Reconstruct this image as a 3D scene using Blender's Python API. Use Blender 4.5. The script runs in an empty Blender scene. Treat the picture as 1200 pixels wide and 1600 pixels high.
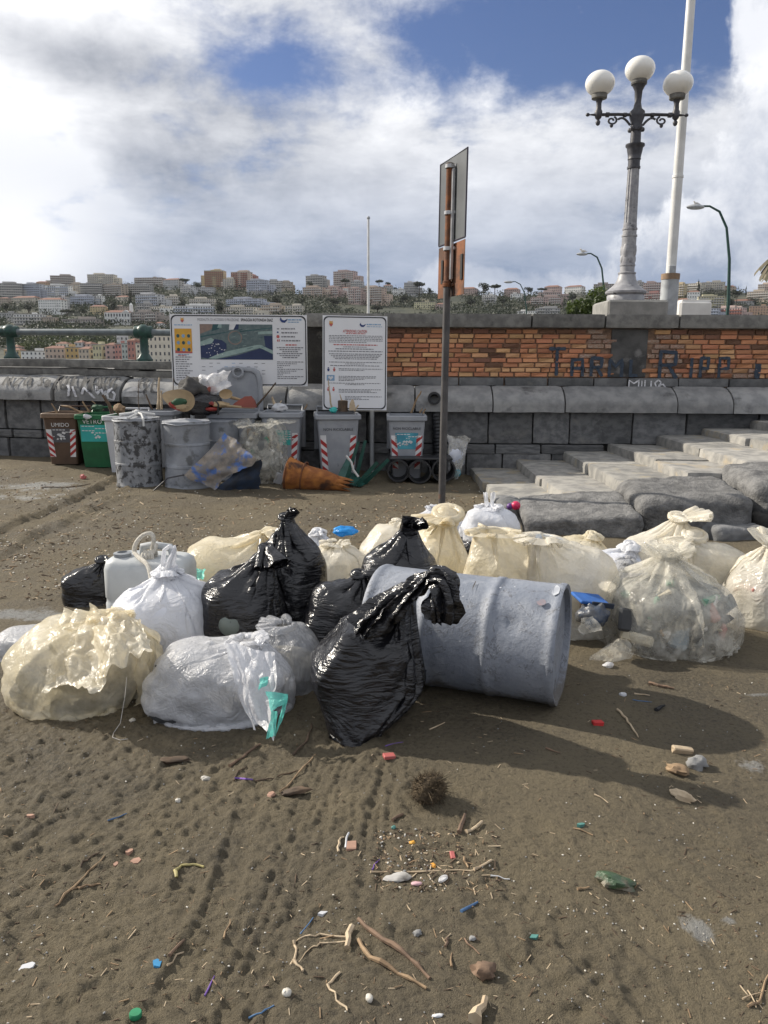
import bpy, bmesh, math, random
import numpy as np
from mathutils import Vector, Matrix, Euler

random.seed(7)
RNG = np.random.default_rng(11)
scene = bpy.context.scene
COL = scene.collection
rad = math.radians

# ------------------------------------------------------------------ camera
CAM_H, PITCH, ROLL, FPX = 1.58, rad(11.1), rad(0.3), 1200.0
cam_d = bpy.data.cameras.new("camera")
cam_d.sensor_fit = 'HORIZONTAL'
cam_d.sensor_width = 36.0
cam_d.lens = 36.0 * FPX / 1200.0
cam_d.clip_start, cam_d.clip_end = 0.05, 20000.0
cam = bpy.data.objects.new("camera", cam_d)
COL.objects.link(cam)
CAM_M = Matrix.Rotation(math.pi / 2 - PITCH, 3, 'X') @ Matrix.Rotation(ROLL, 3, 'Z')
cam.matrix_world = Matrix.Translation((0, 0, CAM_H)) @ CAM_M.to_4x4()
scene.camera = cam

# ------------------------------------------------------------------ colour management
scene.view_settings.view_transform = 'Standard'
scene.view_settings.look = 'None'
scene.view_settings.exposure = 0.24
scene.view_settings.gamma = 1.0
scene.view_settings.use_curve_mapping = False

# ------------------------------------------------------------------ sun
SUN_AZ, SUN_EL = rad(-65.0), rad(32.5)          # azimuth from +Y towards +X
sun_dir = Vector((math.sin(SUN_AZ) * math.cos(SUN_EL), math.cos(SUN_AZ) * math.cos(SUN_EL), math.sin(SUN_EL)))
sun_d = bpy.data.lights.new("sun", 'SUN')
sun_d.energy = 5.0
sun_d.angle = rad(0.9)
sun_d.color = (1.0, 0.92, 0.80)
sun = bpy.data.objects.new("sun", sun_d)
COL.objects.link(sun)
sun.rotation_euler = (-sun_dir).to_track_quat('-Z', 'Y').to_euler()
sun.location = sun_dir * 50

# ------------------------------------------------------------------ sky: Nishita + clouds, all in direction space
world = bpy.data.worlds.new("World")
scene.world = world
world.use_nodes = True
WN, WL = world.node_tree.nodes, world.node_tree.links
WN.clear()

class X:
    """tiny expression helper that writes Math nodes"""
    def __init__(s, tree, sock): s.t, s.s = tree, sock
    def _op(s, op, *a, clamp=False):
        n = s.t.nodes.new('ShaderNodeMath'); n.operation = op; n.use_clamp = clamp
        for i, v in enumerate((s,) + a):
            if isinstance(v, X): s.t.links.new(v.s, n.inputs[i])
            else: n.inputs[i].default_value = float(v)
        return X(s.t, n.outputs[0])
    def __add__(s, o): return s._op('ADD', o)
    __radd__ = __add__
    def __sub__(s, o): return s._op('SUBTRACT', o)
    def __rsub__(s, o): return (s * -1.0) + o
    def __mul__(s, o): return s._op('MULTIPLY', o)
    __rmul__ = __mul__
    def __truediv__(s, o): return s._op('DIVIDE', o)
    def clamp(s): return s._op('ADD', 0.0, clamp=True)
    def step(s, a, b):
        n = s.t.nodes.new('ShaderNodeMapRange'); n.interpolation_type = 'SMOOTHSTEP'
        s.t.links.new(s.s, n.inputs[0]); n.inputs[1].default_value = a; n.inputs[2].default_value = b
        return X(s.t, n.outputs[0])

def tnoise(tree, vec, scale, detail=6, rough=0.55, dist=0.0, loc=None):
    if loc is not None:
        m = tree.nodes.new('ShaderNodeMapping'); m.inputs['Location'].default_value = loc
        tree.links.new(vec, m.inputs['Vector']); vec = m.outputs[0]
    n = tree.nodes.new('ShaderNodeTexNoise')
    n.inputs['Scale'].default_value = scale; n.inputs['Detail'].default_value = detail
    n.inputs['Roughness'].default_value = rough; n.inputs['Distortion'].default_value = dist
    tree.links.new(vec, n.inputs['Vector'])
    return X(tree, n.outputs['Fac'])

def tmix(tree, fac, a, b):
    n = tree.nodes.new('ShaderNodeMix'); n.data_type = 'RGBA'
    for sock, v in ((n.inputs[0], fac), (n.inputs[6], a), (n.inputs[7], b)):
        if isinstance(v, X): tree.links.new(v.s, sock)
        elif hasattr(v, 'is_output'): tree.links.new(v, sock)
        elif isinstance(v, (int, float)): sock.default_value = v
        else: sock.default_value = (*v[:3], 1.0)
    return n.outputs[2]

wt = world.node_tree
tc = WN.new('ShaderNodeTexCoord')
DIR = tc.outputs['Generated']
sky = WN.new('ShaderNodeTexSky'); sky.sky_type = 'NISHITA'; sky.sun_disc = False
sky.sun_elevation = SUN_EL; sky.sun_rotation = SUN_AZ
sky.air_density = 1.2; sky.dust_density = 0.6; sky.ozone_density = 2.2
bgS = WN.new('ShaderNodeBackground'); bgS.inputs[1].default_value = 0.068
skc = WN.new('ShaderNodeMix'); skc.data_type = 'RGBA'; skc.blend_type = 'MULTIPLY'; skc.inputs[0].default_value = 1.0; skc.inputs[7].default_value = (0.80, 0.84, 1.14, 1)
WL.new(sky.outputs[0], skc.inputs[6]); WL.new(skc.outputs[2], bgS.inputs[0])
sep = WN.new('ShaderNodeSeparateXYZ'); WL.new(DIR, sep.inputs[0])
dx, dy, dz = (X(wt, sep.outputs[i]) for i in range(3))
az = dx._op('ARCTAN2', dy) * (180 / math.pi)
el = dz._op('ARCSINE') * (180 / math.pi)
def blob(a0, e0, sa, se):
    p = ((az - a0) / sa); q = ((el - e0) / se)
    return ((p * p + q * q) * -1.0)._op('EXPONENT') if False else ((p * p + q * q) * -1.0 * 1.442695)._op('ADD', 0.0)
def gblob(a0, e0, sa, se):
    p = ((az - a0) / sa); q = ((el - e0) / se)
    e = (p * p + q * q) * -1.0
    n = wt.nodes.new('ShaderNodeMath'); n.operation = 'POWER'
    n.inputs[0].default_value = math.e; wt.links.new(e.s, n.inputs[1])
    return X(wt, n.outputs[0])
# cloud layer coordinates (perspective-flattened dome) and puff coordinates
cmb = WN.new('ShaderNodeCombineXYZ')
den = dz._op('ABSOLUTE') + 0.28
for i, c in enumerate((dx / den, dy / den, dz * 0.6)): WL.new(c.s, cmb.inputs[i])
LAY = cmb.outputs[0]
n_big = tnoise(wt, LAY, 1.9, 10, 0.60, 0.25, (3.1, 0.4, 0))
n_mid = tnoise(wt, LAY, 4.2, 10, 0.62, 0.22, (8.2, 5.4, 1))
n_puf = tnoise(wt, DIR, 7.5, 10, 0.58, 0.30, (1.7, 4.4, 2.2))
n_fin = tnoise(wt, DIR, 20.0, 10, 0.64, 0.15, (5.7, 1.4, 0.2))
# streaks drawn out sideways near the horizon
stv = WN.new('ShaderNodeVectorMath'); stv.operation = 'MULTIPLY'; stv.inputs[1].default_value = (1.0, 1.0, 3.6); WL.new(DIR, stv.inputs[0])
n_str = tnoise(wt, stv.outputs[0], 5.0, 10, 0.62, 0.2, (2.2, 7.1, 3.3))
# cover: high almost everywhere, thin over a blue opening up and to the right
hole = gblob(9.5, 21.8, 11.0, 4.6) * 0.80 + gblob(-7.0, 18.6, 4.0, 1.8) * 0.45 + gblob(24, 24, 9, 6) * 0.5 + gblob(20.5, 20.0, 4, 4) * 0.35 + gblob(-28.0, 7.6, 3.5, 1.2) * 0.3
cover = ((n_big - 0.5) * 1.35 + (n_mid - 0.5) * 1.0 + (n_fin - 0.5) * 0.35 + 0.62 - hole).step(0.02, 0.50)
# brightness of the sheet: lit rims towards the hidden sun, grey bellies between
edge = (n_mid - 0.5) * 1.1 + (n_str - 0.5) * 0.75 + (n_fin - 0.5) * 0.38
glow = gblob(-24.5, 8.4, 5.6, 4.6) * 2.0 + gblob(-27.5, 14.6, 6.5, 3.6) * 0.70 + gblob(-24.0, 22.5, 8.0, 2.4) * 0.70 + gblob(-58, 30, 24, 16) * 0.9
dark = gblob(-13.5, 12.2, 7.5, 2.2) * 0.36 + gblob(-21.5, 18.2, 8.5, 1.5) * 0.44 + gblob(-9.5, 16.0, 5.0, 2.6) * 0.30 + gblob(-25, 12.4, 2.6, 0.9) * 0.45
lum = 0.55 + edge * 1.05 + glow - dark + gblob(7, 11.0, 12, 3.4) * 0.22 + gblob(3, 14.5, 10, 2) * 0.10
lum = lum.clamp() * 1.05
c_sheet = tmix(wt, lum, (0.25, 0.275, 0.335), (0.90, 0.91, 0.94))
# low band near the horizon: blue-grey air with thin streaks
low = el.step(16.5, 4.0)
c_low = tmix(wt, (n_str - 0.5).step(-0.12, 0.22), (0.21, 0.275, 0.41), (0.345, 0.405, 0.525))
c_sheet = tmix(wt, low * (1.0 - gblob(-25, 7.6, 6.5, 5.0)).clamp() * 0.95, c_sheet, c_low)
em1 = WN.new('ShaderNodeBackground'); WL.new(c_sheet, em1.inputs[0]); em1.inputs[1].default_value = 1.0
m1 = WN.new('ShaderNodeMixShader'); WL.new(cover.s, m1.inputs[0]); WL.new(bgS.outputs[0], m1.inputs[1]); WL.new(em1.outputs[0], m1.inputs[2])
# cumulus: tower on the right, low bank over the ridge, small puffs
tower = gblob(27.0, 12.0, 5.0, 7.0) * 0.66 + gblob(24.0, 20.0, 2.4, 2.4) * 0.56 + gblob(20.5, 7.8, 5.5, 2.8) * 0.36 + gblob(32, 10, 6, 9) * 0.5
bank = gblob(-1.5, 3.0, 4.0, 1.9) * 0.42 + gblob(7.0, 5.6, 5.5, 1.6) * 0.42 + gblob(13, 4.4, 5, 1.6) * 0.26 + gblob(-15.2, 5.9, 1.4, 0.6) * 0.46 + gblob(-27.5, 2.0, 3.6, 1.1) * 0.55 + gblob(-13, 2.2, 3, 0.8) * 0.25
cum = (tower + bank + (n_puf - 0.5) * 1.05 + (n_fin - 0.5) * 0.42 - 0.20).step(0.02, 0.17)
shade = ((n_puf - 0.5) * 2.3 + (n_fin - 0.5) * 1.5 + 0.55 + gblob(23.5, 19.5, 4.0, 5.0) * 0.45 + gblob(-27, 3, 4, 2) * 0.4 - gblob(17, 5.8, 7.5, 2.2) * 0.42 - gblob(27.5, 8, 3.5, 4) * 0.2).clamp()
c_cum = tmix(wt, shade, (0.33, 0.38, 0.49), (0.90, 0.91, 0.94))
em2 = WN.new('ShaderNodeBackground'); WL.new(c_cum, em2.inputs[0]); em2.inputs[1].default_value = 1.0
m2 = WN.new('ShaderNodeMixShader'); WL.new((cum * (0.38 + az.step(8, 19) * 0.48)).s, m2.inputs[0]); WL.new(m1.outputs[0], m2.inputs[1]); WL.new(em2.outputs[0], m2.inputs[2])
# below the horizon: dull ground bounce
m3 = WN.new('ShaderNodeMixShader'); bgG = WN.new('ShaderNodeBackground'); bgG.inputs[0].default_value = (0.22, 0.23, 0.25, 1)
WL.new(el.step(-1.0, -6.0).s, m3.inputs[0]); WL.new(m2.outputs[0], m3.inputs[1]); WL.new(bgG.outputs[0], m3.inputs[2])
wo = WN.new('ShaderNodeOutputWorld'); WL.new(m3.outputs[0], wo.inputs[0])

# ------------------------------------------------------------------ pixel -> world (photograph is 1200 x 1600)
EYE = Vector((0, 0, CAM_H))
def ray(u, v): return CAM_M @ Vector(((u - 600) / FPX, (800 - v) / FPX, -1.0))
def P(u, v, y):
    d = ray(u, v); return EYE + d * (y / d.y)
def G(u, v, z=0.0):
    d = ray(u, v); return EYE + d * ((z - CAM_H) / d.z)

# ------------------------------------------------------------------ numpy noise
def _hash(ix, iy, iz, seed):
    h = (ix * 374761393 + iy * 668265263 + iz * 1274126177 + seed * 974634777) & 0xFFFFFFFF
    h = ((h ^ (h >> 13)) * 1274126177) & 0xFFFFFFFF
    h = (h ^ (h >> 16)) & 0xFFFFFFFF
    return h.astype(np.float64) / 4294967295.0
def vnoise(p, seed=0):
    p = np.asarray(p, float); i = np.floor(p).astype(np.int64); f = p - i; f = f * f * (3 - 2 * f)
    out = 0
    for a in (0, 1):
        wx = f[..., 0] if a else 1 - f[..., 0]
        for b in (0, 1):
            wy = f[..., 1] if b else 1 - f[..., 1]
            for c in (0, 1):
                wz = f[..., 2] if c else 1 - f[..., 2]
                out = out + wx * wy * wz * _hash(i[..., 0] + a, i[..., 1] + b, i[..., 2] + c, seed)
    return out * 2 - 1
def fbm(p, octv=4, seed=0, gain=0.5):
    p = np.asarray(p, float); a, s, t = 1.0, 0.0, 0.0
    for k in range(octv):
        s = s + a * vnoise(p * (2.03 ** k) + k * 17.3, seed + k); t += a; a *= gain
    return s / t

# ------------------------------------------------------------------ materials
def new_mat(name):
    m = bpy.data.materials.new(name); m.use_nodes = True
    nt = m.node_tree; nt.nodes.clear()
    out = nt.nodes.new('ShaderNodeOutputMaterial')
    b = nt.nodes.new('ShaderNodeBsdfPrincipled')
    nt.links.new(b.outputs[0], out.inputs[0])
    return m, nt, b, out
def objvec(nt, rnd=True):
    t = nt.nodes.new('ShaderNodeTexCoord')
    if not rnd: return t.outputs['Object']
    oi = nt.nodes.new('ShaderNodeObjectInfo')
    mu = nt.nodes.new('ShaderNodeMath'); mu.operation = 'MULTIPLY'; mu.inputs[1].default_value = 91.7
    nt.links.new(oi.outputs['Random'], mu.inputs[0])
    ad = nt.nodes.new('ShaderNodeVectorMath'); ad.operation = 'ADD'
    nt.links.new(t.outputs['Object'], ad.inputs[0]); nt.links.new(mu.outputs[0], ad.inputs[1])
    return ad.outputs[0]
def add_bump(nt, b, h, strength, dist):
    bp = nt.nodes.new('ShaderNodeBump'); bp.inputs['Strength'].default_value = strength; bp.inputs['Distance'].default_value = dist
    nt.links.new(h.s, bp.inputs['Height']); nt.links.new(bp.outputs[0], b.inputs['Normal'])
    return bp
MATS = {}
def M(name, c1, c2=None, scale=8.0, rough=0.7, bump=0.0, bscale=None, bdist=0.01, metal=0.0, spread=(0.35, 0.65),
      c3=None, s3=3.0, t3=(0.55, 0.7), objrand=0.0, detail=6, spec=0.5, coat=0.0, rr=0.0):
    """noise-mixed surface: c1/c2 grain, c3 patches of wear, per-object value shift"""
    if name in MATS: return MATS[name]
    m, nt, b, out = new_mat(name); v = objvec(nt)
    c2 = c2 or tuple(x * 0.75 for x in c1)
    n1 = tnoise(nt, v, scale, detail, 0.6)
    col = tmix(nt, n1.step(*spread), c1, c2)
    if c3:
        n3 = tnoise(nt, v, s3, 7, 0.62, 0.2, (4.2, 7.7, 1.1))
        col = tmix(nt, n3.step(*t3), col, c3)
    if objrand:
        oi = nt.nodes.new('ShaderNodeObjectInfo'); hs = nt.nodes.new('ShaderNodeHueSaturation')
        r = X(nt, oi.outputs['Random'])
        nt.links.new((1.0 + (r - 0.5) * (2 * objrand)).s, hs.inputs['Value'])
        nt.links.new((0.5 + ((r * 7.31)._op('FRACT') - 0.5) * (0.05 * objrand)).s, hs.inputs['Hue'])
        nt.links.new(col, hs.inputs['Color']); col = hs.outputs[0]
    nt.links.new(col, b.inputs['Base Color'])
    b.inputs['Metallic'].default_value = metal
    b.inputs['Specular IOR Level'].default_value = spec
    b.inputs['Coat Weight'].default_value = coat
    if rr: nt.links.new((rough + (n1 - 0.5) * rr).clamp().s, b.inputs['Roughness'])
    else: b.inputs['Roughness'].default_value = rough
    if bump:
        nb = tnoise(nt, v, bscale or scale * 3, 8, 0.65)
        add_bump(nt, b, nb, bump, bdist)
    MATS[name] = m; return m

# ------------------------------------------------------------------ object helpers
def tag(o, label=None, cat=None, group=None, kind=None):
    if label: o['label'] = label
    if cat: o['category'] = cat
    if group: o['group'] = group
    if kind: o['kind'] = kind
    return o
def empty(name, loc=(0, 0, 0), rz=0.0, label=None, cat=None, group=None):
    o = bpy.data.objects.new(name, None); COL.objects.link(o)
    o.empty_display_size = 0.1; o.location = loc; o.rotation_euler = (0, 0, rz)
    return tag(o, label, cat, group)
def link(name, me, parent=None, loc=None, rot=None, scale=None):
    o = bpy.data.objects.new(name, me); COL.objects.link(o)
    if parent: o.parent = parent
    if loc is not None: o.location = loc
    if rot is not None: o.rotation_euler = rot
    if scale is not None: o.scale = scale
    return o
def children_of(o): return list(o.children)
def copy_tree(o, parent=None):
    c = o.copy(); COL.objects.link(c)
    if parent: c.parent = parent
    for ch in children_of(o): copy_tree(ch, c)
    return c
def mesh_np(name, v, f, mat=None, smooth=False, angle=None):
    me = bpy.data.meshes.new(name)
    me.from_pydata([tuple(x) for x in np.asarray(v, float).tolist()], [], [tuple(x) for x in (f.tolist() if hasattr(f, 'tolist') else f)])
    if mat: me.materials.append(mat)
    if smooth:
        me.polygons.foreach_set('use_smooth', [True] * len(me.polygons))
        if angle: me.set_sharp_from_angle(angle=rad(angle))
    me.update(); return me
def quadmesh(name, v, quads, mat=None, smooth=True, angle=None):
    """fast path for big numpy quad sheets"""
    me = bpy.data.meshes.new(name)
    v = np.ascontiguousarray(v, np.float32).reshape(-1, 3); q = np.ascontiguousarray(quads, np.int32).reshape(-1, 4)
    me.vertices.add(len(v)); me.vertices.foreach_set('co', v.ravel())
    me.loops.add(q.size); me.loops.foreach_set('vertex_index', q.ravel())
    me.polygons.add(len(q)); me.polygons.foreach_set('loop_start', np.arange(0, q.size, 4, dtype=np.int32))
    me.polygons.foreach_set('use_smooth', np.full(len(q), smooth))
    if mat: me.materials.append(mat)
    me.update(calc_edges=True); me.validate()
    if smooth and angle: me.set_sharp_from_angle(angle=rad(angle))
    return me
def grid_quads(nr, nc, wrap=False):
    r = np.arange(nr - 1)[:, None]; c = np.arange(nc if wrap else nc - 1)[None, :]
    c1 = (c + 1) % nc
    return np.stack([r * nc + c, r * nc + c1, (r + 1) * nc + c1, (r + 1) * nc + c], -1).reshape(-1, 4)

class MB:
    """collects shapes that become ONE mesh object"""
    def __init__(s): s.v, s.f, s.mi, s.cur = [], [], [], 0
    def add(s, v, f):
        o = len(s.v); s.v += [tuple(map(float, p)) for p in v]
        for q in f: s.f.append([i + o for i in q]); s.mi.append(s.cur)
        return s
    def box(s, c, size, rot=None, ch=0.0):
        hx, hy, hz = (x / 2 for x in size); R = rot.to_matrix() if isinstance(rot, Euler) else (rot or Matrix.Identity(3)); c = Vector(c)
        if ch <= 0:
            v = [Vector((x, y, z)) for x in (-hx, hx) for y in (-hy, hy) for z in (-hz, hz)]
            f = [(0, 1, 3, 2), (4, 6, 7, 5), (0, 4, 5, 1), (2, 3, 7, 6), (0, 2, 6, 4), (1, 5, 7, 3)]
        else:
            v, f = chamfer(hx, hy, hz, ch); v = [Vector(p) for p in v]
        return s.add([c + R @ p for p in v], f)
    def loft(s, rings, cap0=True, cap1=True, closed=True):
        n = len(rings[0]); v = [p for r in rings for p in r]; f = []
        for k in range(len(rings) - 1):
            for i in range(n if closed else n - 1):
                j = (i + 1) % n; f.append((k * n + i, k * n + j, (k + 1) * n + j, (k + 1) * n + i))
        if cap0: f.append(tuple(range(n - 1, -1, -1)))
        if cap1: f.append(tuple((len(rings) - 1) * n + i for i in range(n)))
        return s.add(v, f)
    def lathe(s, prof, n=20, c=(0, 0, 0), cap0=True, cap1=True, R=None):
        c = Vector(c); R = R or Matrix.Identity(3)
        rings = [[c + R @ Vector((r * math.cos(2 * math.pi * i / n), r * math.sin(2 * math.pi * i / n), z)) for i in range(n)] for r, z in prof]
        return s.loft(rings, cap0, cap1)
    def tube(s, path, r, n=8, caps=True, squash=1.0):
        path = [Vector(p) for p in path]; rings = []
        up = None
        for i, p in enumerate(path):
            t = (path[min(i + 1, len(path) - 1)] - path[max(i - 1, 0)]).normalized()
            if up is None: up = Vector((0, 0, 1)) if abs(t.z) < 0.9 else Vector((1, 0, 0))
            a = up - t * up.dot(t)
            if a.length < 1e-5: a = t.orthogonal()
            a.normalize(); up = a; b = t.cross(a); rr = r[i] if isinstance(r, (list, tuple)) else r
            rings.append([p + a * (rr * math.cos(2 * math.pi * k / n) * squash) + b * (rr * math.sin(2 * math.pi * k / n)) for k in range(n)])
        return s.loft(rings, caps, caps)
    def ellipsoid(s, c, r, n=12, m=8, R=None, noise=0.0, seed=0):
        c = Vector(c); R = R or Matrix.Identity(3); rings = []
        for j in range(1, m):
            ph = math.pi * j / m; ring = []
            for i in range(n):
                th = 2 * math.pi * i / n; d = Vector((math.sin(ph) * math.cos(th), math.sin(ph) * math.sin(th), -math.cos(ph)))
                k = 1 + (noise * float(vnoise(np.array(d) * 2.3 + seed * 3.1, seed)) if noise else 0)
                ring.append(c + R @ Vector((d.x * r[0] * k, d.y * r[1] * k, d.z * r[2] * k)))
            rings.append(ring)
        return s.loft(rings)
    def poly(s, pts): return s.add(pts, [tuple(range(len(pts)))])
    def build(s, name, mat, parent=None, smooth=False, angle=40, loc=None, rot=None):
        me = bpy.data.meshes.new(name); me.from_pydata(s.v, [], s.f)
        for m_ in (mat if isinstance(mat, (list, tuple)) else [mat]): me.materials.append(m_)
        if max(s.mi, default=0) > 0: me.polygons.foreach_set('material_index', s.mi)
        if smooth:
            me.polygons.foreach_set('use_smooth', [True] * len(me.polygons)); me.set_sharp_from_angle(angle=rad(angle))
        me.update()
        return link(name, me, parent, loc, rot)

def chamfer(hx, hy, hz, c):
    v, idx = [], {}
    for sx in (-1, 1):
        for sy in (-1, 1):
            for sz in (-1, 1):
                for ax in range(3):
                    p = [sx * (hx - c), sy * (hy - c), sz * (hz - c)]
                    p[ax] = (sx * hx, sy * hy, sz * hz)[ax]
                    idx[(sx, sy, sz, ax)] = len(v); v.append(tuple(p))
    f = []
    for ax in range(3):
        o = [a for a in range(3) if a != ax]
        for s in (-1, 1):
            q = []
            for a, b in ((-1, -1), (1, -1), (1, 1), (-1, 1)):
                k = [0, 0, 0]; k[ax] = s; k[o[0]] = a; k[o[1]] = b; q.append(idx[(*k, ax)])
            f.append(tuple(q if (s > 0) == (ax != 1) else q[::-1]))
    for ax in range(3):       # edges along ax
        o = [a for a in range(3) if a != ax]
        for a in (-1, 1):
            for b in (-1, 1):
                def K(t, w):
                    k = [0, 0, 0]; k[ax] = t; k[o[0]] = a; k[o[1]] = b; return idx[(*k, w)]
                q = (K(-1, o[0]), K(1, o[0]), K(1, o[1]), K(-1, o[1]))
                f.append(q if (a * b > 0) != (ax == 1) else q[::-1])
    for sx in (-1, 1):
        for sy in (-1, 1):
            for sz in (-1, 1):
                q = tuple(idx[(sx, sy, sz, a)] for a in range(3)); f.append(q if sx * sy * sz > 0 else q[::-1])
    return v, f
def brick_mesh(name, size, ch, mat, seed=0, jit=0.0):
    v, f = chamfer(size[0] / 2, size[1] / 2, size[2] / 2, ch)
    v = np.array(v); r = np.random.default_rng(seed)
    v += r.uniform(-jit, jit, v.shape)
    return mesh_np(name, v, f, mat)
def stone_mesh(name, size, r, mat, n=8, rough=0.01, nscale=3.0, seed=0, warp=None, big=0.0):
    """rounded, worn block: subdivided box pulled to rounded edges and chipped by noise"""
    h = np.array(size) / 2; n = np.broadcast_to(np.array(n), (3,))
    def lin(k, a):
        t = np.linspace(-1, 1, k + 1); e = 1 - r / h[a]
        t2 = np.sign(t) * np.minimum(np.abs(t), 1); return t2 * h[a]
    V, F, off = [], [], 0
    for ax in range(3):
        a, b = [k for k in range(3) if k != ax]
        ga, gb = np.meshgrid(lin(n[a], a), lin(n[b], b), indexing='ij')
        for s in (-1, 1):
            p = np.zeros(ga.shape + (3,)); p[..., a] = ga; p[..., b] = gb; p[..., ax] = s * h[ax]
            q = grid_quads(*ga.shape) + off
            if (s > 0) == (ax == 1): q = q[:, ::-1]
            V.append(p.reshape(-1, 3)); F.append(q); off += p.shape[0] * p.shape[1]
    V = np.concatenate(V); F = np.concatenate(F)
    key = np.round(V * 1e5).astype(np.int64); _, first, inv = np.unique(key, axis=0, return_index=True, return_inverse=True)
    V = V[first]; F = inv.reshape(-1)[F]
    rr = np.minimum(r, h * 0.98); inner = np.clip(V, -(h - rr), h - rr); d = V - inner
    L = np.linalg.norm(d / rr, axis=1, keepdims=True); L[L < 1e-9] = 1
    V = inner + d / L
    nd = V / np.maximum(np.linalg.norm(V, axis=1, keepdims=True), 1e-9)
    V = V + nd * (rough * fbm(V * nscale + seed * 7.7, 4, seed))[:, None] + nd * (big * fbm(V * 1.1 + seed * 3.3, 2, seed + 9))[:, None]
    if warp is not None: V = warp(V)
    return quadmesh(name, V, F, mat, True, 50)
def leaf_cloud(pts, size, rng, flat=0.0):
    """one small folded leaf quad per point"""
    n = len(pts); a = rng.normal(size=(n, 3)); a /= np.linalg.norm(a, axis=1, keepdims=True)
    b = rng.normal(size=(n, 3)); b -= a * (a * b).sum(1, keepdims=True); b /= np.linalg.norm(b, axis=1, keepdims=True)
    s = size * rng.uniform(0.6, 1.3, (n, 1)); a = a * s; b = b * s * 0.6
    v = np.stack([pts - a, pts + b * 0.9, pts + a, pts - b], 1)
    return v.reshape(-1, 3), np.arange(4 * n).reshape(-1, 4)
def text_mesh(s, size, mat, name='lettering', align='CENTER', bold=0.0):
    c = bpy.data.curves.new('t', 'FONT'); c.body = s; c.size = size; c.align_x = align; c.align_y = 'CENTER'; c.offset = bold; c.resolution_u = 3
    o = bpy.data.objects.new('t', c); COL.objects.link(o)
    me = bpy.data.meshes.new_from_object(o); bpy.data.objects.remove(o); bpy.data.curves.remove(c)
    me.name = name; me.materials.clear(); me.materials.append(mat); return me
# ================================================================== SETTING
def sstep(a, b, x):
    t = np.clip((x - a) / (b - a), 0, 1); return t * t * (3 - 2 * t)
def yw(x): return 10.75 + 0.0184 * min(0.0, x - 1) ** 2 - (0.015 * (x - 1) if x > 1 else 0.0)
def zo(x): return 0.10 * float(np.clip((-x - 0.5) / 4.0, 0, 1))
def tang(x): return math.atan2(yw(x + 0.05) - yw(x - 0.05), 0.1)

# ---- sand height field
def seg_d(X_, Y_, pts):
    best = np.full(X_.shape, 9.0); along = np.zeros(X_.shape); acc = 0.0
    for (ax, ay), (bx, by) in zip(pts[:-1], pts[1:]):
        L = math.hypot(bx - ax, by - ay); t = np.clip(((X_ - ax) * (bx - ax) + (Y_ - ay) * (by - ay)) / L ** 2, 0, 1)
        d = np.hypot(X_ - ax - t * (bx - ax), Y_ - ay - t * (by - ay)); m = d < best
        best = np.where(m, d, best); along = np.where(m, acc + t * L, along); acc += L
    return best, along
def gpts(*uv): return [tuple(G(u, v)[:2]) for u, v in uv]
TRK_A = gpts((268, 1560), (330, 1440), (372, 1330), (400, 1240))
TRK_B = gpts((372, 1600), (430, 1450), (478, 1310), (520, 1200), (545, 1140))
TRK_C = gpts((560, 1500), (590, 1320), (612, 1200))
TRK_D = gpts((0, 842), (60, 815), (150, 780), (230, 742))
TRK_E = gpts((0, 880), (90, 832), (200, 785))
FEET = [(*G(u, v)[:2], a) for u, v, a in ((1100, 1270, .3), (1060, 1380, .5), (905, 1480, .2), (850, 1540, .6), (1000, 1540, .1), (120, 1250, 1.2), (60, 1330, 1.0),
        (180, 1290, .9), (150, 1430, 1.4), (60, 1480, .8), (300, 1390, .2), (860, 1320, .3), (960, 1250, .2), (760, 1430, .4), (690, 1500, 1.0), (1130, 1340, .9), (220, 1190, .4), (1000, 1450, .3), (1150, 1520, .2))]
def sand_h(x, y):
    x = np.asarray(x, float); y = np.asarray(y, float); p = np.stack([x, y, np.zeros_like(x)], -1)
    near = 1 - sstep(4.5, 9.0, y); pw = p + 0.07 * np.stack([fbm(p * 4 + 3, 3, 61), fbm(p * 4 + 8, 3, 62), np.zeros_like(x)], -1)
    h = 0.030 * fbm(p * 0.55, 3, 3) + 0.020 * fbm(p * 1.7, 3, 5)
    rough = sstep(-0.30, 0.40, fbm(p * np.array([1.1, 0.7, 1]) + 4.2, 3, 21) - 0.22 * np.clip(x, -1, 1.5))       # trampled against smooth areas
    h = h + near * (0.35 + 0.65 * rough) * (0.0045 * fbm(pw * 6.5, 4, 8, 0.70) + 0.009 * (np.abs(fbm(pw * 9.0 + 2, 4, 10, 0.62)) - .12))
    cl = fbm(p * 26, 3, 12, 0.6)
    h = h + near * (0.26 + 0.74 * rough) * (0.0062 * np.sign(cl) * np.abs(cl) ** 0.7 + 0.022 * np.maximum(0, 0.80 * fbm(p * 34 + 3, 2, 16) + 0.65 * fbm(p * 3.6 + 9, 3, 17) - .05) + 0.0045 * vnoise(p * 62, 19) + 0.012 * np.maximum(0, vnoise(p * 47 + 5, 23) - .45))
    h = h + (1 - near) * 0.012 * fbm(p * 5, 3, 31) + (1 - near) * 0.012 * np.maximum(0, fbm(p * 17, 3, 33))
    # raised sand on the left and against the wall and steps
    h = h + 0.10 * np.clip((-x - 0.5) / 4.0, 0, 1) * sstep(6.0, 9.5, y) + 0.05 * sstep(9.6, 10.7, y) * sstep(2, 0, x)
    return h
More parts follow.
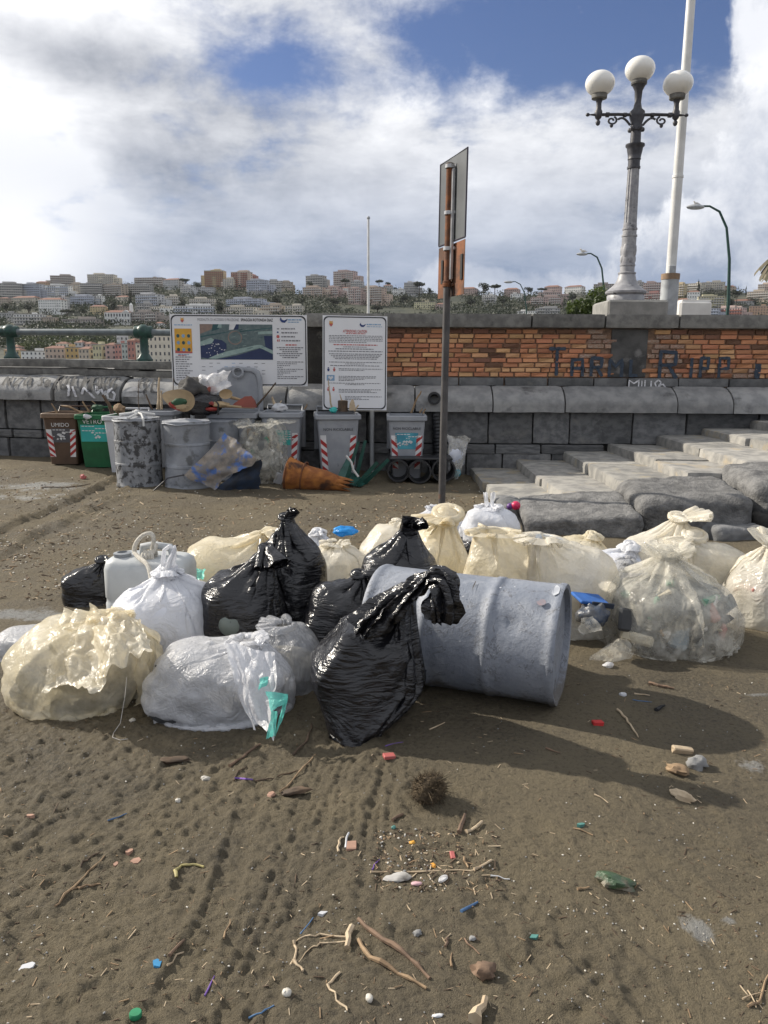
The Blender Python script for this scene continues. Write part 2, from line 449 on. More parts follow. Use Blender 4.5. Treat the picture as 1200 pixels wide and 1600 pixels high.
def sand_tracks(x, y):
    h = np.zeros_like(x); p = np.stack([x, y, np.zeros_like(x)], -1)
    for pts, w, d, lug in ((TRK_A, 0.050, 0.008, 0), (TRK_B, 0.085, 0.006, 1), (TRK_C, 0.05, 0.004, 1), (TRK_D, 0.16, 0.035, 0), (TRK_E, 0.12, 0.02, 0)):
        q, al = seg_d(x + 0.02 * fbm(p * 2, 2, 41), y, pts)
        inside = 1 - sstep(w * 0.75, w, q); rim = np.exp(-((q - w * 1.25) / (w * 0.35)) ** 2)
        h += -d * inside + d * 0.9 * rim * (0.5 + 1.3 * fbm(p * 16, 3, 44))
        if lug: h += inside * 0.0028 * np.sin(q * 150 + 2.5 * fbm(p * 10, 2, 45)) + inside * 0.003 * fbm(p * 45, 2, 46)
    for fx, fy, a in FEET:
        c, s_ = math.cos(a), math.sin(a); dx_, dy_ = x - fx, y - fy
        u_, v_ = dx_ * c + dy_ * s_, -dx_ * s_ + dy_ * c
        e = (u_ / 0.055) ** 2 + (v_ / 0.14) ** 2
        h += -0.005 * (1 - sstep(0.4, 1.3, e + 0.5 * fbm(p * 9, 2, 71))) + 0.004 * np.exp(-((e - 1.5) / 0.5) ** 2)
    return h
def gz(x, y):
    a, b = np.array([float(x)]), np.array([float(y)]); return float((sand_h(a, b) + sand_tracks(a, b))[0])
xs = np.concatenate([-np.geomspace(3000, 7.2, 26), np.linspace(-7, -2.2, 100)[:-1], np.linspace(-2.2, 2.2, 500), np.linspace(2.2, 7, 100)[1:], np.geomspace(7.2, 3000, 26)])
ys = np.concatenate([-np.geomspace(2000, 1.0, 20), np.linspace(-0.9, 0.85, 14), np.geomspace(0.9, 12.3, 560), np.geomspace(13, 460, 22)])
gx, gy = np.meshgrid(xs, ys)
near_m = (gy > 0.5) & (gy < 12.5) & (np.abs(gx) < 12)
ghz = np.zeros_like(gx)
ghz[near_m] = sand_h(gx[near_m], gy[near_m]) + sand_tracks(gx[near_m], gy[near_m])
ghz = np.where(gy > 12.6, -0.2, ghz)

def sand_material():
    m, nt, b, out = new_mat('wet_sand'); v = objvec(nt, False)
    big = tnoise(nt, v, 0.9, 6, 0.6, 0.3); mid = tnoise(nt, v, 6.0, 8, 0.65); fine = tnoise(nt, v, 55.0, 6, 0.7); gr = tnoise(nt, v, 260.0, 3, 0.7)
    se = nt.nodes.new('ShaderNodeSeparateXYZ'); nt.links.new(v, se.inputs[0]); y_ = X(nt, se.outputs[1]); x_ = X(nt, se.outputs[0])
    far = y_.step(4.6, 7.0)
    wet = ((big - 0.5) * 3.6 + (mid - 0.5) * 0.9 + 0.30).clamp()
    c = tmix(nt, wet, (0.188, 0.157, 0.102), (0.080, 0.067, 0.046))
    c = tmix(nt, (fine - 0.5).step(-0.10, 0.16) * 0.55, c, (0.200, 0.166, 0.110)); c = tmix(nt, (fine - 0.5).step(-0.02, -0.20) * 0.7, c, (0.045, 0.037, 0.027)); g2 = tnoise(nt, v, 120.0, 4, 0.7, 0, (4, 4, 1)); c = tmix(nt, g2.step(0.60, 0.72) * 0.5, c, (0.25, 0.21, 0.15))
    c = tmix(nt, gr.step(0.58, 0.72) * 0.55, c, (0.026, 0.022, 0.018))
    # dry litter and shell grit on the far side, as flecks with their own colour
    vo = nt.nodes.new('ShaderNodeTexVoronoi'); vo.inputs['Scale'].default_value = 46.0; nt.links.new(v, vo.inputs['Vector'])
    cv = nt.nodes.new('ShaderNodeSeparateColor'); nt.links.new(vo.outputs['Color'], cv.inputs[0])
    dens = tnoise(nt, v, 1.6, 5, 0.6, 0.4, (9, 2, 4))
    fl = X(nt, vo.outputs['Distance']).step(0.30, 0.16) * X(nt, cv.outputs[0]).step(0.80, 0.84)
    c = tmix(nt, far * dens.step(0.40, 0.6) * 0.55, c, (0.125, 0.102, 0.066))
    c = tmix(nt, fl * (far * dens.step(0.35, 0.6) * 0.7 + 0.10), c, tmix(nt, X(nt, cv.outputs[1]), (0.34, 0.29, 0.22), (0.07, 0.055, 0.038)))
    # damp patches with their sheen painted in pale grey; dried foam; right and far left
    def spot(cx, cy, rx, ry):
        p = (x_ - cx) / rx; q = (y_ - cy) / ry; e = (p * p + q * q) * -1.0
        n = nt.nodes.new('ShaderNodeMath'); n.operation = 'POWER'; n.inputs[0].default_value = math.e; nt.links.new(e.s, n.inputs[1]); return X(nt, n.outputs[0])
    S = lambda u, v_, rx, ry: spot(G(u, v_).x, G(u, v_).y, rx, ry)
    foam = S(1088, 1452, 0.055, 0.075) + S(1140, 1440, 0.03, 0.03) * 0.8 + S(1172, 1196, 0.09, 0.07) * 0.75 + S(1190, 1086, 0.12, 0.03) * 0.7 + S(1125, 1058, 0.05, 0.04) * .6 + S(40, 962, 0.4, 0.18) * 0.75 + S(60, 770, 0.8, .35) * 0.75 + S(10, 785, 1.3, .3) * 0.6 + S(960, 1530, .04, .05) * .3
    foam_sheen = (foam + (mid - 0.5) * 1.5 + (fine - 0.5) * 0.8).step(0.42, 0.80) * foam.step(0.05, 0.3)
    c = tmix(nt, foam_sheen * 0.62, c, (0.36, 0.37, 0.37))
    nt.links.new(c, b.inputs['Base Color'])
    nt.links.new((0.92 - wet * 0.30 - foam_sheen * 0.38 + (fine - 0.5) * 0.3).clamp().s, b.inputs['Roughness'])
    b.inputs['Specular IOR Level'].default_value = 0.35
    cl2 = tnoise(nt, v, 24.0, 5, 0.6, 0.6, (2, 8, 3)); hgt = mid * 0.25 + fine * 0.75 + gr * 0.40 + cl2 * 0.7
    add_bump(nt, b, hgt, 1.0, 0.034)
    return m
SAND = sand_material()
ground = link('ground', quadmesh('ground', np.stack([gx, gy, ghz], -1), grid_quads(len(ys), len(xs)), SAND, True)); tag(ground, kind='structure')

# ---- stone materials
LAVA = M('lava_stone', (0.160, 0.161, 0.162), (0.088, 0.090, 0.092), 5.0, 0.85, 0.55, 38, 0.012, c3=(0.19, 0.185, 0.175), s3=2.2, t3=(0.56, 0.72), objrand=0.30)
LAVA_L = M('pale_lava_stone', (0.31, 0.308, 0.30), (0.215, 0.216, 0.216), 6.0, 0.85, 0.6, 42, 0.012, c3=(0.085, 0.085, 0.085), s3=3.0, t3=(0.55, 0.72), objrand=0.18)
STEP_M = M('worn_step_stone', (0.33, 0.318, 0.29), (0.20, 0.196, 0.186), 6.0, 0.85, 0.5, 40, 0.01, c3=(0.33, 0.285, 0.21), s3=2.6, t3=(0.55, 0.66), objrand=0.15)
BOULD = M('kerb_boulder_stone', (0.235, 0.232, 0.226), (0.125, 0.125, 0.124), 9.0, 0.82, 1.0, 32, 0.035, c3=(0.072, 0.072, 0.075), s3=2.4, t3=(0.58, 0.70), objrand=0.12)
COPE = M('coping_stone', (0.205, 0.20, 0.185), (0.125, 0.122, 0.115), 9.0, 0.9, 0.7, 50, 0.012, c3=(0.065, 0.065, 0.062), s3=3.5, t3=(0.57, 0.72), objrand=0.15)
MORT = M('dark_mortar', (0.055, 0.052, 0.048), (0.028, 0.027, 0.026), 14.0, 0.95, 0.6, 40, 0.02)
MORT_L = M('brick_mortar', (0.30, 0.19, 0.125), (0.16, 0.105, 0.075), 18.0, 0.95, 0.7, 60, 0.01)
PLAST = M('stained_render', (0.105, 0.103, 0.100), (0.035, 0.035, 0.035), 2.6, 0.92, 0.5, 30, 0.01, c3=(0.19, 0.185, 0.18), s3=3.0, t3=(0.55, 0.7))
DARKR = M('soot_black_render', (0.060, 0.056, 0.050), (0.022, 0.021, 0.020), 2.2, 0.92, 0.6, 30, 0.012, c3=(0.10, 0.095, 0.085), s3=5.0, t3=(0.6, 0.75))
BRICK = M('orange_brick', (0.54, 0.25, 0.135), (0.43, 0.18, 0.092), 30.0, 0.88, 0.6, 70, 0.006, c3=(0.15, 0.065, 0.038), s3=9.0, t3=(0.62, 0.85), objrand=0.26)
BRICK_T = M('tan_brick', (0.60, 0.36, 0.19), (0.50, 0.27, 0.13), 30.0, 0.88, 0.6, 70, 0.006, c3=(0.13, 0.08, 0.05), s3=8.0, t3=(0.62, 0.85), objrand=0.22)
BRICK_D = M('sooty_brick', (0.24, 0.115, 0.07), (0.13, 0.075, 0.052), 30.0, 0.88, 0.6, 70, 0.006, objrand=0.3)
BRICK_P = M('mortar_smeared_brick', (0.36, 0.235, 0.175), (0.30, 0.145, 0.09), 14.0, 0.92, 0.7, 60, 0.008, c3=(0.40, 0.33, 0.27), s3=6.0, t3=(0.45, 0.6), objrand=0.2)

def along(name, mb_or_mesh, x, y_off, z, parent, mat=None):
    return link(name, mb_or_mesh, parent, (x, yw(x) + y_off, z), (0, 0, tang(x)))

# ---- quay wall: block courses with a rounded bench course on top
quay = empty('quay_wall', (0, yw(0), 0), 0, 'long grey lava stone wall of squared blocks under a rounded bench course', 'wall'); qoff = Vector((0, yw(0), 0))
def qlink(name, me, x, y_off, z): return link(name, me, quay, Vector((x, yw(x) + y_off, z)) - qoff, (0, 0, tang(x)))
XL, XR = -7.4, 6.6
core = MB(); nseg = 28; xsC = np.linspace(XL, XR, nseg)
core.loft([[Vector((x, yw(x) + 0.06, -0.3)) - qoff, Vector((x, yw(x) + 0.06, 1.20 + zo(x))) - qoff, Vector((x, yw(x) + 0.7, 1.20 + zo(x))) - qoff, Vector((x, yw(x) + 0.7, -0.3)) - qoff] for x in xsC])
core.build('core', MORT, quay)
rnd = random.Random(5)
blk_variants = [stone_mesh('block', (1, 0.20, 1), 0.022, LAVA, (8, 4, 8), 0.020, 4.0, s, big=0.012) for s in range(7)]
def course(x0, x1, z0, z1, wmin, wmax, face, gap=0.014):
    x = x0
    while x < x1:
        w = rnd.uniform(wmin, wmax); xc = x + w / 2
        o = qlink('block', rnd.choice(blk_variants), xc, 0.085 - face + rnd.uniform(-0.012, 0.012), (z0 + z1) / 2 + zo(xc))
        o.scale = (w - gap, 1, z1 - z0 - gap); x += w
course(XL, 2.75, 0.455, 0.90, 0.42, 0.64, 0.0); course(2.75, XR, 0.455, 0.90, 0.7, 1.3, 0.0)
course(XL, -1.0, 0.33, 0.455, 0.45, 0.7, 0.0); course(-1.0, 2.9, 0.31, 0.455, 0.6, 1.3, 0.03); course(XL, 2.6, -0.14, 0.33 , 0.45, 0.75, 0.02)
# rounded bench stones (joints where the photograph shows them)
BJ = [XL, -6.6] + [P(u, 600, yw(-4)).x for u in (85, 197)] + [-2.55, -1.35] + [-0.5, 0.42] + [P(u, 600, 10.7).x for u in (770, 882, 1056, 1142)] + [5.6, XR]
def bench_prof(t, face=0.17):
    """t 0..1 up the visible face -> (distance in front of the wall, height)"""
    if t < 0.30: return (face + 0.004 * t, 0.905 + t / 0.30 * 0.125)
    a = (t - 0.30) / 0.70
    return (face - 0.30 * (0.25 * a + 0.75 * a ** 1.7), 1.03 + 0.225 * (1.45 * a - 0.45 * a * a))
def bench_mesh(w, seed, round_end=False):
    ts = np.linspace(0, 1, 15); nx = 14; e = np.linspace(-1, 1, nx); v = []
    prof = [(-0.22, 0.905)] + [bench_prof(t) for t in ts] + [(-0.30, 1.255), (-0.30, 0.905)]
    for k in e:
        inset = 0.018 * abs(k) ** 18 + (0.10 * max(0, k) ** 9 if round_end else 0)
        for d, z in prof: v.append((k * w / 2, -(d - inset * (1 if d > -0.2 else 0)), z - inset * (0.8 if z > 1.0 else 0)))
    v = np.array(v); q = grid_quads(nx, len(prof), True)[:, ::-1]
    nz = fbm(v * np.array([2.4, 3, 3]) + seed * 5.1, 4, seed); v[:, 1] += 0.013 * nz; v[:, 2] += 0.008 * fbm(v * 3 + seed * 2.2 + 40, 3, seed)
    me = bpy.data.meshes.new('bench_stone'); m = len(prof)
    me.from_pydata(v.tolist(), [], q.tolist() + [list(range(m)), list(range((nx - 1) * m, nx * m))[::-1]]); me.materials.append(LAVA_L)
    me.polygons.foreach_set('use_smooth', [True] * len(me.polygons)); me.set_sharp_from_angle(angle=rad(55)); me.update(); return me
for i, (a, b) in enumerate(zip(BJ[:-1], BJ[1:])):
    xc = (a + b) / 2; o = qlink('bench_stone', bench_mesh(b - a - 0.018, i, i == 11), xc, 0.0, zo(xc))

# ---- left parapet, two coping courses
par = empty('stone_parapet', (0, yw(0), 0), 0, 'low parapet of two flat grey stone courses carrying the green railing', 'wall')
for z0, z1, yo, us in ((1.262, 1.368, 0.16, (-60, 0, 58, 123, 211, 300, 385, 470)), (1.376, 1.500, 0.13, (-80, 10, 92, 184, 290, 380, 470))):
    for a, b in zip(us[:-1], us[1:]):
        xa, xb = P(a, 575, yw(-5)).x, P(b, 575, yw(-2)).x; xc = (xa + xb) / 2
        o = link('coping_stone', stone_mesh('coping_stone', (xb - xa - 0.012, 0.55, z1 - z0 - 0.004), 0.018, COPE, (10, 5, 4), 0.012, 4, a % 17 + int(z0 * 10)), par, Vector((xc, yw(xc) + yo + 0.275, (z0 + z1) / 2 + zo(xc) - 0.005)) - qoff, (0, 0, tang(xc)))

# ---- brick parapet on the right
brk = empty('brick_parapet', (0, yw(0), 0), 0, 'orange brick parapet with stone coping, a stained render panel and dark pier', 'wall')
def blink(name, me, x, yo, z, sc=None): return link(name, me, brk, Vector((x, yw(x) + yo, z)) - qoff, (0, 0, tang(x)), sc)
XP = P(480, 540, yw(-1)).x
cb = MB(); xsB = np.linspace(0.0, XR, 12)
cb.loft([[Vector((x, yw(x) + 0.208, 1.24)) - qoff, Vector((x, yw(x) + 0.208, 2.04)) - qoff, Vector((x, yw(x) + 0.62, 2.04)) - qoff, Vector((x, yw(x) + 0.62, 1.24)) - qoff] for x in xsB]); cb.build('mortar_bed', MORT_L, brk)
pm = stone_mesh('pier', (0.0 - XP + 0.02, 0.46, 0.80), 0.02, DARKR, (12, 6, 12), 0.014, 3, 3); blink('pier', pm, (XP + 0.0) / 2, 0.40, 1.645 + zo(XP) * .5)
xj = [XP - 0.02, 0.55] + [P(u, 500, 10.8).x for u in (850, 955, 1062)] + [5.7, XR]
xj = [XP - 0.02, P(600, 500, 10.8).x, P(832, 500, 10.8).x, P(947, 500, 10.8).x, P(1062, 500, 10.8).x, 5.75, XR]
for i, (a, b) in enumerate(zip(xj[:-1], xj[1:])):
    blink('coping_stone', stone_mesh('coping_stone', (b - a - 0.012, 0.66, 0.188), 0.02, COPE, (14, 5, 5), 0.012, 4, 40 + i), (a + b) / 2, 0.40, 2.136)
xf = [0.02] + [P(u, 595, 10.8).x for u in (718, 790, 858, 930, 983, 1063, 1142)] + [5.6, XR]
for i, (a, b) in enumerate(zip(xf[:-1], xf[1:])):
    blink('footing_stone', stone_mesh('footing_stone', (b - a - 0.012, 0.26, 0.118), 0.016, LAVA, (10, 4, 4), 0.012, 4, 60 + i), (a + b) / 2, 0.275 + rnd.uniform(-.01, .01), 1.309)
pa, pb = P(956, 550, 10.85).x, P(1013, 550, 10.85).x
blink('render_panel', stone_mesh('render_panel', (pb - pa, 0.10, 0.660), 0.008, PLAST, (12, 3, 14), 0.008, 3, 9), (pa + pb) / 2, 0.226, 1.704)
BR = [brick_mesh('brick', (1.0, 0.10, 1.0), 0.035, None, s, 0.016) for s in range(6)]
for me in BR:
    me.materials.append(BRICK)
H_C = 0.0655; nrow = 10
for r_ in range(nrow):
    z = 1.374 + H_C * (r_ + 0.5); x = 0.03 + (0.0 if r_ % 2 else -0.12) + rnd.uniform(-0.04, 0.04)
    while x < 5.75:
        w = rnd.choice((0.23, 0.24, 0.22, 0.24, 0.21, 0.12)); xc = x + w / 2
        if xc > 0.06 and not (pa - 0.02 < xc < pb + 0.02):
            o = blink('brick', BR[rnd.randrange(6)], xc, 0.232 + rnd.uniform(-0.007, 0.007), z + rnd.uniform(-.002, .002), (w - 0.012, 1, H_C - rnd.uniform(0.009, 0.013)))
            near_p = (pa - 0.36 < xc < pa and rnd.random() < 0.55 + (0.35 if r_ > 5 else 0)) or (pb < xc < pb + 0.42 and rnd.random() < 0.75)
            mm = BRICK_P if near_p or (xc > 2.9 and r_ < 2 and rnd.random() < 0.35) else (BRICK_D if (r_ == nrow - 1 and rnd.random() < 0.75) or rnd.random() < 0.05 else (BRICK_T if rnd.random() < 0.28 else BRICK))
            o.material_slots[0].link = 'OBJECT'; o.material_slots[0].material = mm
        x += w

# ---- sprayed lettering: thin ribbons of paint lying on the surfaces
FONT = {'T': [[(0, 1), (1, 1)], [(.5, 1), (.5, 0)]], 'A': [[(0, 0), (0, .9), (.9, .95), (.95, 0)], [(0, .45), (.95, .45)]], 'R': [[(0, 0), (0, 1), (.85, .95), (.85, .5), (0, .48)], [(.45, .48), (.95, 0)]],
        'M': [[(0, 0), (0, .95), (.5, .55), (1, .95), (1, 0)]], 'L': [[(0, 1), (0, .05), (.8, .05)]], 'I': [[(.5, .9), (.5, 0)]], 'P': [[(0, 0), (0, .95), (.85, .95), (.85, .45), (0, .45)]], 'E': [[(.9, .95), (0, .95), (0, .05), (.9, .05)], [(0, .5), (.8, .5)]],
        'N': [[(0, 0), (.1, 1), (.8, 0), (.9, 1)]], 'Z': [[(0, .95), (.8, .95), (0, .05), (.9, .05)]], 'O': [[(.5, 1), (.05, .6), (.3, .02), (.8, .2), (.85, .75), (.5, 1)]], 'S': [[(.9, .9), (.4, 1), (.1, .7), (.8, .4), (.7, .05), (0, .1)]],
        'G': [[(.9, .85), (.4, 1), (.05, .5), (.4, 0), (.9, .2), (.9, .5), (.5, .5)]], 'B': [[(0, 0), (0, 1), (.7, .9), (.6, .55), (0, .5)], [(.6, .55), (.9, .3), (.6, 0), (0, 0)]], 'U': [[(0, .9), (.05, .1), (.8, .1), (.85, .9)]], 'J': [[(.2, .9), (.8, .9), (.7, .1), (.2, 0), (0, .3)]],
        'a': [[(.8, .5), (.3, .6), (0, .3), (.3, 0), (.8, .1), (.85, .6), (.9, 0)]], 'Q': [[(.5, 1), (.05, .6), (.3, .02), (.8, .2), (.85, .75), (.5, 1)], [(.55, .3), (1.2, .45), (1.6, 0)]], ' ': []}
def paint(parent, off, strokes, surf, width, mat, name='graffiti', seed=0):
    """strokes: polylines in surface (s, t); surf(s, t, lift) -> world point"""
    mb = MB(); r = random.Random(seed)
    for st in strokes:
        pts = []
        for a, b in zip(st[:-1], st[1:]):
            L = math.hypot(b[0] - a[0], b[1] - a[1]); k = max(2, int(L / 0.03))
            pts += [(a[0] + (b[0] - a[0]) * i / k, a[1] + (b[1] - a[1]) * i / k) for i in range(k)]
        pts.append(st[-1]); L_, R_ = [], []
        for i, p in enumerate(pts):
            q0, q1 = pts[max(i - 1, 0)], pts[min(i + 1, len(pts) - 1)]; tx, ty = q1[0] - q0[0], q1[1] - q0[1]; n = math.hypot(tx, ty) or 1
            w = width * 0.5 * r.uniform(0.75, 1.2); nx_, ny_ = -ty / n * w, tx / n * w
            L_.append(surf(p[0] + nx_, p[1] + ny_, 0)); R_.append(surf(p[0] - nx_, p[1] - ny_, 0))
        v = [Vector(p) - off for p in L_ + R_]; k = len(pts); mb.add(v, [(i, i + 1, k + i + 1, k + i) for i in range(k - 1)])
    return mb.build(name, mat, parent)
def letters(word, x, z, w, h, gap, lower=1.0, jitter=0.0, seed=1):
    out = []; r = random.Random(seed)
    for i, ch in enumerate(word):
        hh = h * (lower if i else 1.0); ww = w
        for st in FONT[ch]: out.append([(x + a * ww + r.uniform(-1, 1) * jitter, z + b * hh + r.uniform(-1, 1) * jitter) for a, b in st])
        x += w + gap
    return out
INK = M('blue_black_spray', (0.018, 0.030, 0.050), (0.035, 0.055, 0.085), 30, 0.6)
WHT = M('white_spray', (0.70, 0.70, 0.72), (0.45, 0.45, 0.47), 25, 0.7)
GRYP = M('dark_grey_spray', (0.040, 0.040, 0.042), (0.065, 0.065, 0.066), 20, 0.75)
PLB = M('whitewash_patch', (0.42, 0.42, 0.42), (0.27, 0.27, 0.27), 12, 0.85)
s_brick = lambda s, t, l: (s, yw(s) + 0.1690 - 0.002, t)
def px_letters(word, boxes, lower=None):
    out = []
    for ch, (u0, u1, v0, v1) in zip(word, boxes):
        a, b = P(u0, v1, 10.9), P(u1, v0, 10.9)
        for st in FONT[ch]: out.append([(a.x + p * (b.x - a.x), a.z + q * (b.z - a.z)) for p, q in st])
    return out
LET_ = list(zip('TARMLRIPPU', ((856, 884, 545, 587), (893, 912, 560, 588), (923, 943, 559, 588), (951, 972, 560, 589), (984, 1000, 562, 588), (1029, 1060, 549, 591), (1077, 1081, 556, 590), (1092, 1108, 558, 590), (1121, 1140, 558, 590), (1178, 1186, 566, 592))))
for ch_, bx_ in LET_: paint(brk, qoff, px_letters(ch_, (bx_,)), s_brick, 0.046, INK, seed=bx_[0])
def s_foot(s, t, l): return (s, yw(s) + 0.136, t)
mil = []
for ch, (u0, u1, v0, v1) in zip('MILIQ', ((986, 1002, 594, 606), (1004, 1009, 594, 606), (1011, 1018, 594, 606), (1019, 1023, 594, 606), (1026, 1038, 594, 606))):
    a, b = P(u0, v1, 10.75), P(u1, v0, 10.75)
    for st in FONT[ch]: mil.append([(a.x + p * (b.x - a.x), a.z + q * (b.z - a.z)) for p, q in st])
paint(brk, qoff, mil, s_foot, 0.020, WHT, seed=4)
def s_bench(s, t, l):
    d, z = bench_prof(min(max(t, 0), 1)); return (s, yw(s) - d - 0.020, z + zo(s) + 0.012)
def bl(word, u0, u1, t0, t1, seed, jit=0.01):
    out = []; n = len(word); r = random.Random(seed)
    for i, ch in enumerate(word):
        ua, ub = u0 + (u1 - u0) * i / n, u0 + (u1 - u0) * (i + 0.72) / n; a, b = P(ua, 605, yw(-5) - .1).x, P(ub, 605, yw(-5) - .1).x
        for st in FONT[ch]: out.append([(a + p * (b - a) + r.uniform(-jit, jit), t0 + q * (t1 - t0) + r.uniform(-jit, jit) * 2) for p, q in st])
    return out
paint(quay, qoff, bl('NZO', 0, 52, 0.45, 0.85, 1) + bl('Sa', 60, 84, 0.45, 0.85, 2) + bl('RA', 91, 124, 0.35, 0.92, 3) + bl('MARG', 136, 196, 0.3, 0.92, 4) + bl('BE', 228, 268, 0.35, 0.92, 5), s_bench, 0.034, GRYP, seed=6)
wz = lambda us, ts: [(P(u, 610, yw(-4.5)).x, t) for u, t in zip(us, ts)]
paint(quay, qoff, [wz((112, 116, 114), (.5, .35, .12)), wz((120, 124, 127), (.45, .3, .1)), wz((137, 140, 150, 158), (.2, .42, .25, .08)), wz((160, 163, 168, 174, 177), (.5, .22, .4, .2, .35)), wz((178, 184, 191, 188, 180, 178, 186), (.3, .42, .25, .05, .1, .25, .45))], s_bench, 0.040, WHT, seed=8)
patch = MB(); c0 = P(214, 612, yw(-3.5)).x
patch.poly([Vector(s_bench(c0 + 0.17 * math.cos(a), 0.16 + 0.36 * math.sin(a), 0)) - qoff + Vector((0, -0.004, 0)) for a in np.linspace(0.05, math.pi - 0.05, 14)])
patch.build('paint_patch', PLB, quay)

# ---- promenade behind the walls
prom = MB(); PAVE = M('paving', (0.20, 0.195, 0.185), (0.15, 0.148, 0.14), 6, 0.9)
prom.loft([[(x, yw(x) + 0.6, -0.3), (x, yw(x) + 0.6, 1.0), (x, 70, 1.0), (x, 70, -0.3)] for x in xsC]); tag(prom.build('promenade', PAVE), kind='structure')
far_p = MB(); far_p.box((0, 42, 0.3), (220, 56, 1.38)); tag(far_p.build('promenade_far', PAVE), kind='structure')

# ---- staircase along the wall, rising to the right
stairs = empty('stone_staircase', (1.2, 9.3, 0), 0, 'worn grey stone stairway rising to the right along the wall', 'stairs'); so = Vector((1.2, 9.3, 0))
SX = [1.22, 1.86, 2.50, 3.13, 3.77, 4.40, 5.05, 5.7]; RISE = 0.115
for k in range(7):
    z1 = RISE * (k + 1) + 0.01; x0, x1 = SX[k], SX[k + 1] + 0.10
    cuts = [7.75 + 0.05 * k, 9.2 + rnd.uniform(-.35, .35), yw(x0) + 0.03]
    for j, (a, b) in enumerate(zip(cuts[:-1], cuts[1:])):
        me = stone_mesh('slab', (x1 - x0, b - a - 0.012, 0.34), 0.030, STEP_M, (18, 26, 6), 0.026, 4.5, k * 5 + j, big=0.03)
        link('slab', me, stairs, Vector(((x0 + x1) / 2 + 0.02 * rnd.uniform(-1, 1), (a + b) / 2, z1 - 0.17 + rnd.uniform(-.008, .008))) - so, (rnd.uniform(-.01, .01), rnd.uniform(-.02, .02), rnd.uniform(-.03, .03)))
# massive cheek stones in front of the stair
def boulder(label, cx, cy, cz, size, r, rz, seed, warp=None, mat=None):
    me = stone_mesh('stone_block', size, r, mat or BOULD, (34, 26, 18), 0.060, 4.5, seed, warp, big=0.06)
    return tag(link('stone_block', me, None, (cx, cy, cz), (0, 0, rz)), label, 'stone block', 'massive stones edging the stairway')
boulder('low wedge shaped stone block edging the foot of the stairway, leftmost of the row', 1.86, 7.38, 0.02, (1.05, 0.90, 0.40), 0.06, -0.06, 1, lambda V: np.stack([V[:, 0], V[:, 1], V[:, 2] + V[:, 0] * 0.07 + (V[:, 1] * 0.10)], 1))
boulder('rounded pillow shaped stone block edging the stairs above the knotted cream bag', 2.93, 7.45, 0.20, (1.06, 0.95, 0.38), 0.11, -0.05, 2, lambda V: np.stack([V[:, 0], V[:, 1], V[:, 2] + V[:, 1] * 0.10 + 0.05 * V[:, 0]], 1))
boulder('big dark rounded stone block edging the stairs at the right edge of the photo', 4.15, 7.55, 0.33, (1.32, 1.0, 0.42), 0.12, -0.04, 3, lambda V: np.stack([V[:, 0], V[:, 1], V[:, 2] + V[:, 1] * 0.08 + 0.04 * V[:, 0]], 1))
boulder('small rough dark stone under the joint of two rounded edging blocks', 3.22, 7.05, 0.0, (0.55, 0.6, 0.26), 0.07, 0.1, 4, None, LAVA)
boulder('black base stone below the big rounded edging block', 4.1, 7.25, 0.03, (1.2, 0.6, 0.34), 0.05, 0.02, 5, None, DARKR)
boulder('narrow dark stone standing at the left end of the stairway edging', 1.28, 7.72, 0.04, (0.22, 0.5, 0.30), 0.04, 0.1, 6, None, LAVA)
# ================================================================== PROMENADE FURNITURE
IRON = M('grey_painted_iron', (0.34, 0.34, 0.35), (0.23, 0.23, 0.245), 9, 0.5, 0.15, 60, 0.004, c3=(0.075, 0.075, 0.082), s3=7, t3=(.58, .7))
IRON_D = M('dark_iron', (0.060, 0.060, 0.070), (0.035, 0.035, 0.042), 12, 0.5, 0.2, 60, 0.004)
IRON_G = M('green_iron', (0.020, 0.070, 0.055), (0.012, 0.040, 0.034), 14, 0.45, 0.2, 50, 0.004)
RAILM = M('grey_rail', (0.16, 0.19, 0.20), (0.11, 0.13, 0.14), 8, 0.5)
GLOBE, _nt, _b, _o = new_mat('opal_globe'); _b.inputs['Base Color'].default_value = (0.80, 0.785, 0.74, 1); _b.inputs['Roughness'].default_value = 0.18; _b.inputs['Subsurface Weight'].default_value = 0.25; _b.inputs['Subsurface Radius'].default_value = (0.1, 0.09, 0.08); _b.inputs['Coat Weight'].default_value = 0.4
POLEW = M('white_pole', (0.70, 0.70, 0.68), (0.58, 0.58, 0.56), 3, 0.45, c3=(0.35, 0.25, 0.17), s3=4, t3=(.72, .78))
POLEG = M('grey_steel', (0.42, 0.44, 0.45), (0.30, 0.31, 0.32), 6, 0.5, c3=(0.20, 0.12, 0.07), s3=5, t3=(.68, .78))
RUST = M('rust', (0.19, 0.068, 0.024), (0.075, 0.034, 0.020), 9, 0.9, 0.5, 60, 0.006, c3=(0.05, 0.028, 0.02), s3=5, t3=(.55, .7))
CONCR = M('concrete', (0.28, 0.275, 0.255), (0.20, 0.198, 0.185), 5, 0.9, 0.4, 40, 0.01)
WHITEC = M('white_render', (0.72, 0.70, 0.66), (0.60, 0.58, 0.55), 2, 0.85)

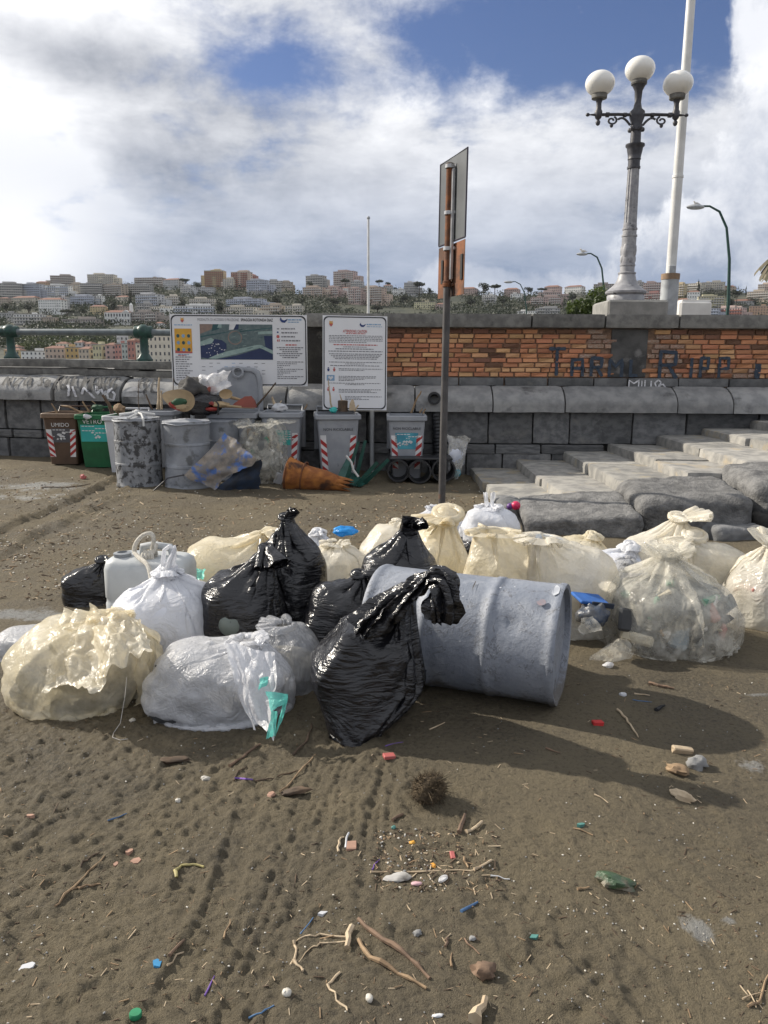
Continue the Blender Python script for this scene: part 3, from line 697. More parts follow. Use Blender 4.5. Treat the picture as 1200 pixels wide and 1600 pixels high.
# ---- ornate three-globe lamp
LY = 13.3; lb = P(977, 470, LY); LZ = lb.z
lamp = empty('ornate_street_lamp', (lb.x, LY, LZ), 0, 'ornate grey iron street lamp with three white globes on the brick parapet', 'street lamp')
lz = lambda v: P(985, v, LY).z - LZ
lx = lambda u, v=185: P(u, v, LY).x - lb.x
prof = [(0.30, -.02), (0.305, 0.10), (0.29, 0.12), (0.33, 0.15), (0.335, 0.19), (0.30, 0.22), (0.275, 0.25), (0.20, 0.33), (0.155, 0.44), (0.135, 0.55), (0.145, 0.56), (0.145, 0.59), (0.120, 0.60)]
lm = MB(); lm.lathe(prof, 28); lm.build('base', IRON, lamp, True)
sh = MB(); sh.lathe([(0.117, 0.60), (0.117, 0.72), (0.126, 0.725), (0.126, 0.75), (0.117, 0.755), (0.115, 1.32), (0.125, 1.325), (0.125, 1.36), (0.110, 1.365), (0.110, 1.46), (0.120, 1.465), (0.120, 1.50), (0.108, 1.51), (0.106, 1.60)], 24)
for k in range(4):     # oval shield and scroll relief
    a = k * math.pi / 2 - 0.7; sh.ellipsoid((0.105 * math.cos(a), 0.105 * math.sin(a), 1.04), (0.055, 0.03, 0.15), 10, 6, Matrix.Rotation(a + math.pi / 2, 3, 'Z'))
    sh.ellipsoid((0.11 * math.cos(a + .8), 0.11 * math.sin(a + .8), 0.86), (0.04, 0.022, 0.09), 8, 5, Matrix.Rotation(a + .8 + math.pi / 2, 3, 'Z'))
sh.build('shaft_drum', IRON, lamp, True)
fl = MB(); n = 48; rings = []
for z, r0 in ((1.60, 0.105), (1.75, 0.104), (2.30, 0.097), (2.68, 0.092)):
    rings.append([((r0 - (0.010 if i % 4 in (1, 2) else 0)) * math.cos(2 * math.pi * i / n), (r0 - (0.010 if i % 4 in (1, 2) else 0)) * math.sin(2 * math.pi * i / n), z) for i in range(n)])
fl.loft(rings); fl.build('fluted_shaft', IRON, lamp, True, 25)
cap_ = MB(); cap_.lathe([(0.092, 2.68), (0.105, 2.69), (0.105, 2.73), (0.094, 2.74), (0.094, 2.86), (0.104, 2.87), (0.104, 2.89), (0.10, 2.90), (0.108, 2.97), (0.122, 3.05), (0.125, 3.10), (0.150, 3.13), (0.150, 3.17), (0.085, 3.19), (0.080, 3.42), (0.10, 3.44), (0.10, 3.50), (0.085, 3.56), (0.12, 3.70), (0.12, 3.80), (0.07, 3.86), (0.05, 3.98), (0.062, 4.20), (0.10, 4.30), (0.125, 4.34), (0.11, 4.37)], 20)
for k in range(5): cap_.ellipsoid((0.10 * math.cos(k * 1.257), 0.10 * math.sin(k * 1.257), 3.46), (0.04, 0.04, 0.05), 8, 5)
zs = (lz(87) - 0.27) / 4.62; 
cap_.build('column_head', IRON_D, lamp, True)
ZA = 3.74
for s in (-1, 1):
    a = MB(); a.tube([(0, 0, ZA), (s * 0.3, 0, ZA + 0.01), (s * 0.66, 0, ZA)], 0.032, 8)
    a.lathe([(0.045, 0), (0.045, 0.05)], 10, (s * 0.22, 0, ZA), R=Matrix.Rotation(math.pi / 2, 3, 'Y')); a.lathe([(0.05, 0), (0.05, 0.05)], 10, (s * 0.5, 0, ZA), R=Matrix.Rotation(math.pi / 2, 3, 'Y'))
    a.tube([(s * 0.66, 0, ZA), (s * 0.76, 0, ZA)], [0.03, 0.012], 8); a.ellipsoid((s * 0.79, 0, ZA), (0.035, 0.035, 0.035), 8, 6)
    a.lathe([(0.012, -0.21), (0.03, -0.19), (0.04, -0.14), (0.02, -0.10), (0.05, -0.06), (0.06, 0.0), (0.062, 0.06), (0.045, 0.10), (0.040, 0.22), (0.06, 0.30), (0.09, 0.33), (0.09, 0.37)], 14, (s * 0.62, 0, ZA))
    cur = [(s * (0.10 + 0.20 * t), 0, ZA - 0.20 + 0.14 * math.sin(t * 2.2)) for t in np.linspace(0, 1, 8)]; a.tube(cur, 0.022, 6)
    sp = [(s * (0.40 + (0.085 - 0.06 * t) * math.cos(2 + 7.5 * t)), 0, ZA - 0.11 + (0.085 - 0.06 * t) * math.sin(2 + 7.5 * t)) for t in np.linspace(0, 1, 18)]; a.tube(sp, 0.018, 6)
    a.ellipsoid((s * 0.40, 0, ZA - 0.20), (0.03, 0.03, 0.05), 8, 6)
    a.build('arm', IRON_D, lamp, True)
for x_, z_ in ((-0.62, ZA + 0.60), (0.0, ZA + 0.87), (0.62, ZA + 0.60)):
    g = MB(); g.ellipsoid((x_, 0, z_), (0.232, 0.232, 0.245), 28, 18); g.build('globe', GLOBE, lamp, True, 80)
    c_ = MB(); c_.lathe([(0.095, -0.30), (0.12, -0.29), (0.125, -0.20), (0.10, -0.19)], 18, (x_, 0, z_)); c_.build('globe_collar', COPE, lamp, True)
lamp.scale = (1, 1, (P(998, 87, LY).z - LZ) / (ZA + 0.87 + 0.257))
# lean of a hair, as in the photograph
ped = empty('lamp_pedestal', (lb.x + 0.05, LY, 1.0), 0, 'squat grey stone pedestal under the three-globe street lamp', 'pedestal')
m = MB(); m.box((0.02, 0, (LZ - 1.0) / 2 - 0.01), (0.98, 0.98, LZ - 1.02), ch=0.03); m.build('block', CONCR, ped)
m = MB(); m.box((0.02, 0, 0.15), (1.10, 1.10, 0.30), ch=0.03); m.build('plinth', CONCR, ped)

# ---- flagpole with steel sleeve, white cabinet
FY = 14.2; fb = P(1043, 495, FY)
fp = empty('flagpole', (fb.x, FY, 1.0), 0, 'tall white flagpole rising from a rust-rimmed grey steel sleeve', 'flagpole')
zr = P(1043, 428, FY).z - 1.0
m = MB(); m.lathe([(0.155, 0.0), (0.150, zr - 0.10)], 20); m.build('sleeve', POLEG, fp, True)
m = MB(); m.lathe([(0.158, zr - 0.10), (0.160, zr), (0.135, zr + .005)], 20); m.build('sleeve_rim', M('dull_rust', (.30, .20, .12), (.22, .15, .10), 9, .8), fp, True)
m = MB(); m.lathe([(0.085, zr - 0.02), (0.085, zr + 1.6), (0.095, zr + 1.6), (0.095, zr + 1.64), (0.082, zr + 1.64), (0.062, zr + 7.5), (0.04, zr + 9.5)], 16)
m.build('pole', POLEW, fp, True); m = MB(); m.box((-0.02, -0.11, zr + 0.06), (0.12, 0.06, 0.14), ch=0.01); m.build('clamp', POLEG, fp)
wb = P(1077, 497, 15.5); cabz = P(1077, 472, 15.5).z
w = empty('white_cabinet', (wb.x, 15.5, 1.0), 0, 'white boxy cabinet beside the flagpole sleeve behind the brick parapet', 'cabinet')
m = MB(); m.box((0, 0, (cabz - 1) / 2), (0.62, 0.6, cabz - 1), ch=0.04); m.build('housing', WHITEC, w); m = MB(); m.box((0.02, 0, cabz - 0.99), (0.56, 0.52, 0.03), ch=.01); m.build('lid', WHITEC, w)
wl = empty('white_low_wall', (P(1005, 495, 17).x, 17, 1.0), 0, 'low white wall glimpsed between the lamp pedestal and the flagpole', 'wall'); m = MB(); hz_ = P(1010, 480, 17).z - 1; m.box((0, 0, hz_ / 2), (1.1, 0.3, hz_), ch=.02); m.build('block', WHITEC, wl); m = MB(); m.box((0, 0, hz_ + .02), (1.16, 0.36, 0.04), ch=.01); m.build('cap', WHITEC, wl)

# ---- curved street lights
def curved_lamp(u_base, u_head, v_head, v_base, y, label, r=0.07, bird=True):
    b = P(u_base, v_base, y); h = P(u_head, v_head, y); t = empty('curved_street_light', (b.x, y, 1.0), 0, label, 'street light', 'curved green street lights along the road behind the wall')
    H_ = h.z - 1.0; dx_ = h.x - b.x; lean = P(u_base, v_base, y).x - b.x
    path = [(0, 0, 0), (0, 0, H_ * 0.45), (dx_ * 0.06, 0, H_ * 0.70), (dx_ * 0.18, 0, H_ * 0.88), (dx_ * 0.36, 0, H_ * 0.97), (dx_ * 0.58, 0, H_ * 1.0), (dx_ * 0.75, 0, H_ * 1.0)]
    m = MB(); m.tube(path, [r, r * .9, r * .75, r * .65, r * .6, r * .5, r * .5], 8); m.build('pole', IRON_G, t, True)
    m = MB(); k = abs(dx_); m.ellipsoid((dx_ * 0.88, 0, H_ * 0.995), (k * 0.20, k * 0.10, k * 0.055), 12, 6); m.build('lamp_head', POLEG, t, True)
    return t
curved_lamp(1136, 1078, 322, 497, 30, 'tall curved street light nearest the right edge, right of the flagpole', 0.075)
curved_lamp(944, 904, 396, 497, 42, 'curved street light left of the three-globe lamp', 0.07)
curved_lamp(824, 790, 440, 497, 68, 'smallest far curved street light above the middle of the brick parapet', 0.07)
def bird(u, v, y, label):
    p = P(u, v, y); t = empty('seagull', p, 0.4, label, 'bird', 'gulls perched on the street lights'); m = MB()
    s = y / 30 * 0.55; m.ellipsoid((0, 0, 0.1 * s), (0.20 * s, 0.09 * s, 0.09 * s), 10, 7); m.ellipsoid((-0.19 * s, 0, 0.2 * s), (0.06 * s, 0.05 * s, 0.055 * s), 8, 6); m.tube([(-0.14 * s, 0, .12 * s), (-.19 * s, 0, .19 * s)], .05 * s, 6); m.tube([(0.15 * s, 0, .1 * s), (.34 * s, 0, .09 * s)], [.06 * s, .015 * s], 6)
    m.build('body', WHITEC, t, True); m = MB(); m.tube([(-.24 * s, 0, .2 * s), (-.31 * s, 0, .18 * s)], [.018 * s, .005 * s], 5); m.build('beak', M('beak_yellow', (.5, .35, .05)), t)
    m = MB(); m.tube([(0, .03 * s, 0), (0, .03 * s, .08 * s)], .01 * s, 4); m.tube([(0, -.03 * s, 0), (0, -.03 * s, .08 * s)], .01 * s, 4); m.build('legs', IRON_D, t)
bird(1088, 320.5, 30, 'small gull perched on the tallest curved street light'); bird(911, 394.5, 42, 'small gull perched on the curved light left of the globe lamp')
wp = empty('thin_mast', (P(575.5, 490, 45).x, 45, 1.0), 0, 'thin bare white mast rising above the two notice boards', 'mast'); m = MB(); zt = P(575, 342, 45).z - 1; m.tube([(0, 0, 0), (0, 0, zt)], [0.085, 0.06], 8); m.build('pole', POLEW, wp, True); m = MB(); m.ellipsoid((0, 0, zt + .05), (.1, .1, .1), 8, 6); m.build('finial', POLEG, wp, True)

# ---- green railing on the left parapet
rl = empty('railing', (0, 0, 0), 0, 'grey pipe rail held by green cast iron posts on the left parapet', 'railing')
def rail_post(u):
    x = P(u, 540, yw(-4) + .45).x; y = yw(x) + 0.42; z0 = 1.500 + zo(x) - 0.012; zt = P(u, 507, y).z; h = zt - z0
    m = MB(); m.lathe([(0.115, 0), (0.115, 0.03), (0.10, 0.045), (0.075, 0.09), (0.062, 0.11), (0.060, h * 0.62), (0.075, h * .66), (0.10, h * 0.72), (0.112, h * .80), (0.10, h * 0.90), (0.075, h * 0.95), (0.03, h)], 16, (x, y, z0))
    m.lathe([(0.082, -0.13), (0.09, -.11), (0.09, 0.11), (0.082, 0.13)], 12, (x, y, z0 + h * 0.79), R=Matrix.Rotation(math.pi / 2, 3, 'Y'))
    m.build('post', IRON_G, rl, True); return Vector((x, y, z0 + h * 0.785))
pr = [rail_post(-232), rail_post(0), rail_post(229)]
pr.append(Vector((XP + 0.05, yw(XP) + 0.42, pr[-1].z - 0.02)))
m = MB(); m.tube(pr, 0.048, 12); m.build('pipe', RAILM, rl, True)

# ---- foliage helpers
def leafmat(name, c1, c2, sc=3.0):
    m, nt, b, out = new_mat(name); v = objvec(nt); n = tnoise(nt, v, sc, 4, 0.6)
    col = tmix(nt, n.step(.35, .65), c1, c2)
    oi = nt.nodes.new('ShaderNodeObjectInfo'); hs = nt.nodes.new('ShaderNodeHueSaturation'); nt.links.new((0.8 + X(nt, oi.outputs['Random']) * 0.45).s, hs.inputs['Value']); nt.links.new(col, hs.inputs['Color']); col = hs.outputs[0]
    nt.links.new(col, b.inputs['Base Color']); b.inputs['Roughness'].default_value = 0.6
    tr = nt.nodes.new('ShaderNodeBsdfTranslucent'); nt.links.new(col, tr.inputs[0]); mx = nt.nodes.new('ShaderNodeMixShader'); mx.inputs[0].default_value = 0.3
    nt.links.new(b.outputs[0], mx.inputs[1]); nt.links.new(tr.outputs[0], mx.inputs[2]); nt.links.new(mx.outputs[0], out.inputs[0]); return m
LEAF_N = leafmat('shrub_leaves', (0.075, 0.105, 0.022), (0.030, 0.048, 0.014), 2.0)
LEAF_F = leafmat('hill_leaves', (0.030, 0.040, 0.018), (0.016, 0.023, 0.012), 0.05)
LEAF_G = leafmat('bright_hill_leaves', (0.070, 0.085, 0.030), (0.036, 0.048, 0.018), 0.05)
BARK = M('bark', (0.09, 0.07, 0.05), (0.05, 0.04, 0.03), 8, 0.9)
def crown_pts(n, lobes, rng, shell=0.55):
    out = []
    w = np.array([l[3] * l[4] * l[5] for l in lobes]) ** 0.67; w /= w.sum()
    for l, k in zip(lobes, rng.multinomial(n, w)):
        d = rng.normal(size=(k, 3)); d /= np.linalg.norm(d, axis=1, keepdims=True); r = rng.uniform(shell ** 3, 1, (k, 1)) ** (1 / 3)
        out.append(np.array(l[:3]) + d * r * np.array(l[3:6]))
    return np.concatenate(out)
def bush(u0, u1, v0, v1, y, label, n=6500):
    a, b = P(u0, v1, y), P(u1, v1, y); zt = P(u0, v0, y).z; w = b.x - a.x; h = zt - 1.0; rng = np.random.default_rng(3)
    t = empty('leafy_tree', ((a.x + b.x) / 2, y, 1.0), 0, label, 'tree')
    lobes = [(0.12 * w, 0, h * 0.72, w * 0.24, w * .3, h * 0.26), (-0.12 * w, 0, h * 0.6, w * 0.25, w * .3, h * 0.24), (0.30 * w, 0, h * 0.5, w * 0.22, w * .3, h * 0.25), (-0.32 * w, 0, h * 0.42, w * 0.18, w * .25, h * 0.2), (0.0, 0, h * 0.4, w * 0.45, w * .3, h * 0.3)] + [(rng.uniform(-.4, .4) * w, rng.uniform(-.2, .2) * w, h * rng.uniform(.4, .8), w * .1, w * .1, h * .1) for _ in range(9)]
    v, q = leaf_cloud(crown_pts(n, lobes, rng, 0.4), 0.085, rng); link('crown', quadmesh('crown', v, q, LEAF_N, False), t)
    m = MB(); m.tube([(0, 0, 0), (.05, 0, h * .3), (0, 0, h * .6)], [0.12, .09, .05], 7); m.tube([(.05, 0, h * .3), (.25 * w, 0, h * .55)], [.06, .03], 5); m.tube([(.0, 0, h * .28), (-.25 * w, 0, h * .5)], [.06, .03], 5); m.build('trunk', BARK, t, True)
bush(874, 972, 441, 500, 32, 'leafy green tree behind the brick parapet left of the globe lamp')
# palm at the very right edge
pp = P(1216, 440, 40); palm = empty('palm_tree', (pp.x, 40, 1.0), 0, 'palm with drooping grey fronds cut off by the right edge', 'palm')
m = MB(); zc = P(1216, 402, 40).z - 1; m.tube([(0.3, 0, 0), (0.1, 0, zc * .6), (0, 0, zc)], [.25, .2, .18], 9); m.build('trunk', BARK, palm, True)
FRM = M('dry_fronds', (0.10, 0.10, 0.06), (0.16, 0.13, 0.09), 6, .8)
for k in range(22):
    a = k * 2.4; up = RNG.uniform(-0.6, 0.9); m = MB(); L = RNG.uniform(0.9, 1.3); pts = [Vector((math.cos(a) * L * t, math.sin(a) * L * t, zc + up * t * .6 - 1.1 * t * t)) for t in np.linspace(0, 1, 7)]
    for i in range(6):
        d = Vector((-math.sin(a), math.cos(a), 0)); 
        for s in (-1, 1): m.add([pts[i], pts[i + 1], pts[i + 1] + d * s * .16 - Vector((0, 0, .14)), pts[i] + d * s * .16 - Vector((0, 0, .14))], [(0, 1, 2, 3)])
    m.build('frond', FRM, palm)

# ================================================================== THE HILL
VR_U = [-500, 0, 130, 300, 420, 470, 520, 600, 660, 760, 880, 930, 1000, 1060, 1120, 1160, 1210, 1500]
VR_V = [452, 450, 448, 446, 450, 458, 452, 452, 456, 460, 459, 455, 455, 452, 452, 463, 468, 470]
def v_of(y): return 562 - (y - 500) / 900.0 * 127
def y_of(v): return 500 + (562 - v) / 127.0 * 900
def slope_of(v):
    b = (800 - v) / FPX; return (-math.sin(PITCH) + b * math.cos(PITCH)) / (math.cos(PITCH) + b * math.sin(PITCH))
hu = np.linspace(-420, 1620, 170); hy = np.concatenate([np.linspace(470, 1420, 90), np.geomspace(1450, 2600, 14)])
HV = []
def hill_z(x, y):
    u = 600 + x / y * 1200 * 0.985; vr = float(np.interp(u, VR_U, VR_V)); yr = y_of(vr)
    u_c = u - 600
    if y <= yr: v = v_of(y)
    else: v = vr + (y - yr) * 0.02
    return CAM_H + y * slope_of(v - u_c * math.tan(ROLL))
HX, HY = np.meshgrid(hu, hy); hv = np.zeros(HX.shape + (3,))
for i in range(HX.shape[0]):
    for j in range(HX.shape[1]):
        y = HY[i, j]; x = (HX[i, j] - 600) / 1200 * y / 0.985; hv[i, j] = (x, y, hill_z(x, y))
hn = fbm(hv * np.array([.02, .02, 0]), 4, 3); hv[..., 2] += hn * 2.5 - 2.0
HILLM = M('hill_earth', (0.055, 0.058, 0.034), (0.026, 0.032, 0.020), 0.03, 0.95, c3=(0.13, 0.115, 0.08), s3=0.012, t3=(.55, .7))
tag(link('hill', quadmesh('hill', hv, grid_quads(*HX.shape), HILLM, True)), kind='structure')
rngh = np.random.default_rng(5)
N = 17000; uu = rngh.uniform(-250, 1450, N); yy = rngh.uniform(520, 1330, N); base = []
cl = fbm(np.stack([uu * .02, yy * .012, uu * 0], -1), 3, 7)
for u, y, c in zip(uu, yy, cl):
    vr = float(np.interp(u, VR_U, VR_V))
    if v_of(y) < vr - 1 or c < -0.25 or (y < 640 and u < 300): continue
    x = (u - 600) / 1200 * y / .985; base.append((x, y, hill_z(x, y)))
base = np.array(base); k = 14
pts = np.repeat(base, k, 0) + rngh.normal(size=(len(base) * k, 3)) * np.array([3.4, 3.4, 2.0]) + np.array([0, 0, 2.0])
v, q = leaf_cloud(pts, 1.35, rngh); tag(link('hillside_woods', quadmesh('hillside_woods', v, q, LEAF_F, False)), 'dark scrub and woods covering the far hillside', 'woodland', kind='stuff')
# brighter slope left of centre behind the railing
gp = []
for _ in range(2600):
    u, vv = rngh.uniform(50, 190), rngh.uniform(512, 545)
    if vv < 520 + abs(u - 125) * 0.2 - 6 or rngh.random() < .1: continue
    y = y_of(vv); x = (u - 600) / 1200 * y / .985; gp.append((x, y, hill_z(x, y) + 1))
gp = np.repeat(np.array(gp), 8, 0); gp = gp + rngh.normal(size=gp.shape) * 1.8
v, q = leaf_cloud(gp, 1.1, rngh); tag(link('green_slope', quadmesh('green_slope', v, q, LEAF_G, False)), 'bright green overgrown slope seen below the pipe rail', 'scrub', kind='stuff')

# ---- buildings on the hill
WIN = M('window_dark', (0.075, 0.08, 0.09), (0.045, 0.048, 0.055), 1, 0.3)
BAL = M('balcony_pale', (0.66, 0.64, 0.60), (0.56, 0.54, 0.51), 1, 0.8)
BALR = M('balcony_red', (0.36, 0.13, 0.09), (0.30, 0.11, 0.08), 1, 0.8)
BALB = M('balcony_blue', (0.54, 0.58, 0.66), (0.46, 0.50, 0.58), 1, 0.8)
TILE = M('roof_tile', (0.24, 0.12, 0.085), (0.17, 0.09, 0.065), 1, 0.9)
FLATR = M('flat_roof', (0.34, 0.32, 0.30), (0.26, 0.25, 0.24), 1, 0.9)
PAL = dict(grey=(.42, .415, .40), pale=(.60, .60, .60), white=(.80, .80, .77), cream=(.74, .66, .50), tan=(.52, .41, .29), yellow=(.66, .49, .20), ochre=(.66, .40, .08), pink=(.58, .39, .33), red=(.55, .20, .15), blue=(.46, .50, .59), brown=(.40, .33, .275), teal=(.42, .52, .48), peach=(.64, .46, .33), orange=(.64, .38, .20), lemon=(.66, .59, .30))
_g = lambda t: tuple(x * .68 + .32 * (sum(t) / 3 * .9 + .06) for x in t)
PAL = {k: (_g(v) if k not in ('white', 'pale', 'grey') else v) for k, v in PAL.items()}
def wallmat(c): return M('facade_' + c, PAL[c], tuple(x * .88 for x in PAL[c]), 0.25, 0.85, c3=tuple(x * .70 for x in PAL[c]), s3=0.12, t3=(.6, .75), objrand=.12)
def building(u0, u1, vt, vb, c, label, style='slab', floors=None, y=None, depth=None, bal=None, roof=None, group='houses on the far hillside'):
    y = y or y_of(vb); b = P((u0 + u1) / 2, vb, y); w = P(u1, vb, y).x - P(u0, vb, y).x; h = P(u0, vt, y).z - b.z; d = depth or max(9, min(w * .7, 16))
    fl_ = floors or max(2, int(round(h / 3.3))); fh = h / fl_; rz = RNG.uniform(-.55, -.05) - math.atan2(b.x, y) * .6 - (.15 if y < 620 else 0)
    t = empty('apartment_building' if fl_ > 3 else 'house', (b.x, y + d / 2, b.z), rz, label, 'building', group)
    m = MB(); m.box((0, 0, h / 2 - 4), (w, d, h + 8)); m.build('wall', wallmat(c), t)
    m = MB(); roof = roof or ('tile' if style in ('villa', 'church') else 'flat')
    if roof == 'tile': m.loft([[(-w / 2 - .4, -d / 2 - .4, h), (w / 2 + .4, -d / 2 - .4, h), (w / 2 + .4, d / 2 + .4, h), (-w / 2 - .4, d / 2 + .4, h)], [(-w / 2 + d * .3, 0, h + d * .18), (w / 2 - d * .3, 0, h + d * .18), (w / 2 - d * .3, .1, h + d * .18), (-w / 2 + d * .3, .1, h + d * .18)]]); m.build('roof', TILE, t)
    else:
        m.box((0, 0, h + .25), (w + .5, d + .5, .5)); ro = m.build('roof', FLATR, t)
        m = MB(); m.box((w * RNG.uniform(-.3, .3), 0, h + 1.4), (min(w * .3, 5), 4, 1.9)); m.build('stair_head', wallmat(c), ro)
    if style in ('slab', 'tower') and w > 14:
        sd = 1 if RNG.random() < .5 else -1; k1 = RNG.uniform(.18, .34); hh = h * RNG.uniform(.55, .8); g = MB(); g.box((sd * (w / 2 + w * k1 / 2 - .2), d * .15, hh / 2 - 4), (w * k1, d * .8, hh + 8)); wg = g.build('wing', wallmat(c), t); ww = MB()
        for f in range(max(1, int(hh / fh))):
            for i in range(3): ww.box((sd * (w / 2 + w * k1 * (i + .5) / 3), d * .15 - d * .4 - .02, f * fh + fh * .52), (w * k1 * .13, .16, fh * .45))
        ww.build('windows', WIN, wg)['kind'] = 'stuff'
        g = MB(); g.box((-sd * w * .12, d * .1, h + 1.9), (w * RNG.uniform(.3, .55), d * .6, 2.8)); g.build('penthouse', wallmat(c), t)
    wm, bm = MB(), MB(); nc = max(2, int(round(w / 3.1))); cw = w / nc
    for f in range(fl_):
        z = f * fh + fh * .52
        for i in range(nc):
            if style == 'slab' and RNG.random() < .06: continue
            wm.box((-w / 2 + (i + .5) * cw, -d / 2 - .02, z), (cw * (.48 if style != 'villa' else .34), .16, fh * (.50 if style != 'villa' else .44)))
        for s in (-1, 1):
            for i in range(2): wm.box((s * (w / 2 + .02), -d / 2 + (i + .5) * d / 2, z), (.16, d * .16, fh * .5))
        if style in ('slab', 'tower', 'terrace'):
            ext = 1.3 if style != 'terrace' else 2.4
            if f > 0 or style == 'terrace':
                for a, bb in (((-.5, .5),) if style == 'terrace' else ((-.48, -.08), (.1, .48)) if RNG.random() < .5 else ((-.48, .48),)):
                    bm.box(((a + bb) / 2 * w, -d / 2 - ext / 2, f * fh + .40), ((bb - a) * w, ext, .95)); 
    wm.build('windows', WIN, t)['kind'] = 'stuff'
    if bm.v: bm.build('balconies', {'red': BALR, 'blue': BALB}.get(bal, BAL), t)['kind'] = 'stuff'
    if style == 'church':
        m = MB(); m.loft([[(w * .18, -d / 2 - .3, h), (w * .5, -d / 2 - .3, h), (w * .5, d / 2, h), (w * .18, d / 2, h)], [(w * .34, -d / 2 - .3, h + w * .09), (w * .341, -d / 2 - .3, h + w * .09), (w * .341, d / 2, h + w * .09), (w * .34, d / 2, h + w * .09)]]); m.build('pediment', wallmat(c), t)
        tw = MB(); tw.box((w * .42, d * .3, h + w * .06), (w * .11, w * .11, w * .5)); tw.loft([[(w * .42 + a * w * .06, d * .3 + bb * w * .06, h + w * .31) for a, bb in ((-1, -1), (1, -1), (1, 1), (-1, 1))], [(w * .42 + a * .05, d * .3 + bb * .05, h + w * .40) for a, bb in ((-1, -1), (1, -1), (1, 1), (-1, 1))]]); tw.build('bell_tower', wallmat(c), t)
    return t
B = building
B(0, 33, 443, 466, 'grey', 'grey apartment block on the ridge at the left edge of the photo', 'slab')
B(33, 66, 444, 465, 'blue', 'grey blue apartment block on the ridge left of the brown tower', 'slab', bal='blue')
B(57, 74, 441, 453, 'orange', 'orange house front peeping behind the blue balconied block on the left ridge', 'villa')
B(72, 108, 446, 465, 'white', 'white block with blue balconies in front of the brown ridge tower', 'slab', bal='blue')
B(79, 113, 431, 448, 'brown', 'brown boxy tower block on the left ridge', 'tower')
B(109, 126, 444, 460, 'tan', 'tan narrow block right of the brown ridge tower', 'slab')
B(137, 179, 429, 447, 'cream', 'cream tower block on the left ridge with stepped top', 'tower')
B(126, 160, 443, 464, 'grey', 'grey terraced block below the cream ridge tower', 'terrace')
B(155, 196, 444, 464, 'tan', 'tan terraced block right of the cream ridge tower', 'terrace')
B(196, 236, 444, 461, 'grey', 'long grey terraced block on the ridge left of the sloping pale house', 'terrace')
B(210, 256, 434, 447, 'brown', 'brown terraced block topping the ridge above the map board', 'terrace')
B(255, 284, 437, 451, 'pale', 'pale house with sloping roof on the ridge above the map board', 'villa')
B(283, 302, 447, 461, 'pale', 'small pale block on the ridge just left of the yellow tower', 'slab')
B(61, 98, 468, 489, 'white', 'white classical villa with arched windows and red roof on the left slope', 'villa')
B(92, 106, 464, 486, 'pale', 'pale narrow house right of the white classical villa', 'slab')
B(0, 14, 466, 480, 'tan', 'tan house on the slope at the left edge, below the grey ridge block', 'villa')
B(17, 60, 465, 474, 'cream', 'long low cream house left of the white classical villa', 'villa')
B(110, 150, 463, 478, 'blue', 'blue grey balconied block right of the white classical villa', 'slab', bal='blue')
B(149, 161, 462, 478, 'white', 'white narrow block with dark balconies above the church', 'slab')
B(141, 165, 479, 490, 'yellow', 'small yellow house left of the white church', 'villa')
B(172, 200, 479, 490, 'peach', 'peach house with flat roof behind the white church', 'villa', roof='flat')
B(164, 204, 488, 506, 'white', 'white church with bell tower and pediment above the pipe rail', 'church', floors=2)
B(181, 202, 464, 472, 'cream', 'low cream house in the trees above the peach house', 'villa')
B(212, 253, 460, 481, 'pale', 'pale blue grey block of three wide storeys on the slope left of the map board', 'slab', bal='blue')
B(250, 281, 463, 479, 'cream', 'cream block right of the pale three storey block on the left slope', 'slab')
B(214, 236, 475, 488, 'grey', 'small dark grey block below the pale three storey block', 'slab')
B(235, 272, 479, 489, 'cream', 'low cream terraced house between dark grey block and the map board', 'terrace')
B(204, 251, 488, 506, 'brown', 'grey brown block directly above the right green railing post', 'slab')
B(0, 22, 489, 500, 'grey', 'low grey house just above the rail at the left edge', 'villa', roof='flat')
B(22, 66, 491, 506, 'white', 'white stepped terrace house just above the rail on the left', 'terrace')
B(66, 86, 496, 508, 'tan', 'small tan house just above the rail beside the white terraces', 'villa', roof='flat')
B(93, 156, 499, 509, 'brown', 'long dark colonnaded building just above the pipe rail', 'slab', floors=2)
B(242, 256, 505, 512, 'white', 'tiny white house just right of the right green railing post', 'villa')
B(0, 30, 512, 530, 'brown', 'brown retaining house below the rail at the left edge', 'villa', roof='flat')
B(320, 351, 423, 451, 'yellow', 'yellow tower with red balconies, left of the tower pair on the ridge', 'tower', bal='red')
B(349, 366, 436, 452, 'cream', 'low cream block between the two towers with red balconies', 'slab')
B(362, 392, 425, 451, 'peach', 'peach tower with red balconies, right of the tower pair on the ridge', 'tower', bal='red')
B(388, 402, 431, 445, 'red', 'reddish block stepping down behind the right red balconied tower', 'tower', bal='red')
B(386, 419, 438, 459, 'blue', 'blue grey block with white balconies right of the red balconied towers', 'slab', bal='blue')
B(418, 441, 439, 451, 'grey', 'grey ridge block right of the blue grey balconied block', 'slab')
B(440, 457, 441, 451, 'tan', 'tan low ridge block above the gap between the boards', 'slab')
B(284, 334, 449, 459, 'pale', 'long low pale houses under the yellow ridge tower', 'villa', roof='flat')
B(296, 337, 467, 479, 'cream', 'cream block with many windows above the left half of the map board', 'slab')
B(270, 336, 478, 492, 'white', 'long white block right above the top left of the map board', 'slab', bal='blue')
B(352, 415, 467, 481, 'blue', 'long blue grey balconied block above the middle of the map board', 'slab', bal='blue')
B(347, 402, 480, 493, 'cream', 'cream block resting just above the map board below the long blue block', 'slab')
B(410, 441, 477, 491, 'tan', 'tan block with yellow eaves right of the long blue block', 'slab')
B(447, 474, 478, 491, 'cream', 'cream block with yellow roof line just above the right end of the map board', 'slab')
B(390, 420, 455, 461, 'grey', 'long grey retaining terrace below the blue grey ridge block', 'villa', roof='flat')
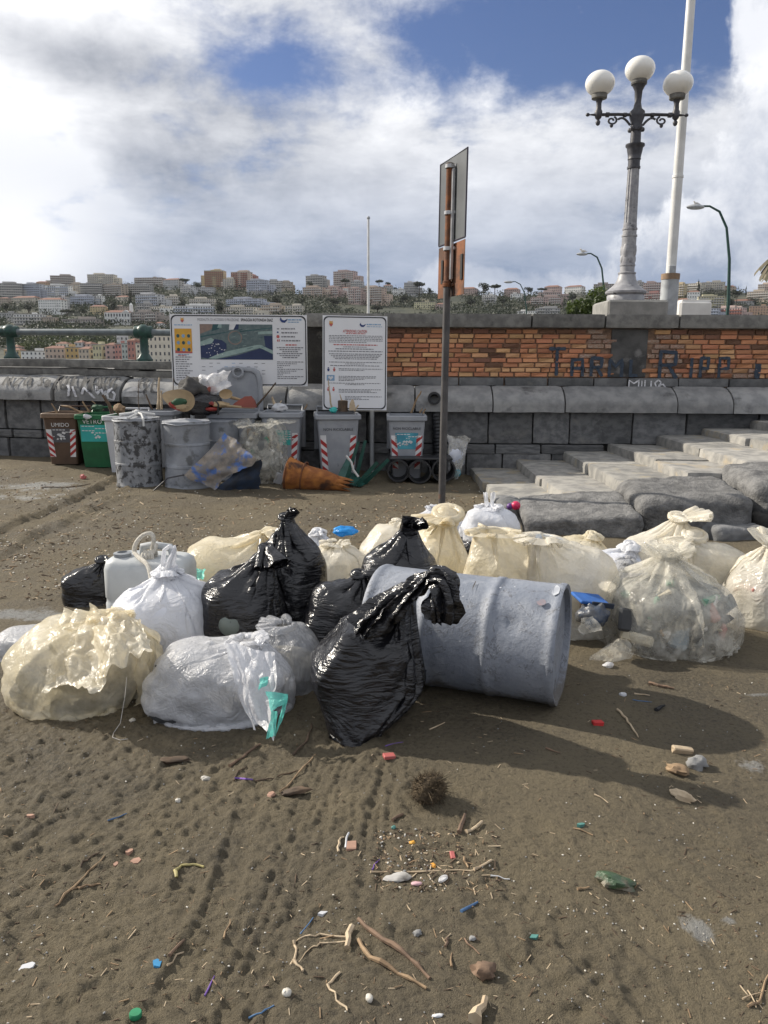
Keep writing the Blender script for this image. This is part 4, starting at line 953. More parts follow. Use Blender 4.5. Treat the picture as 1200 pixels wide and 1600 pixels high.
B(479, 508, 431, 449, 'grey', 'grey tower block on the ridge above the portrait notice board', 'tower')
B(522, 557, 424, 449, 'pink', 'dusty pink tower block on the ridge left of the thin mast', 'tower')
B(474, 508, 449, 463, 'peach', 'peach balconied block below the grey ridge tower', 'slab')
B(508, 533, 449, 463, 'pink', 'pinkish balconied block below the dusty pink tower', 'slab')
B(532, 545, 450, 460, 'white', 'small white house between the pinkish block and the thin mast', 'villa')
B(549, 568, 440, 454, 'pale', 'pale block touching the left of the thin mast on the ridge', 'slab')
B(546, 568, 451, 474, 'pink', 'pink block of flats left of the thin mast foot', 'slab')
B(566, 602, 449, 474, 'peach', 'peach block of flats behind the thin mast', 'slab')
B(600, 613, 446, 457, 'grey', 'grey small house right of the thin mast among pines', 'villa')
B(613, 634, 452, 461, 'white', 'white house among pines left of the rusty sign', 'villa', roof='flat')
B(632, 654, 442, 461, 'pale', 'pale tall house among pines left of the rusty sign', 'slab')
B(649, 681, 472, 482, 'lemon', 'pale yellow villa on the wooded slope left of the sign pole', 'villa', roof='flat')
B(682, 699, 475, 483, 'pink', 'small pink house beside the sign pole on the wooded slope', 'villa')
B(718, 746, 451, 460, 'pink', 'pink long house on the ridge right of the rusty sign', 'villa')
B(755, 776, 461, 473, 'white', 'white modern house on the slope right of the sign pole', 'terrace')
B(790, 813, 452, 463, 'pink', 'pink house on the ridge above the smallest street light', 'villa')
B(800, 818, 459, 468, 'white', 'white flat roofed house right of the smallest street light', 'villa', roof='flat')
B(832, 880, 464, 478, 'pink', 'pink long balconied block on the slope left of the leafy tree', 'slab', bal=None)
B(843, 878, 457, 465, 'pink', 'upper pink block behind the long balconied pink block', 'slab')
B(812, 842, 486, 494, 'white', 'low white building just above the coping, right of the smallest street light', 'villa', roof='flat')
B(838, 876, 482, 494, 'grey', 'grey block just above the coping left of the leafy tree', 'slab')
B(854, 878, 448, 456, 'pink', 'pink house on the ridge above the long balconied pink block', 'villa')
B(886, 914, 448, 456, 'white', 'white low house on the ridge behind the curved street light', 'villa')
B(930, 966, 444, 457, 'brown', 'brown ridge block between curved street light and globe lamp', 'slab')
B(990, 1006, 441, 462, 'grey', 'grey block visible right of the globe lamp shaft', 'slab')
B(1008, 1034, 442, 468, 'pink', 'pink block between globe lamp and flagpole', 'slab')
B(1004, 1036, 458, 472, 'red', 'reddish lower block between globe lamp and flagpole', 'slab')
B(1052, 1073, 444, 466, 'yellow', 'yellow block right of the flagpole sleeve', 'slab')
B(1070, 1101, 443, 457, 'cream', 'cream stepped block on the ridge right of the yellow block', 'terrace')
B(1100, 1134, 441, 456, 'cream', 'long cream palazzo crowning the ridge left of the tall curved light', 'slab')
B(1131, 1151, 448, 457, 'tan', 'tan house on the ridge right of the tall curved light', 'villa')
B(1076, 1094, 456, 477, 'white', 'white tall house below the cream ridge palazzo', 'villa', floors=4)
B(1094, 1132, 463, 483, 'lemon', 'pale yellow palazzo with green shutters below the ridge palazzo', 'slab')
B(1060, 1078, 468, 480, 'pale', 'pale low house behind the white cabinet', 'villa')
B(1096, 1127, 482, 499, 'blue', 'blue white block just above the coping right of the white cabinet', 'slab', bal='blue')
B(1127, 1166, 481, 499, 'pink', 'red and pink block just above the coping behind the tall curved light', 'slab', bal='red')
B(1150, 1180, 470, 479, 'grey', 'grey low houses on the slope right of the tall curved light', 'villa')
B(1174, 1215, 455, 470, 'tan', 'tan building on the ridge by the right edge under the palm', 'slab')
B(1190, 1216, 444, 460, 'peach', 'peach building under the palm fronds at the right edge', 'slab')
B(1176, 1215, 478, 499, 'orange', 'orange house just above the coping at the right edge', 'villa', roof='flat')
# waterfront row of coloured fronts seen under the rail
W_ = 'coloured fronts along the far waterfront'
for i, (a, b_, vt, c, lab) in enumerate(((8, 34, 547, 'yellow', 'low yellow front, leftmost of the waterfront row under the rail'), (34, 72, 549, 'white', 'low white waterfront building under the left part of the rail'), (72, 104, 544, 'peach', 'peach waterfront front left of the ochre yellow one'),
        (104, 125, 543, 'ochre', 'ochre yellow waterfront front under the middle of the rail'), (125, 148, 545, 'tan', 'tan waterfront front right of the ochre yellow one'), (148, 167, 539, 'lemon', 'pale yellow tall waterfront front under the rail'), (166, 184, 539, 'pink', 'pink waterfront front right of the pale yellow tall one'),
        (183, 195, 538, 'red', 'brick red waterfront front right of the pink one'), (194, 206, 537, 'teal', 'pale green waterfront front between two red ones'), (203, 216, 532, 'red', 'tallest red waterfront front left of the right railing post'), (214, 240, 537, 'cream', 'beige waterfront front partly behind the right railing post'),
        (236, 282, 524, 'cream', 'large cream palazzo with many windows left of the map board'))):
    B(a, b_, vt, 570, c, lab, 'villa', y=470 + (12 - i) * 8, roof='tile' if i in (0, 2, 4, 6, 9) else 'flat', floors=3 if i < 6 else 4, group=W_)
for a, b_, vt, vb, c, lab in ((88, 106, 537, 548, 'cream', 'cream house behind the peach waterfront front'), (118, 132, 535, 548, 'pale', 'domed pale house behind the tan waterfront front'), (131, 146, 537, 548, 'pink', 'pinkish house behind the pale yellow waterfront front'), (10, 30, 542, 552, 'brown', 'brown roofs behind the leftmost waterfront front'), (186, 192, 518, 540, 'pale', 'slender pale tower above the red waterfront fronts'), (236, 262, 517, 530, 'tan', 'tan upper storeys behind the large cream palazzo')):
    B(a, b_, vt, vb, c, lab, 'villa', y=600, group=W_)

# ---- trees one can pick out on the hill
def tree_meshes():
    out = {}
    for kind in ('pine', 'round', 'tall'):
        for s in range(3):
            rng = np.random.default_rng(s + {'pine': 10, 'round': 20, 'tall': 30}[kind])
            if kind == 'pine': lob = [(rng.uniform(-.28, .28), rng.uniform(-.2, .2), rng.uniform(.72, .86), .24, .24, .10) for _ in range(5)] + [(0, 0, .80, .45, .4, .10)]
            elif kind == 'round': lob = [(rng.uniform(-.25, .25), rng.uniform(-.2, .2), rng.uniform(.35, .78), .24, .24, .2) for _ in range(7)]
            else: lob = [(rng.uniform(-.12, .12), rng.uniform(-.1, .1), z, .22 * (1.1 - z), .22 * (1.1 - z), .16) for z in np.linspace(.2, .9, 7)]
            v, q = leaf_cloud(crown_pts(620, lob, rng, .3), 0.055, rng); out[kind, s] = quadmesh('crown', v, q, LEAF_F, False)
    m = MB(); m.tube([(0, 0, -.2), (.02, 0, .4), (0, 0, .75)], [.035, .028, .015], 6); m.tube([(.01, 0, .45), (.2, 0, .75)], [.018, .008], 5); m.tube([(.01, 0, .42), (-.2, 0.05, .72)], [.018, .008], 5)
    o = m.build('trunk', BARK); out['trunk'] = o.data; bpy.data.objects.remove(o); return out
TM = tree_meshes()
def htree(u, vb, vt, w, kind, label, s=0, y=None):
    y = y or y_of(vb) - 6; b = P(u, vb, y); h = P(u, vt, y).z - b.z; ww = w / 1200 * y
    t = empty({'pine': 'umbrella_pine', 'round': 'broadleaf_tree', 'tall': 'cypress_tree'}[kind], b, RNG.uniform(0, 6), label, 'tree', 'trees picked out on the far hillside'); t.scale = (ww, ww, h)
    link('crown', TM[kind, s % 3], t); link('trunk', TM['trunk'], t)
for i, (u, vb, vt, w, kd, lab) in enumerate((
    (592, 452, 436, 14, 'pine', 'umbrella pine on the ridge just right of the thin mast'), (606, 452, 440, 10, 'round', 'round tree on the ridge second right of the thin mast'), (655, 462, 439, 22, 'pine', 'wide umbrella pine on the ridge left of the rusty sign'), (672, 460, 447, 10, 'round', 'small round tree between wide pine and rusty sign'),
    (755, 462, 441, 20, 'round', 'tall dark round tree on the ridge right of the rusty sign'), (773, 464, 443, 22, 'pine', 'dark pine beside the tall round ridge tree right of the sign'), (735, 458, 447, 10, 'round', 'small tree tucked behind the rusty sign plate'), (825, 460, 448, 16, 'round', 'broad tree left of the pink ridge house'), (846, 462, 449, 18, 'pine', 'low pine above the pink balconied block'),
    (540, 455, 434, 16, 'pine', 'leafy tree in front of the dusty pink tower'), (484, 452, 440, 12, 'round', 'round tree left of the grey ridge tower'), (560, 448, 440, 10, 'round', 'small ridge tree right of the dusty pink tower'), (310, 452, 438, 16, 'round', 'round tree on the ridge left of the yellow tower'), (290, 452, 434, 18, 'pine', 'pine on the ridge above the left end of map board'),
    (344, 492, 464, 20, 'round', 'tall dark tree above the middle of the map board'), (175, 490, 462, 22, 'round', 'big dark tree above the white church'), (205, 476, 452, 12, 'tall', 'dark narrow tree left of the pale three storey block'), (285, 485, 462, 16, 'round', 'dark tree left of the cream block above the map board'), (45, 486, 470, 26, 'round', 'broad tree left of the white classical villa'), (10, 489, 472, 18, 'round', 'broad tree at the left edge below the tan house'),
    (128, 492, 478, 22, 'round', 'broad dark tree below the blue grey balconied block'), (105, 500, 482, 24, 'pine', 'dark pine grove top above the colonnaded building'), (225, 455, 447, 16, 'round', 'flat tree under the ridge terraced block'), (1090, 468, 437, 14, 'tall', 'tall spindly tree against the cream ridge palazzo'), (1076, 464, 452, 18, 'round', 'dark tree in front of the cream stepped block'),
    (1150, 478, 452, 18, 'pine', 'dark pine right of the tall curved light'), (1165, 462, 447, 6, 'tall', 'lone thin tree on the ridge near the right edge'), (1175, 478, 462, 18, 'round', 'round tree left of the orange house at the right edge'), (1140, 482, 466, 14, 'round', 'dark tree beside the pale yellow palazzo'), (895, 470, 455, 22, 'round', 'dark tree behind the curved street light'), (975, 452, 445, 16, 'round', 'low tree by the shaft of the globe lamp'),
    (700, 470, 456, 18, 'round', 'dark tree directly behind the sign pole'), (735, 478, 462, 24, 'round', 'broad tree left of the white modern house'), (630, 472, 458, 22, 'round', 'broad tree above the pale yellow villa'), (785, 478, 464, 22, 'round', 'broad tree right of the white modern house'), (432, 476, 460, 26, 'round', 'broad tree above the tan block with yellow eaves'), (470, 476, 462, 22, 'round', 'broad tree above the cream block with yellow roof line'), (520, 480, 466, 26, 'round', 'broad tree above the portrait notice board'), (590, 486, 474, 30, 'round', 'bushy tree right of the mast foot above the coping'))):
    htree(u, vb, vt, w, kd, lab, i)
# ================================================================== PLASTIC BAGS: a small cloth solver (film hung from a tied neck over its contents)
def _groups(nv, nu):
    idx = np.arange(nv * nu).reshape(nv, nu); G_ = []
    def add(a, b, kind): G_.append((a.ravel(), b.ravel(), kind))
    r = np.roll(idx, -1, 1)
    add(idx[:, 0::2], r[:, 0::2], 'h'); add(idx[:, 1::2], r[:, 1::2], 'h')
    add(idx[0:-1:2], idx[1::2][:len(idx[0:-1:2])], 'v'); add(idx[1:-1:2], idx[2::2][:len(idx[1:-1:2])], 'v')
    for s in (0, 1):
        a = idx[s:-1:2]; b = r[s + 1::2][:len(a)]; add(a, b, 'd'); a2 = r[s:-1:2]; b2 = idx[s + 1::2][:len(a2)]; add(a2, b2, 'd')
    r2 = np.roll(idx, -2, 1); c = np.arange(nu)
    for m in ((0, 1), (2, 3)):
        s = np.isin(c % 4, m); add(idx[:, s], r2[:, s], 'bh')
    rr = np.arange(nv)
    for m in ((0, 1), (2, 3)):
        s = [j for j in rr if j % 4 in m and j + 2 < nv]; add(idx[s], idx[[j + 2 for j in s]], 'bv')
    return G_
def sim_bag(rx, ry, hb, nz, neck=(0, 0), seed=0, cf=1.15, frill=0.12, rn=0.02, nu=96, nv=64, fdir=(0, 0, 0), lobes=(), its=(110, 45), slack=1.05, grav=0.0005, flare=1.0, up2=False, crease=1.0, skirt=1.06):
    rng = np.random.default_rng(seed)
    ells = [((0, 0, hb * 0.45), (rx * 0.95, ry * 0.95, hb * 0.55))] + list(lobes)
    nk = np.array([neck[0], neck[1], nz])
    sb = 0.5 * (rx + ry) * 0.9; side = hb * 0.45 + math.hypot(0.5 * (rx + ry), nz - hb * 0.45) * slack
    side = max(side, hb * .45 + math.hypot(max(rx, ry) + abs(neck[0]), nz - hb * .45) * 1.0)
    L = sb + side + frill; C = 2 * math.pi * math.sqrt((rx * rx + ry * ry) / 2) * cf
    def build(nv, nu):
        s = np.linspace(0, L, nv); th = np.linspace(0, 2 * math.pi, nu, endpoint=False)
        Sg, Tg = np.meshgrid(s, th, indexing='ij'); Pp = np.zeros((nv, nu, 3))
        ph = rng.uniform(0, 6.28, 14); ks = rng.integers(3, 26, 14); am = rng.uniform(.3, 1, 14)
        wob = sum(a * np.cos(k * Tg + p + 0.9 * np.sin(Sg / L * 4 + p)) for a, k, p in zip(am, ks, ph)) * 0.014
        t1 = np.clip(Sg / sb, 0, 1); t2 = np.clip((Sg - sb) / side, 0, 1); t3 = np.clip((Sg - sb - side) / frill, 0, 1)
        prof = np.where(t2 < .42, 1.0 + 0.06 * np.sin(t2 / .42 * math.pi), 1.0 - sstep(.42, 1.0, t2))
        rr = np.where(Sg < sb, t1, np.maximum(prof, 0.02)) * (1 + wob * 3)
        rr = np.where(t3 > 0, 0.06 + 0.10 * t3, rr)
        z = np.where(Sg < sb, 0.002, np.where(t2 < .42, t2 / .42 * hb * .6, hb * .6 + (nz - hb * .6) * sstep(.42, 1, t2) ** .8)) + frill * 0.8 * t3
        k = sstep(.3, 1.0, t2)
        Pp[..., 0] = rr * rx * 1.04 * np.cos(Tg) + nk[0] * k + fdir[0] * t3 * frill; Pp[..., 1] = rr * ry * 1.04 * np.sin(Tg) + nk[1] * k + fdir[1] * t3 * frill
        Pp[..., 2] = np.maximum(z + wob * .4, 0) + fdir[2] * t3 * frill * .5
        return Pp
    def relax(Pp, iters, ks=0.9):
        nv, nu = Pp.shape[:2]; ds = L / (nv - 1); dh = C / nu
        srow = np.arange(nv) * ds; hrow = np.minimum(dh, 2 * math.pi * np.maximum(srow, 1e-4) * 1.25 / nu)
        jn = int(round((sb + side) / ds)); jn = min(jn, nv - 3)
        Gp = _groups(nv, nu); rest = []
        for a, b, k in Gp:
            h = hrow[a // nu]
            rest.append((h if k == 'h' else np.full(a.shape, ds) if k == 'v' else np.sqrt(h * h + ds * ds) if k == 'd' else 2 * h if k == 'bh' else np.full(a.shape, 2 * ds)).astype(np.float32))
        kc = {'h': .22, 'v': .30, 'd': .06, 'bh': .07, 'bv': .10}; kt = {'h': ks, 'v': ks, 'd': .35, 'bh': 0.0, 'bv': 0.0}
        X_ = Pp.reshape(-1, 3).astype(np.float32); Xo = X_.copy()
        up = (np.arange(nv) > jn).repeat(nu)
        f = np.zeros_like(X_); f[:, 2] = -grav; f[up] = np.array(fdir, np.float32) * grav * 2.2 + np.array([0, 0, grav * .3], np.float32)
        ph = rng.uniform(0, 6.28, 6); rows_up = np.arange(nv)[:, None].repeat(nu, 1).ravel(); upm = rows_up > jn + 1
        for it in range(iters):
            vel = (X_ - Xo) * 0.86; Xo = X_.copy(); X_ = X_ + np.clip(vel, -.012, .012) + f
            for (a, b, k), r0 in zip(Gp, rest):
                d = X_[b] - X_[a]; l = np.sqrt((d * d).sum(1)) + 1e-7
                w = np.where(l > r0, kt[k], kc[k]) * 0.5 * (l - r0) / l
                d *= w[:, None]; X_[a] += d; X_[b] -= d
            for c_, r_ in ells:
                q = (X_ - np.array(c_, np.float32)) / np.array(r_, np.float32); aq = np.abs(q); l = (aq ** 2.7).sum(1) ** (1 / 2.7) + 1e-6
                nq = q / l[:, None]; lim = 1 + 0.055 * np.sin(5 * nq[:, 0] + ph[0]) * np.sin(4.3 * nq[:, 1] + ph[1]) + 0.05 * np.sin(6.1 * nq[:, 2] + ph[2] + 3 * nq[:, 0]) + 0.02 * np.sin(13 * nq[:, 0] + ph[3]) * np.sin(11 * nq[:, 2] + ph[4])
                m = l < lim; X_[m] = np.array(c_, np.float32) + nq[m] * lim[m, None] * np.array(r_, np.float32)
            if upm.any():
                dd = X_[upm] - (nk + np.array([fdir[0] * .5, fdir[1] * .5, .9]) * ((rows_up[upm] - jn) * ds)[:, None]).astype(np.float32); X_[upm] += dd / (np.linalg.norm(dd, axis=1, keepdims=True) + 1e-5) * (flare * ds * .10)
            nearg = X_[:, 2] < .035; qq = np.sqrt((X_[nearg, 0] / rx) ** 2 + (X_[nearg, 1] / ry) ** 2) + 1e-6; X_[nearg, :2] *= np.minimum(1, skirt / qq)[:, None]
            lo = X_[:, 2] < 0.003; X_[lo, 2] = 0.003; Xo[lo] = X_[lo] * .7 + Xo[lo] * .3
            V3 = X_.reshape(nv, nu, 3)
            for j, rr in ((jn - 1, rn * 1.7), (jn, rn), (jn + 1, rn * 1.6)):
                row = V3[j]; c0 = nk + (j - jn) * ds * np.array([fdir[0] * .5, fdir[1] * .5, 0.9]); d = row[:, :2] - c0[:2]; l = np.sqrt((d * d).sum(1)) + 1e-6
                row[:, :2] = c0[:2] + d * np.minimum(1, rr / l)[:, None]; row[:, 2] = row[:, 2] * .3 + c0[2] * .7
        return X_.reshape(nv, nu, 3).astype(np.float64)
    A = relax(build(nv // 2, nu // 2), its[0])
    A = np.concatenate([A, A[:, :1]], 1)
    v0 = np.linspace(0, A.shape[0] - 1, nv); u0 = np.linspace(0, A.shape[1] - 1, nu + 1)[:-1]
    iv = np.minimum(v0.astype(int), A.shape[0] - 2); fv = (v0 - iv)[:, None, None]; iu = np.minimum(u0.astype(int), A.shape[1] - 2); fu = (u0 - iu)[None, :, None]
    Fp = (A[iv][:, iu] * (1 - fv) + A[iv + 1][:, iu] * fv) * (1 - fu) + (A[iv][:, iu + 1] * (1 - fv) + A[iv + 1][:, iu + 1] * fv) * fu
    Fp += rng.normal(size=Fp.shape) * 0.0025
    Fp[..., 2] = np.maximum(Fp[..., 2], .002)
    V = relax(Fp, its[1])
    if up2:                       # one smooth refinement so that creases stay crisp
        def dbl(A, wrap):
            if wrap: m = (9 * (A + np.roll(A, -1, 1)) - np.roll(A, 1, 1) - np.roll(A, -2, 1)) / 16; out = np.empty((A.shape[0], A.shape[1] * 2, 3)); out[:, 0::2] = A; out[:, 1::2] = m; return out
            E = np.concatenate([A[:1], A, A[-1:]]); m = (9 * (A[:-1] + A[1:]) - E[:-3] - E[3:]) / 16; out = np.empty((A.shape[0] * 2 - 1, A.shape[1], 3)); out[0::2] = A; out[1::2] = m; return out
        V = dbl(dbl(V, True), False)
    nv_, nu_ = V.shape[:2]; th = np.linspace(0, 2 * math.pi, nu_, endpoint=False)[None, :].repeat(nv_, 0); sm = np.linspace(0, L, nv_)[:, None].repeat(nu_, 1)
    tu = np.roll(V, -1, 1) - np.roll(V, 1, 1); tv = np.gradient(V, axis=0); nn = np.cross(tu, tv); nn /= np.maximum(np.linalg.norm(nn, axis=2, keepdims=True), 1e-9)
    q = np.stack([np.cos(th) * C / 6.283, np.sin(th) * C / 6.283, sm * .55], -1)
    w = q + 0.05 * np.stack([fbm(q * 6 + k * 5 + seed, 2, seed + k) for k in range(3)], -1)
    rg = lambda f, s_: (1 - 2.2 * np.abs(vnoise(w * f + seed * 1.7, s_)))
    k_ = 0.25 + 0.75 * sstep(sb * .8, sb * 1.3, sm)
    V = V + nn * (k_ * crease * (.0105 * rg(4.3, seed) + .0042 * rg(9.5, seed + 1) + (.0016 * rg(22, seed + 2) if up2 else 0)))[..., None]
    V[..., 2] = np.maximum(V[..., 2], .001)
    return V, ells

def film_mat(name, col, col2, alpha=0.12, alpha_v=0.15, transl=0.45, rough=0.28, bump=0.35, bscale=30, tint=None, spec=0.5, stretch=(1, 1, 1)):
    m, nt, b, out = new_mat(name); v = objvec(nt)
    n = tnoise(nt, v, 5.0, 6, 0.6, 0.4); f = tnoise(nt, v, 14.0, 5, .6)
    c = tmix(nt, n.step(.3, .7), col, col2)
    nt.links.new(c, b.inputs['Base Color']); b.inputs['Roughness'].default_value = rough; b.inputs['Specular IOR Level'].default_value = spec
    mp = nt.nodes.new('ShaderNodeMapping'); mp.inputs['Scale'].default_value = stretch; nt.links.new(v, mp.inputs['Vector'])
    w = tnoise(nt, mp.outputs[0], bscale, 6, 0.55, 1.6); w2 = tnoise(nt, mp.outputs[0], bscale * .35, 4, .5, 2.2)
    w3 = tnoise(nt, mp.outputs[0], bscale * .22, 3, .5, 1.2, (3, 1, 7))
    ridge = ((w - 0.5)._op('ABSOLUTE') * -0.9) + ((w2 - 0.5)._op('ABSOLUTE') * -3.2) + ((w3 - 0.5)._op('ABSOLUTE') * -4.0)
    bp = add_bump(nt, b, ridge, bump, 0.014)
    sh = b.outputs[0]
    if transl:
        tr = nt.nodes.new('ShaderNodeBsdfTranslucent'); nt.links.new(c, tr.inputs[0]); nt.links.new(bp.outputs[0], tr.inputs['Normal'])
        mx = nt.nodes.new('ShaderNodeMixShader'); mx.inputs[0].default_value = transl; nt.links.new(sh, mx.inputs[1]); nt.links.new(tr.outputs[0], mx.inputs[2]); sh = mx.outputs[0]
    if alpha:
        tp = nt.nodes.new('ShaderNodeBsdfTransparent'); tp.inputs[0].default_value = (*(tint or (1, 1, 1)), 1)
        mx = nt.nodes.new('ShaderNodeMixShader'); nt.links.new((alpha + (f - 0.5) * (alpha_v * 3)).clamp().s, mx.inputs[0]); nt.links.new(sh, mx.inputs[1]); nt.links.new(tp.outputs[0], mx.inputs[2]); sh = mx.outputs[0]
    nt.links.new(sh, out.inputs[0]); MATS[name] = m; return m
F_CREAM = film_mat('cream_film', (0.86, 0.78, 0.59), (0.90, 0.85, 0.72), 0.14, 0.16, 0.50, 0.20, .45, 18, spec=.6)
F_CREAMT = film_mat('thin_cream_film', (0.88, 0.79, 0.57), (0.91, 0.85, 0.70), 0.40, 0.30, 0.50, 0.18, .45, 16, spec=.6)
F_CREAM2 = film_mat('pale_cream_film', (0.87, 0.82, 0.70), (0.91, 0.88, 0.80), 0.18, 0.18, 0.46, 0.18, .45, 18, spec=.6)
F_WHITE = film_mat('white_film', (0.82, 0.83, 0.86), (0.88, 0.89, 0.92), 0.08, 0.10, 0.40, 0.22, .45, 18)
F_MILK = film_mat('milky_film', (0.76, 0.77, 0.80), (0.84, 0.85, 0.88), 0.36, 0.22, 0.30, 0.22, 0.5, 34)
F_CLEAR = film_mat('clear_film', (0.87, 0.83, 0.72), (0.80, 0.77, 0.68), 0.66, 0.32, 0.28, 0.10, 0.5, 16, spec=.7)
F_GREYC = film_mat('grey_clear_film', (0.58, 0.59, 0.61), (0.48, 0.49, 0.52), 0.38, 0.18, 0.25, 0.20, 0.6, 36, stretch=(1, 1, .35))
F_BLACK = film_mat('black_film', (0.008, 0.008, 0.010), (0.014, 0.014, 0.017), 0, 0, 0, 0.22, 0.55, 16, spec=0.62, stretch=(.6, .6, 2.0))
F_TEAL = film_mat('teal_film', (0.16, 0.72, 0.62), (0.22, 0.80, 0.70), 0.15, 0.1, 0.4, 0.3)
F_BLUE = film_mat('blue_film', (0.02, 0.28, 0.75), (0.03, 0.38, 0.85), 0.05, 0.05, 0.3, 0.3)
PALE_IN = M('pale_contents', (0.62, 0.58, 0.48), (0.36, 0.34, 0.28), 7, 0.8, c3=(0.16, 0.155, 0.135), s3=5, t3=(.52, .60))
MIX_IN = M('mixed_contents', (0.22, 0.225, 0.21), (0.075, 0.08, 0.078), 5, 0.7, c3=(0.50, 0.47, 0.38), s3=6, t3=(.58, .63))
WHT_IN = M('white_contents', (0.66, 0.68, 0.74), (0.52, 0.56, 0.66), 5, 0.8)
DRK_IN = M('dark_contents', (0.075, 0.078, 0.080), (0.035, 0.036, 0.037), 5, 0.7, c3=(0.30, 0.29, 0.26), s3=9, t3=(.62, .70))
CH = [M('chunk_' + n, c) for n, c in (('cream', (.62, .55, .40)), ('grey', (.20, .22, .22)), ('dark', (.05, .052, .055)), ('green', (.14, .28, .20)), ('white', (.70, .69, .66)), ('tan', (.36, .25, .15)), ('pink', (.5, .22, .18)), ('bluegrey', (.22, .27, .30)))]
def contents_mesh(ells, shrink, mat, seed):
    if mat in (PALE_IN, DRK_IN): ells = [((c[0], c[1], c[2] * .66), (r[0], r[1], r[2] * .66)) for c, r in ells]
    mb = MB()
    for i, (c, r) in enumerate(ells):
        r = [x * shrink for x in r]; mb.ellipsoid((c[0], c[1], max(c[2], 0.0)), r, 20, 12, None, 0.10, seed + i)
    v = np.array(mb.v); k0 = 0
    for c, r in ells:
        n_ = 20 * 11; q = (v[k0:k0 + n_] - np.array((c[0], c[1], max(c[2], 0)))) / np.array(r); d = q / np.maximum(np.linalg.norm(q, axis=1, keepdims=True), 1e-6); v[k0:k0 + n_] = np.array((c[0], c[1], max(c[2], 0))) + q * np.array(r) / ((np.abs(d) ** 2.7).sum(1) ** (1 / 2.7))[:, None]; k0 += n_
    v[:, 2] = np.maximum(v[:, 2], .004); mb.v = v.tolist(); return mb
def chunks(ells, seed, n=46, palette=range(8)):
    mb = MB(); r = random.Random(seed); (c, R_) = ells[0]
    for i in range(n):
        d = Vector((r.gauss(0, 1), r.gauss(0, 1), r.gauss(0, .8))).normalized(); k = r.uniform(.66, .86) / (abs(d.x) ** 2.7 + abs(d.y) ** 2.7 + abs(d.z) ** 2.7) ** (1 / 2.7)
        p = Vector((c[0] + d.x * R_[0] * k, c[1] + d.y * R_[1] * k, max(0.05, c[2] + d.z * R_[2] * k))); mb.cur = r.choice(list(palette))
        e = Euler((r.uniform(0, 6), r.uniform(0, 6), r.uniform(0, 6))).to_matrix(); s = min(R_) * r.uniform(.12, .30)
        t = r.random()
        if t < .4: mb.box(p, (s * 2.2, s * 1.2, s * .35), e, s * .08)
        elif t < .75: mb.ellipsoid(p, (s, s * r.uniform(.4, .8), s * r.uniform(.3, .7)), 9, 6, e, .25, i)
        else: mb.tube([p - e @ Vector((0, 0, s * 1.3)), p + e @ Vector((0, 0, s * 1.3))], s * .4, 8)
    return mb
def place_bag(label, u0, u1, vtop, y, film, z0=None, vbase=None, neck_u=None, ratio=0.9, seed=1, flare=1.0, up2=False, crease=1.0, warp=None, frill=.12, fdir=(0, 0, 0), cf=1.15, hbf=0.86, rn=.02, contents=None, shrink=.95, lobes=(), chunk=None, pal=range(8), knot=True, group='rubbish bags heaped on the sand', nu=96, nv=64, slack=1.05, rz=0.0, name='rubbish_bag', neck_y=0.0, neck_v=None, its=(110, 45)):
    uc = (u0 + u1) / 2; a, b = P(u0, (vtop + (vbase or vtop)) / 2, y), P(u1, (vtop + (vbase or vtop)) / 2, y)
    x = (a.x + b.x) / 2; rx = (b.x - a.x) / 2; z0 = gz(x, y) - 0.012 if z0 is None else z0
    zt = P(neck_u or uc, neck_v or vtop, y).z - z0; nz = zt if neck_v else zt - frill * (0.75 if fdir == (0, 0, 0) else 0.3); nx = (P(neck_u, vtop, y).x - x) if neck_u else 0.0
    V, ells = sim_bag(rx * .97, rx * ratio, nz * hbf, nz, (nx, neck_y), seed, cf, frill, rn, nu, nv, fdir, lobes, its, slack, flare=flare, up2=up2, crease=crease)
    if warp: V = warp(V)
    t = empty(name, (x, y, z0), rz, label, 'rubbish bag', group)
    link('film', quadmesh('film', V, grid_quads(V.shape[0], V.shape[1], True), film, True), t)
    if contents: contents_mesh(ells, shrink, contents, seed).build('contents', contents, t, True, 80)
    if chunk: chunks(ells, seed, chunk, pal).build('loose_contents', CH, t, True, 35)['kind'] = 'stuff'
    if knot:
        k = MB(); k.ellipsoid((nx, neck_y, nz), (rn * 1.75, rn * 1.6, rn * 1.3), 12, 8, Matrix.Rotation(.5, 3, 'Y'), .35, seed)
        k.tube([(nx + rn * 1.7 * math.cos(a), neck_y + rn * 1.7 * math.sin(a), nz + rn * (.5 + .6 * math.sin(a * 1.0))) for a in np.linspace(0, 6.28, 13)], rn * .6, 7)
        k.build('knot', film, t, True, 80)
    return t, V

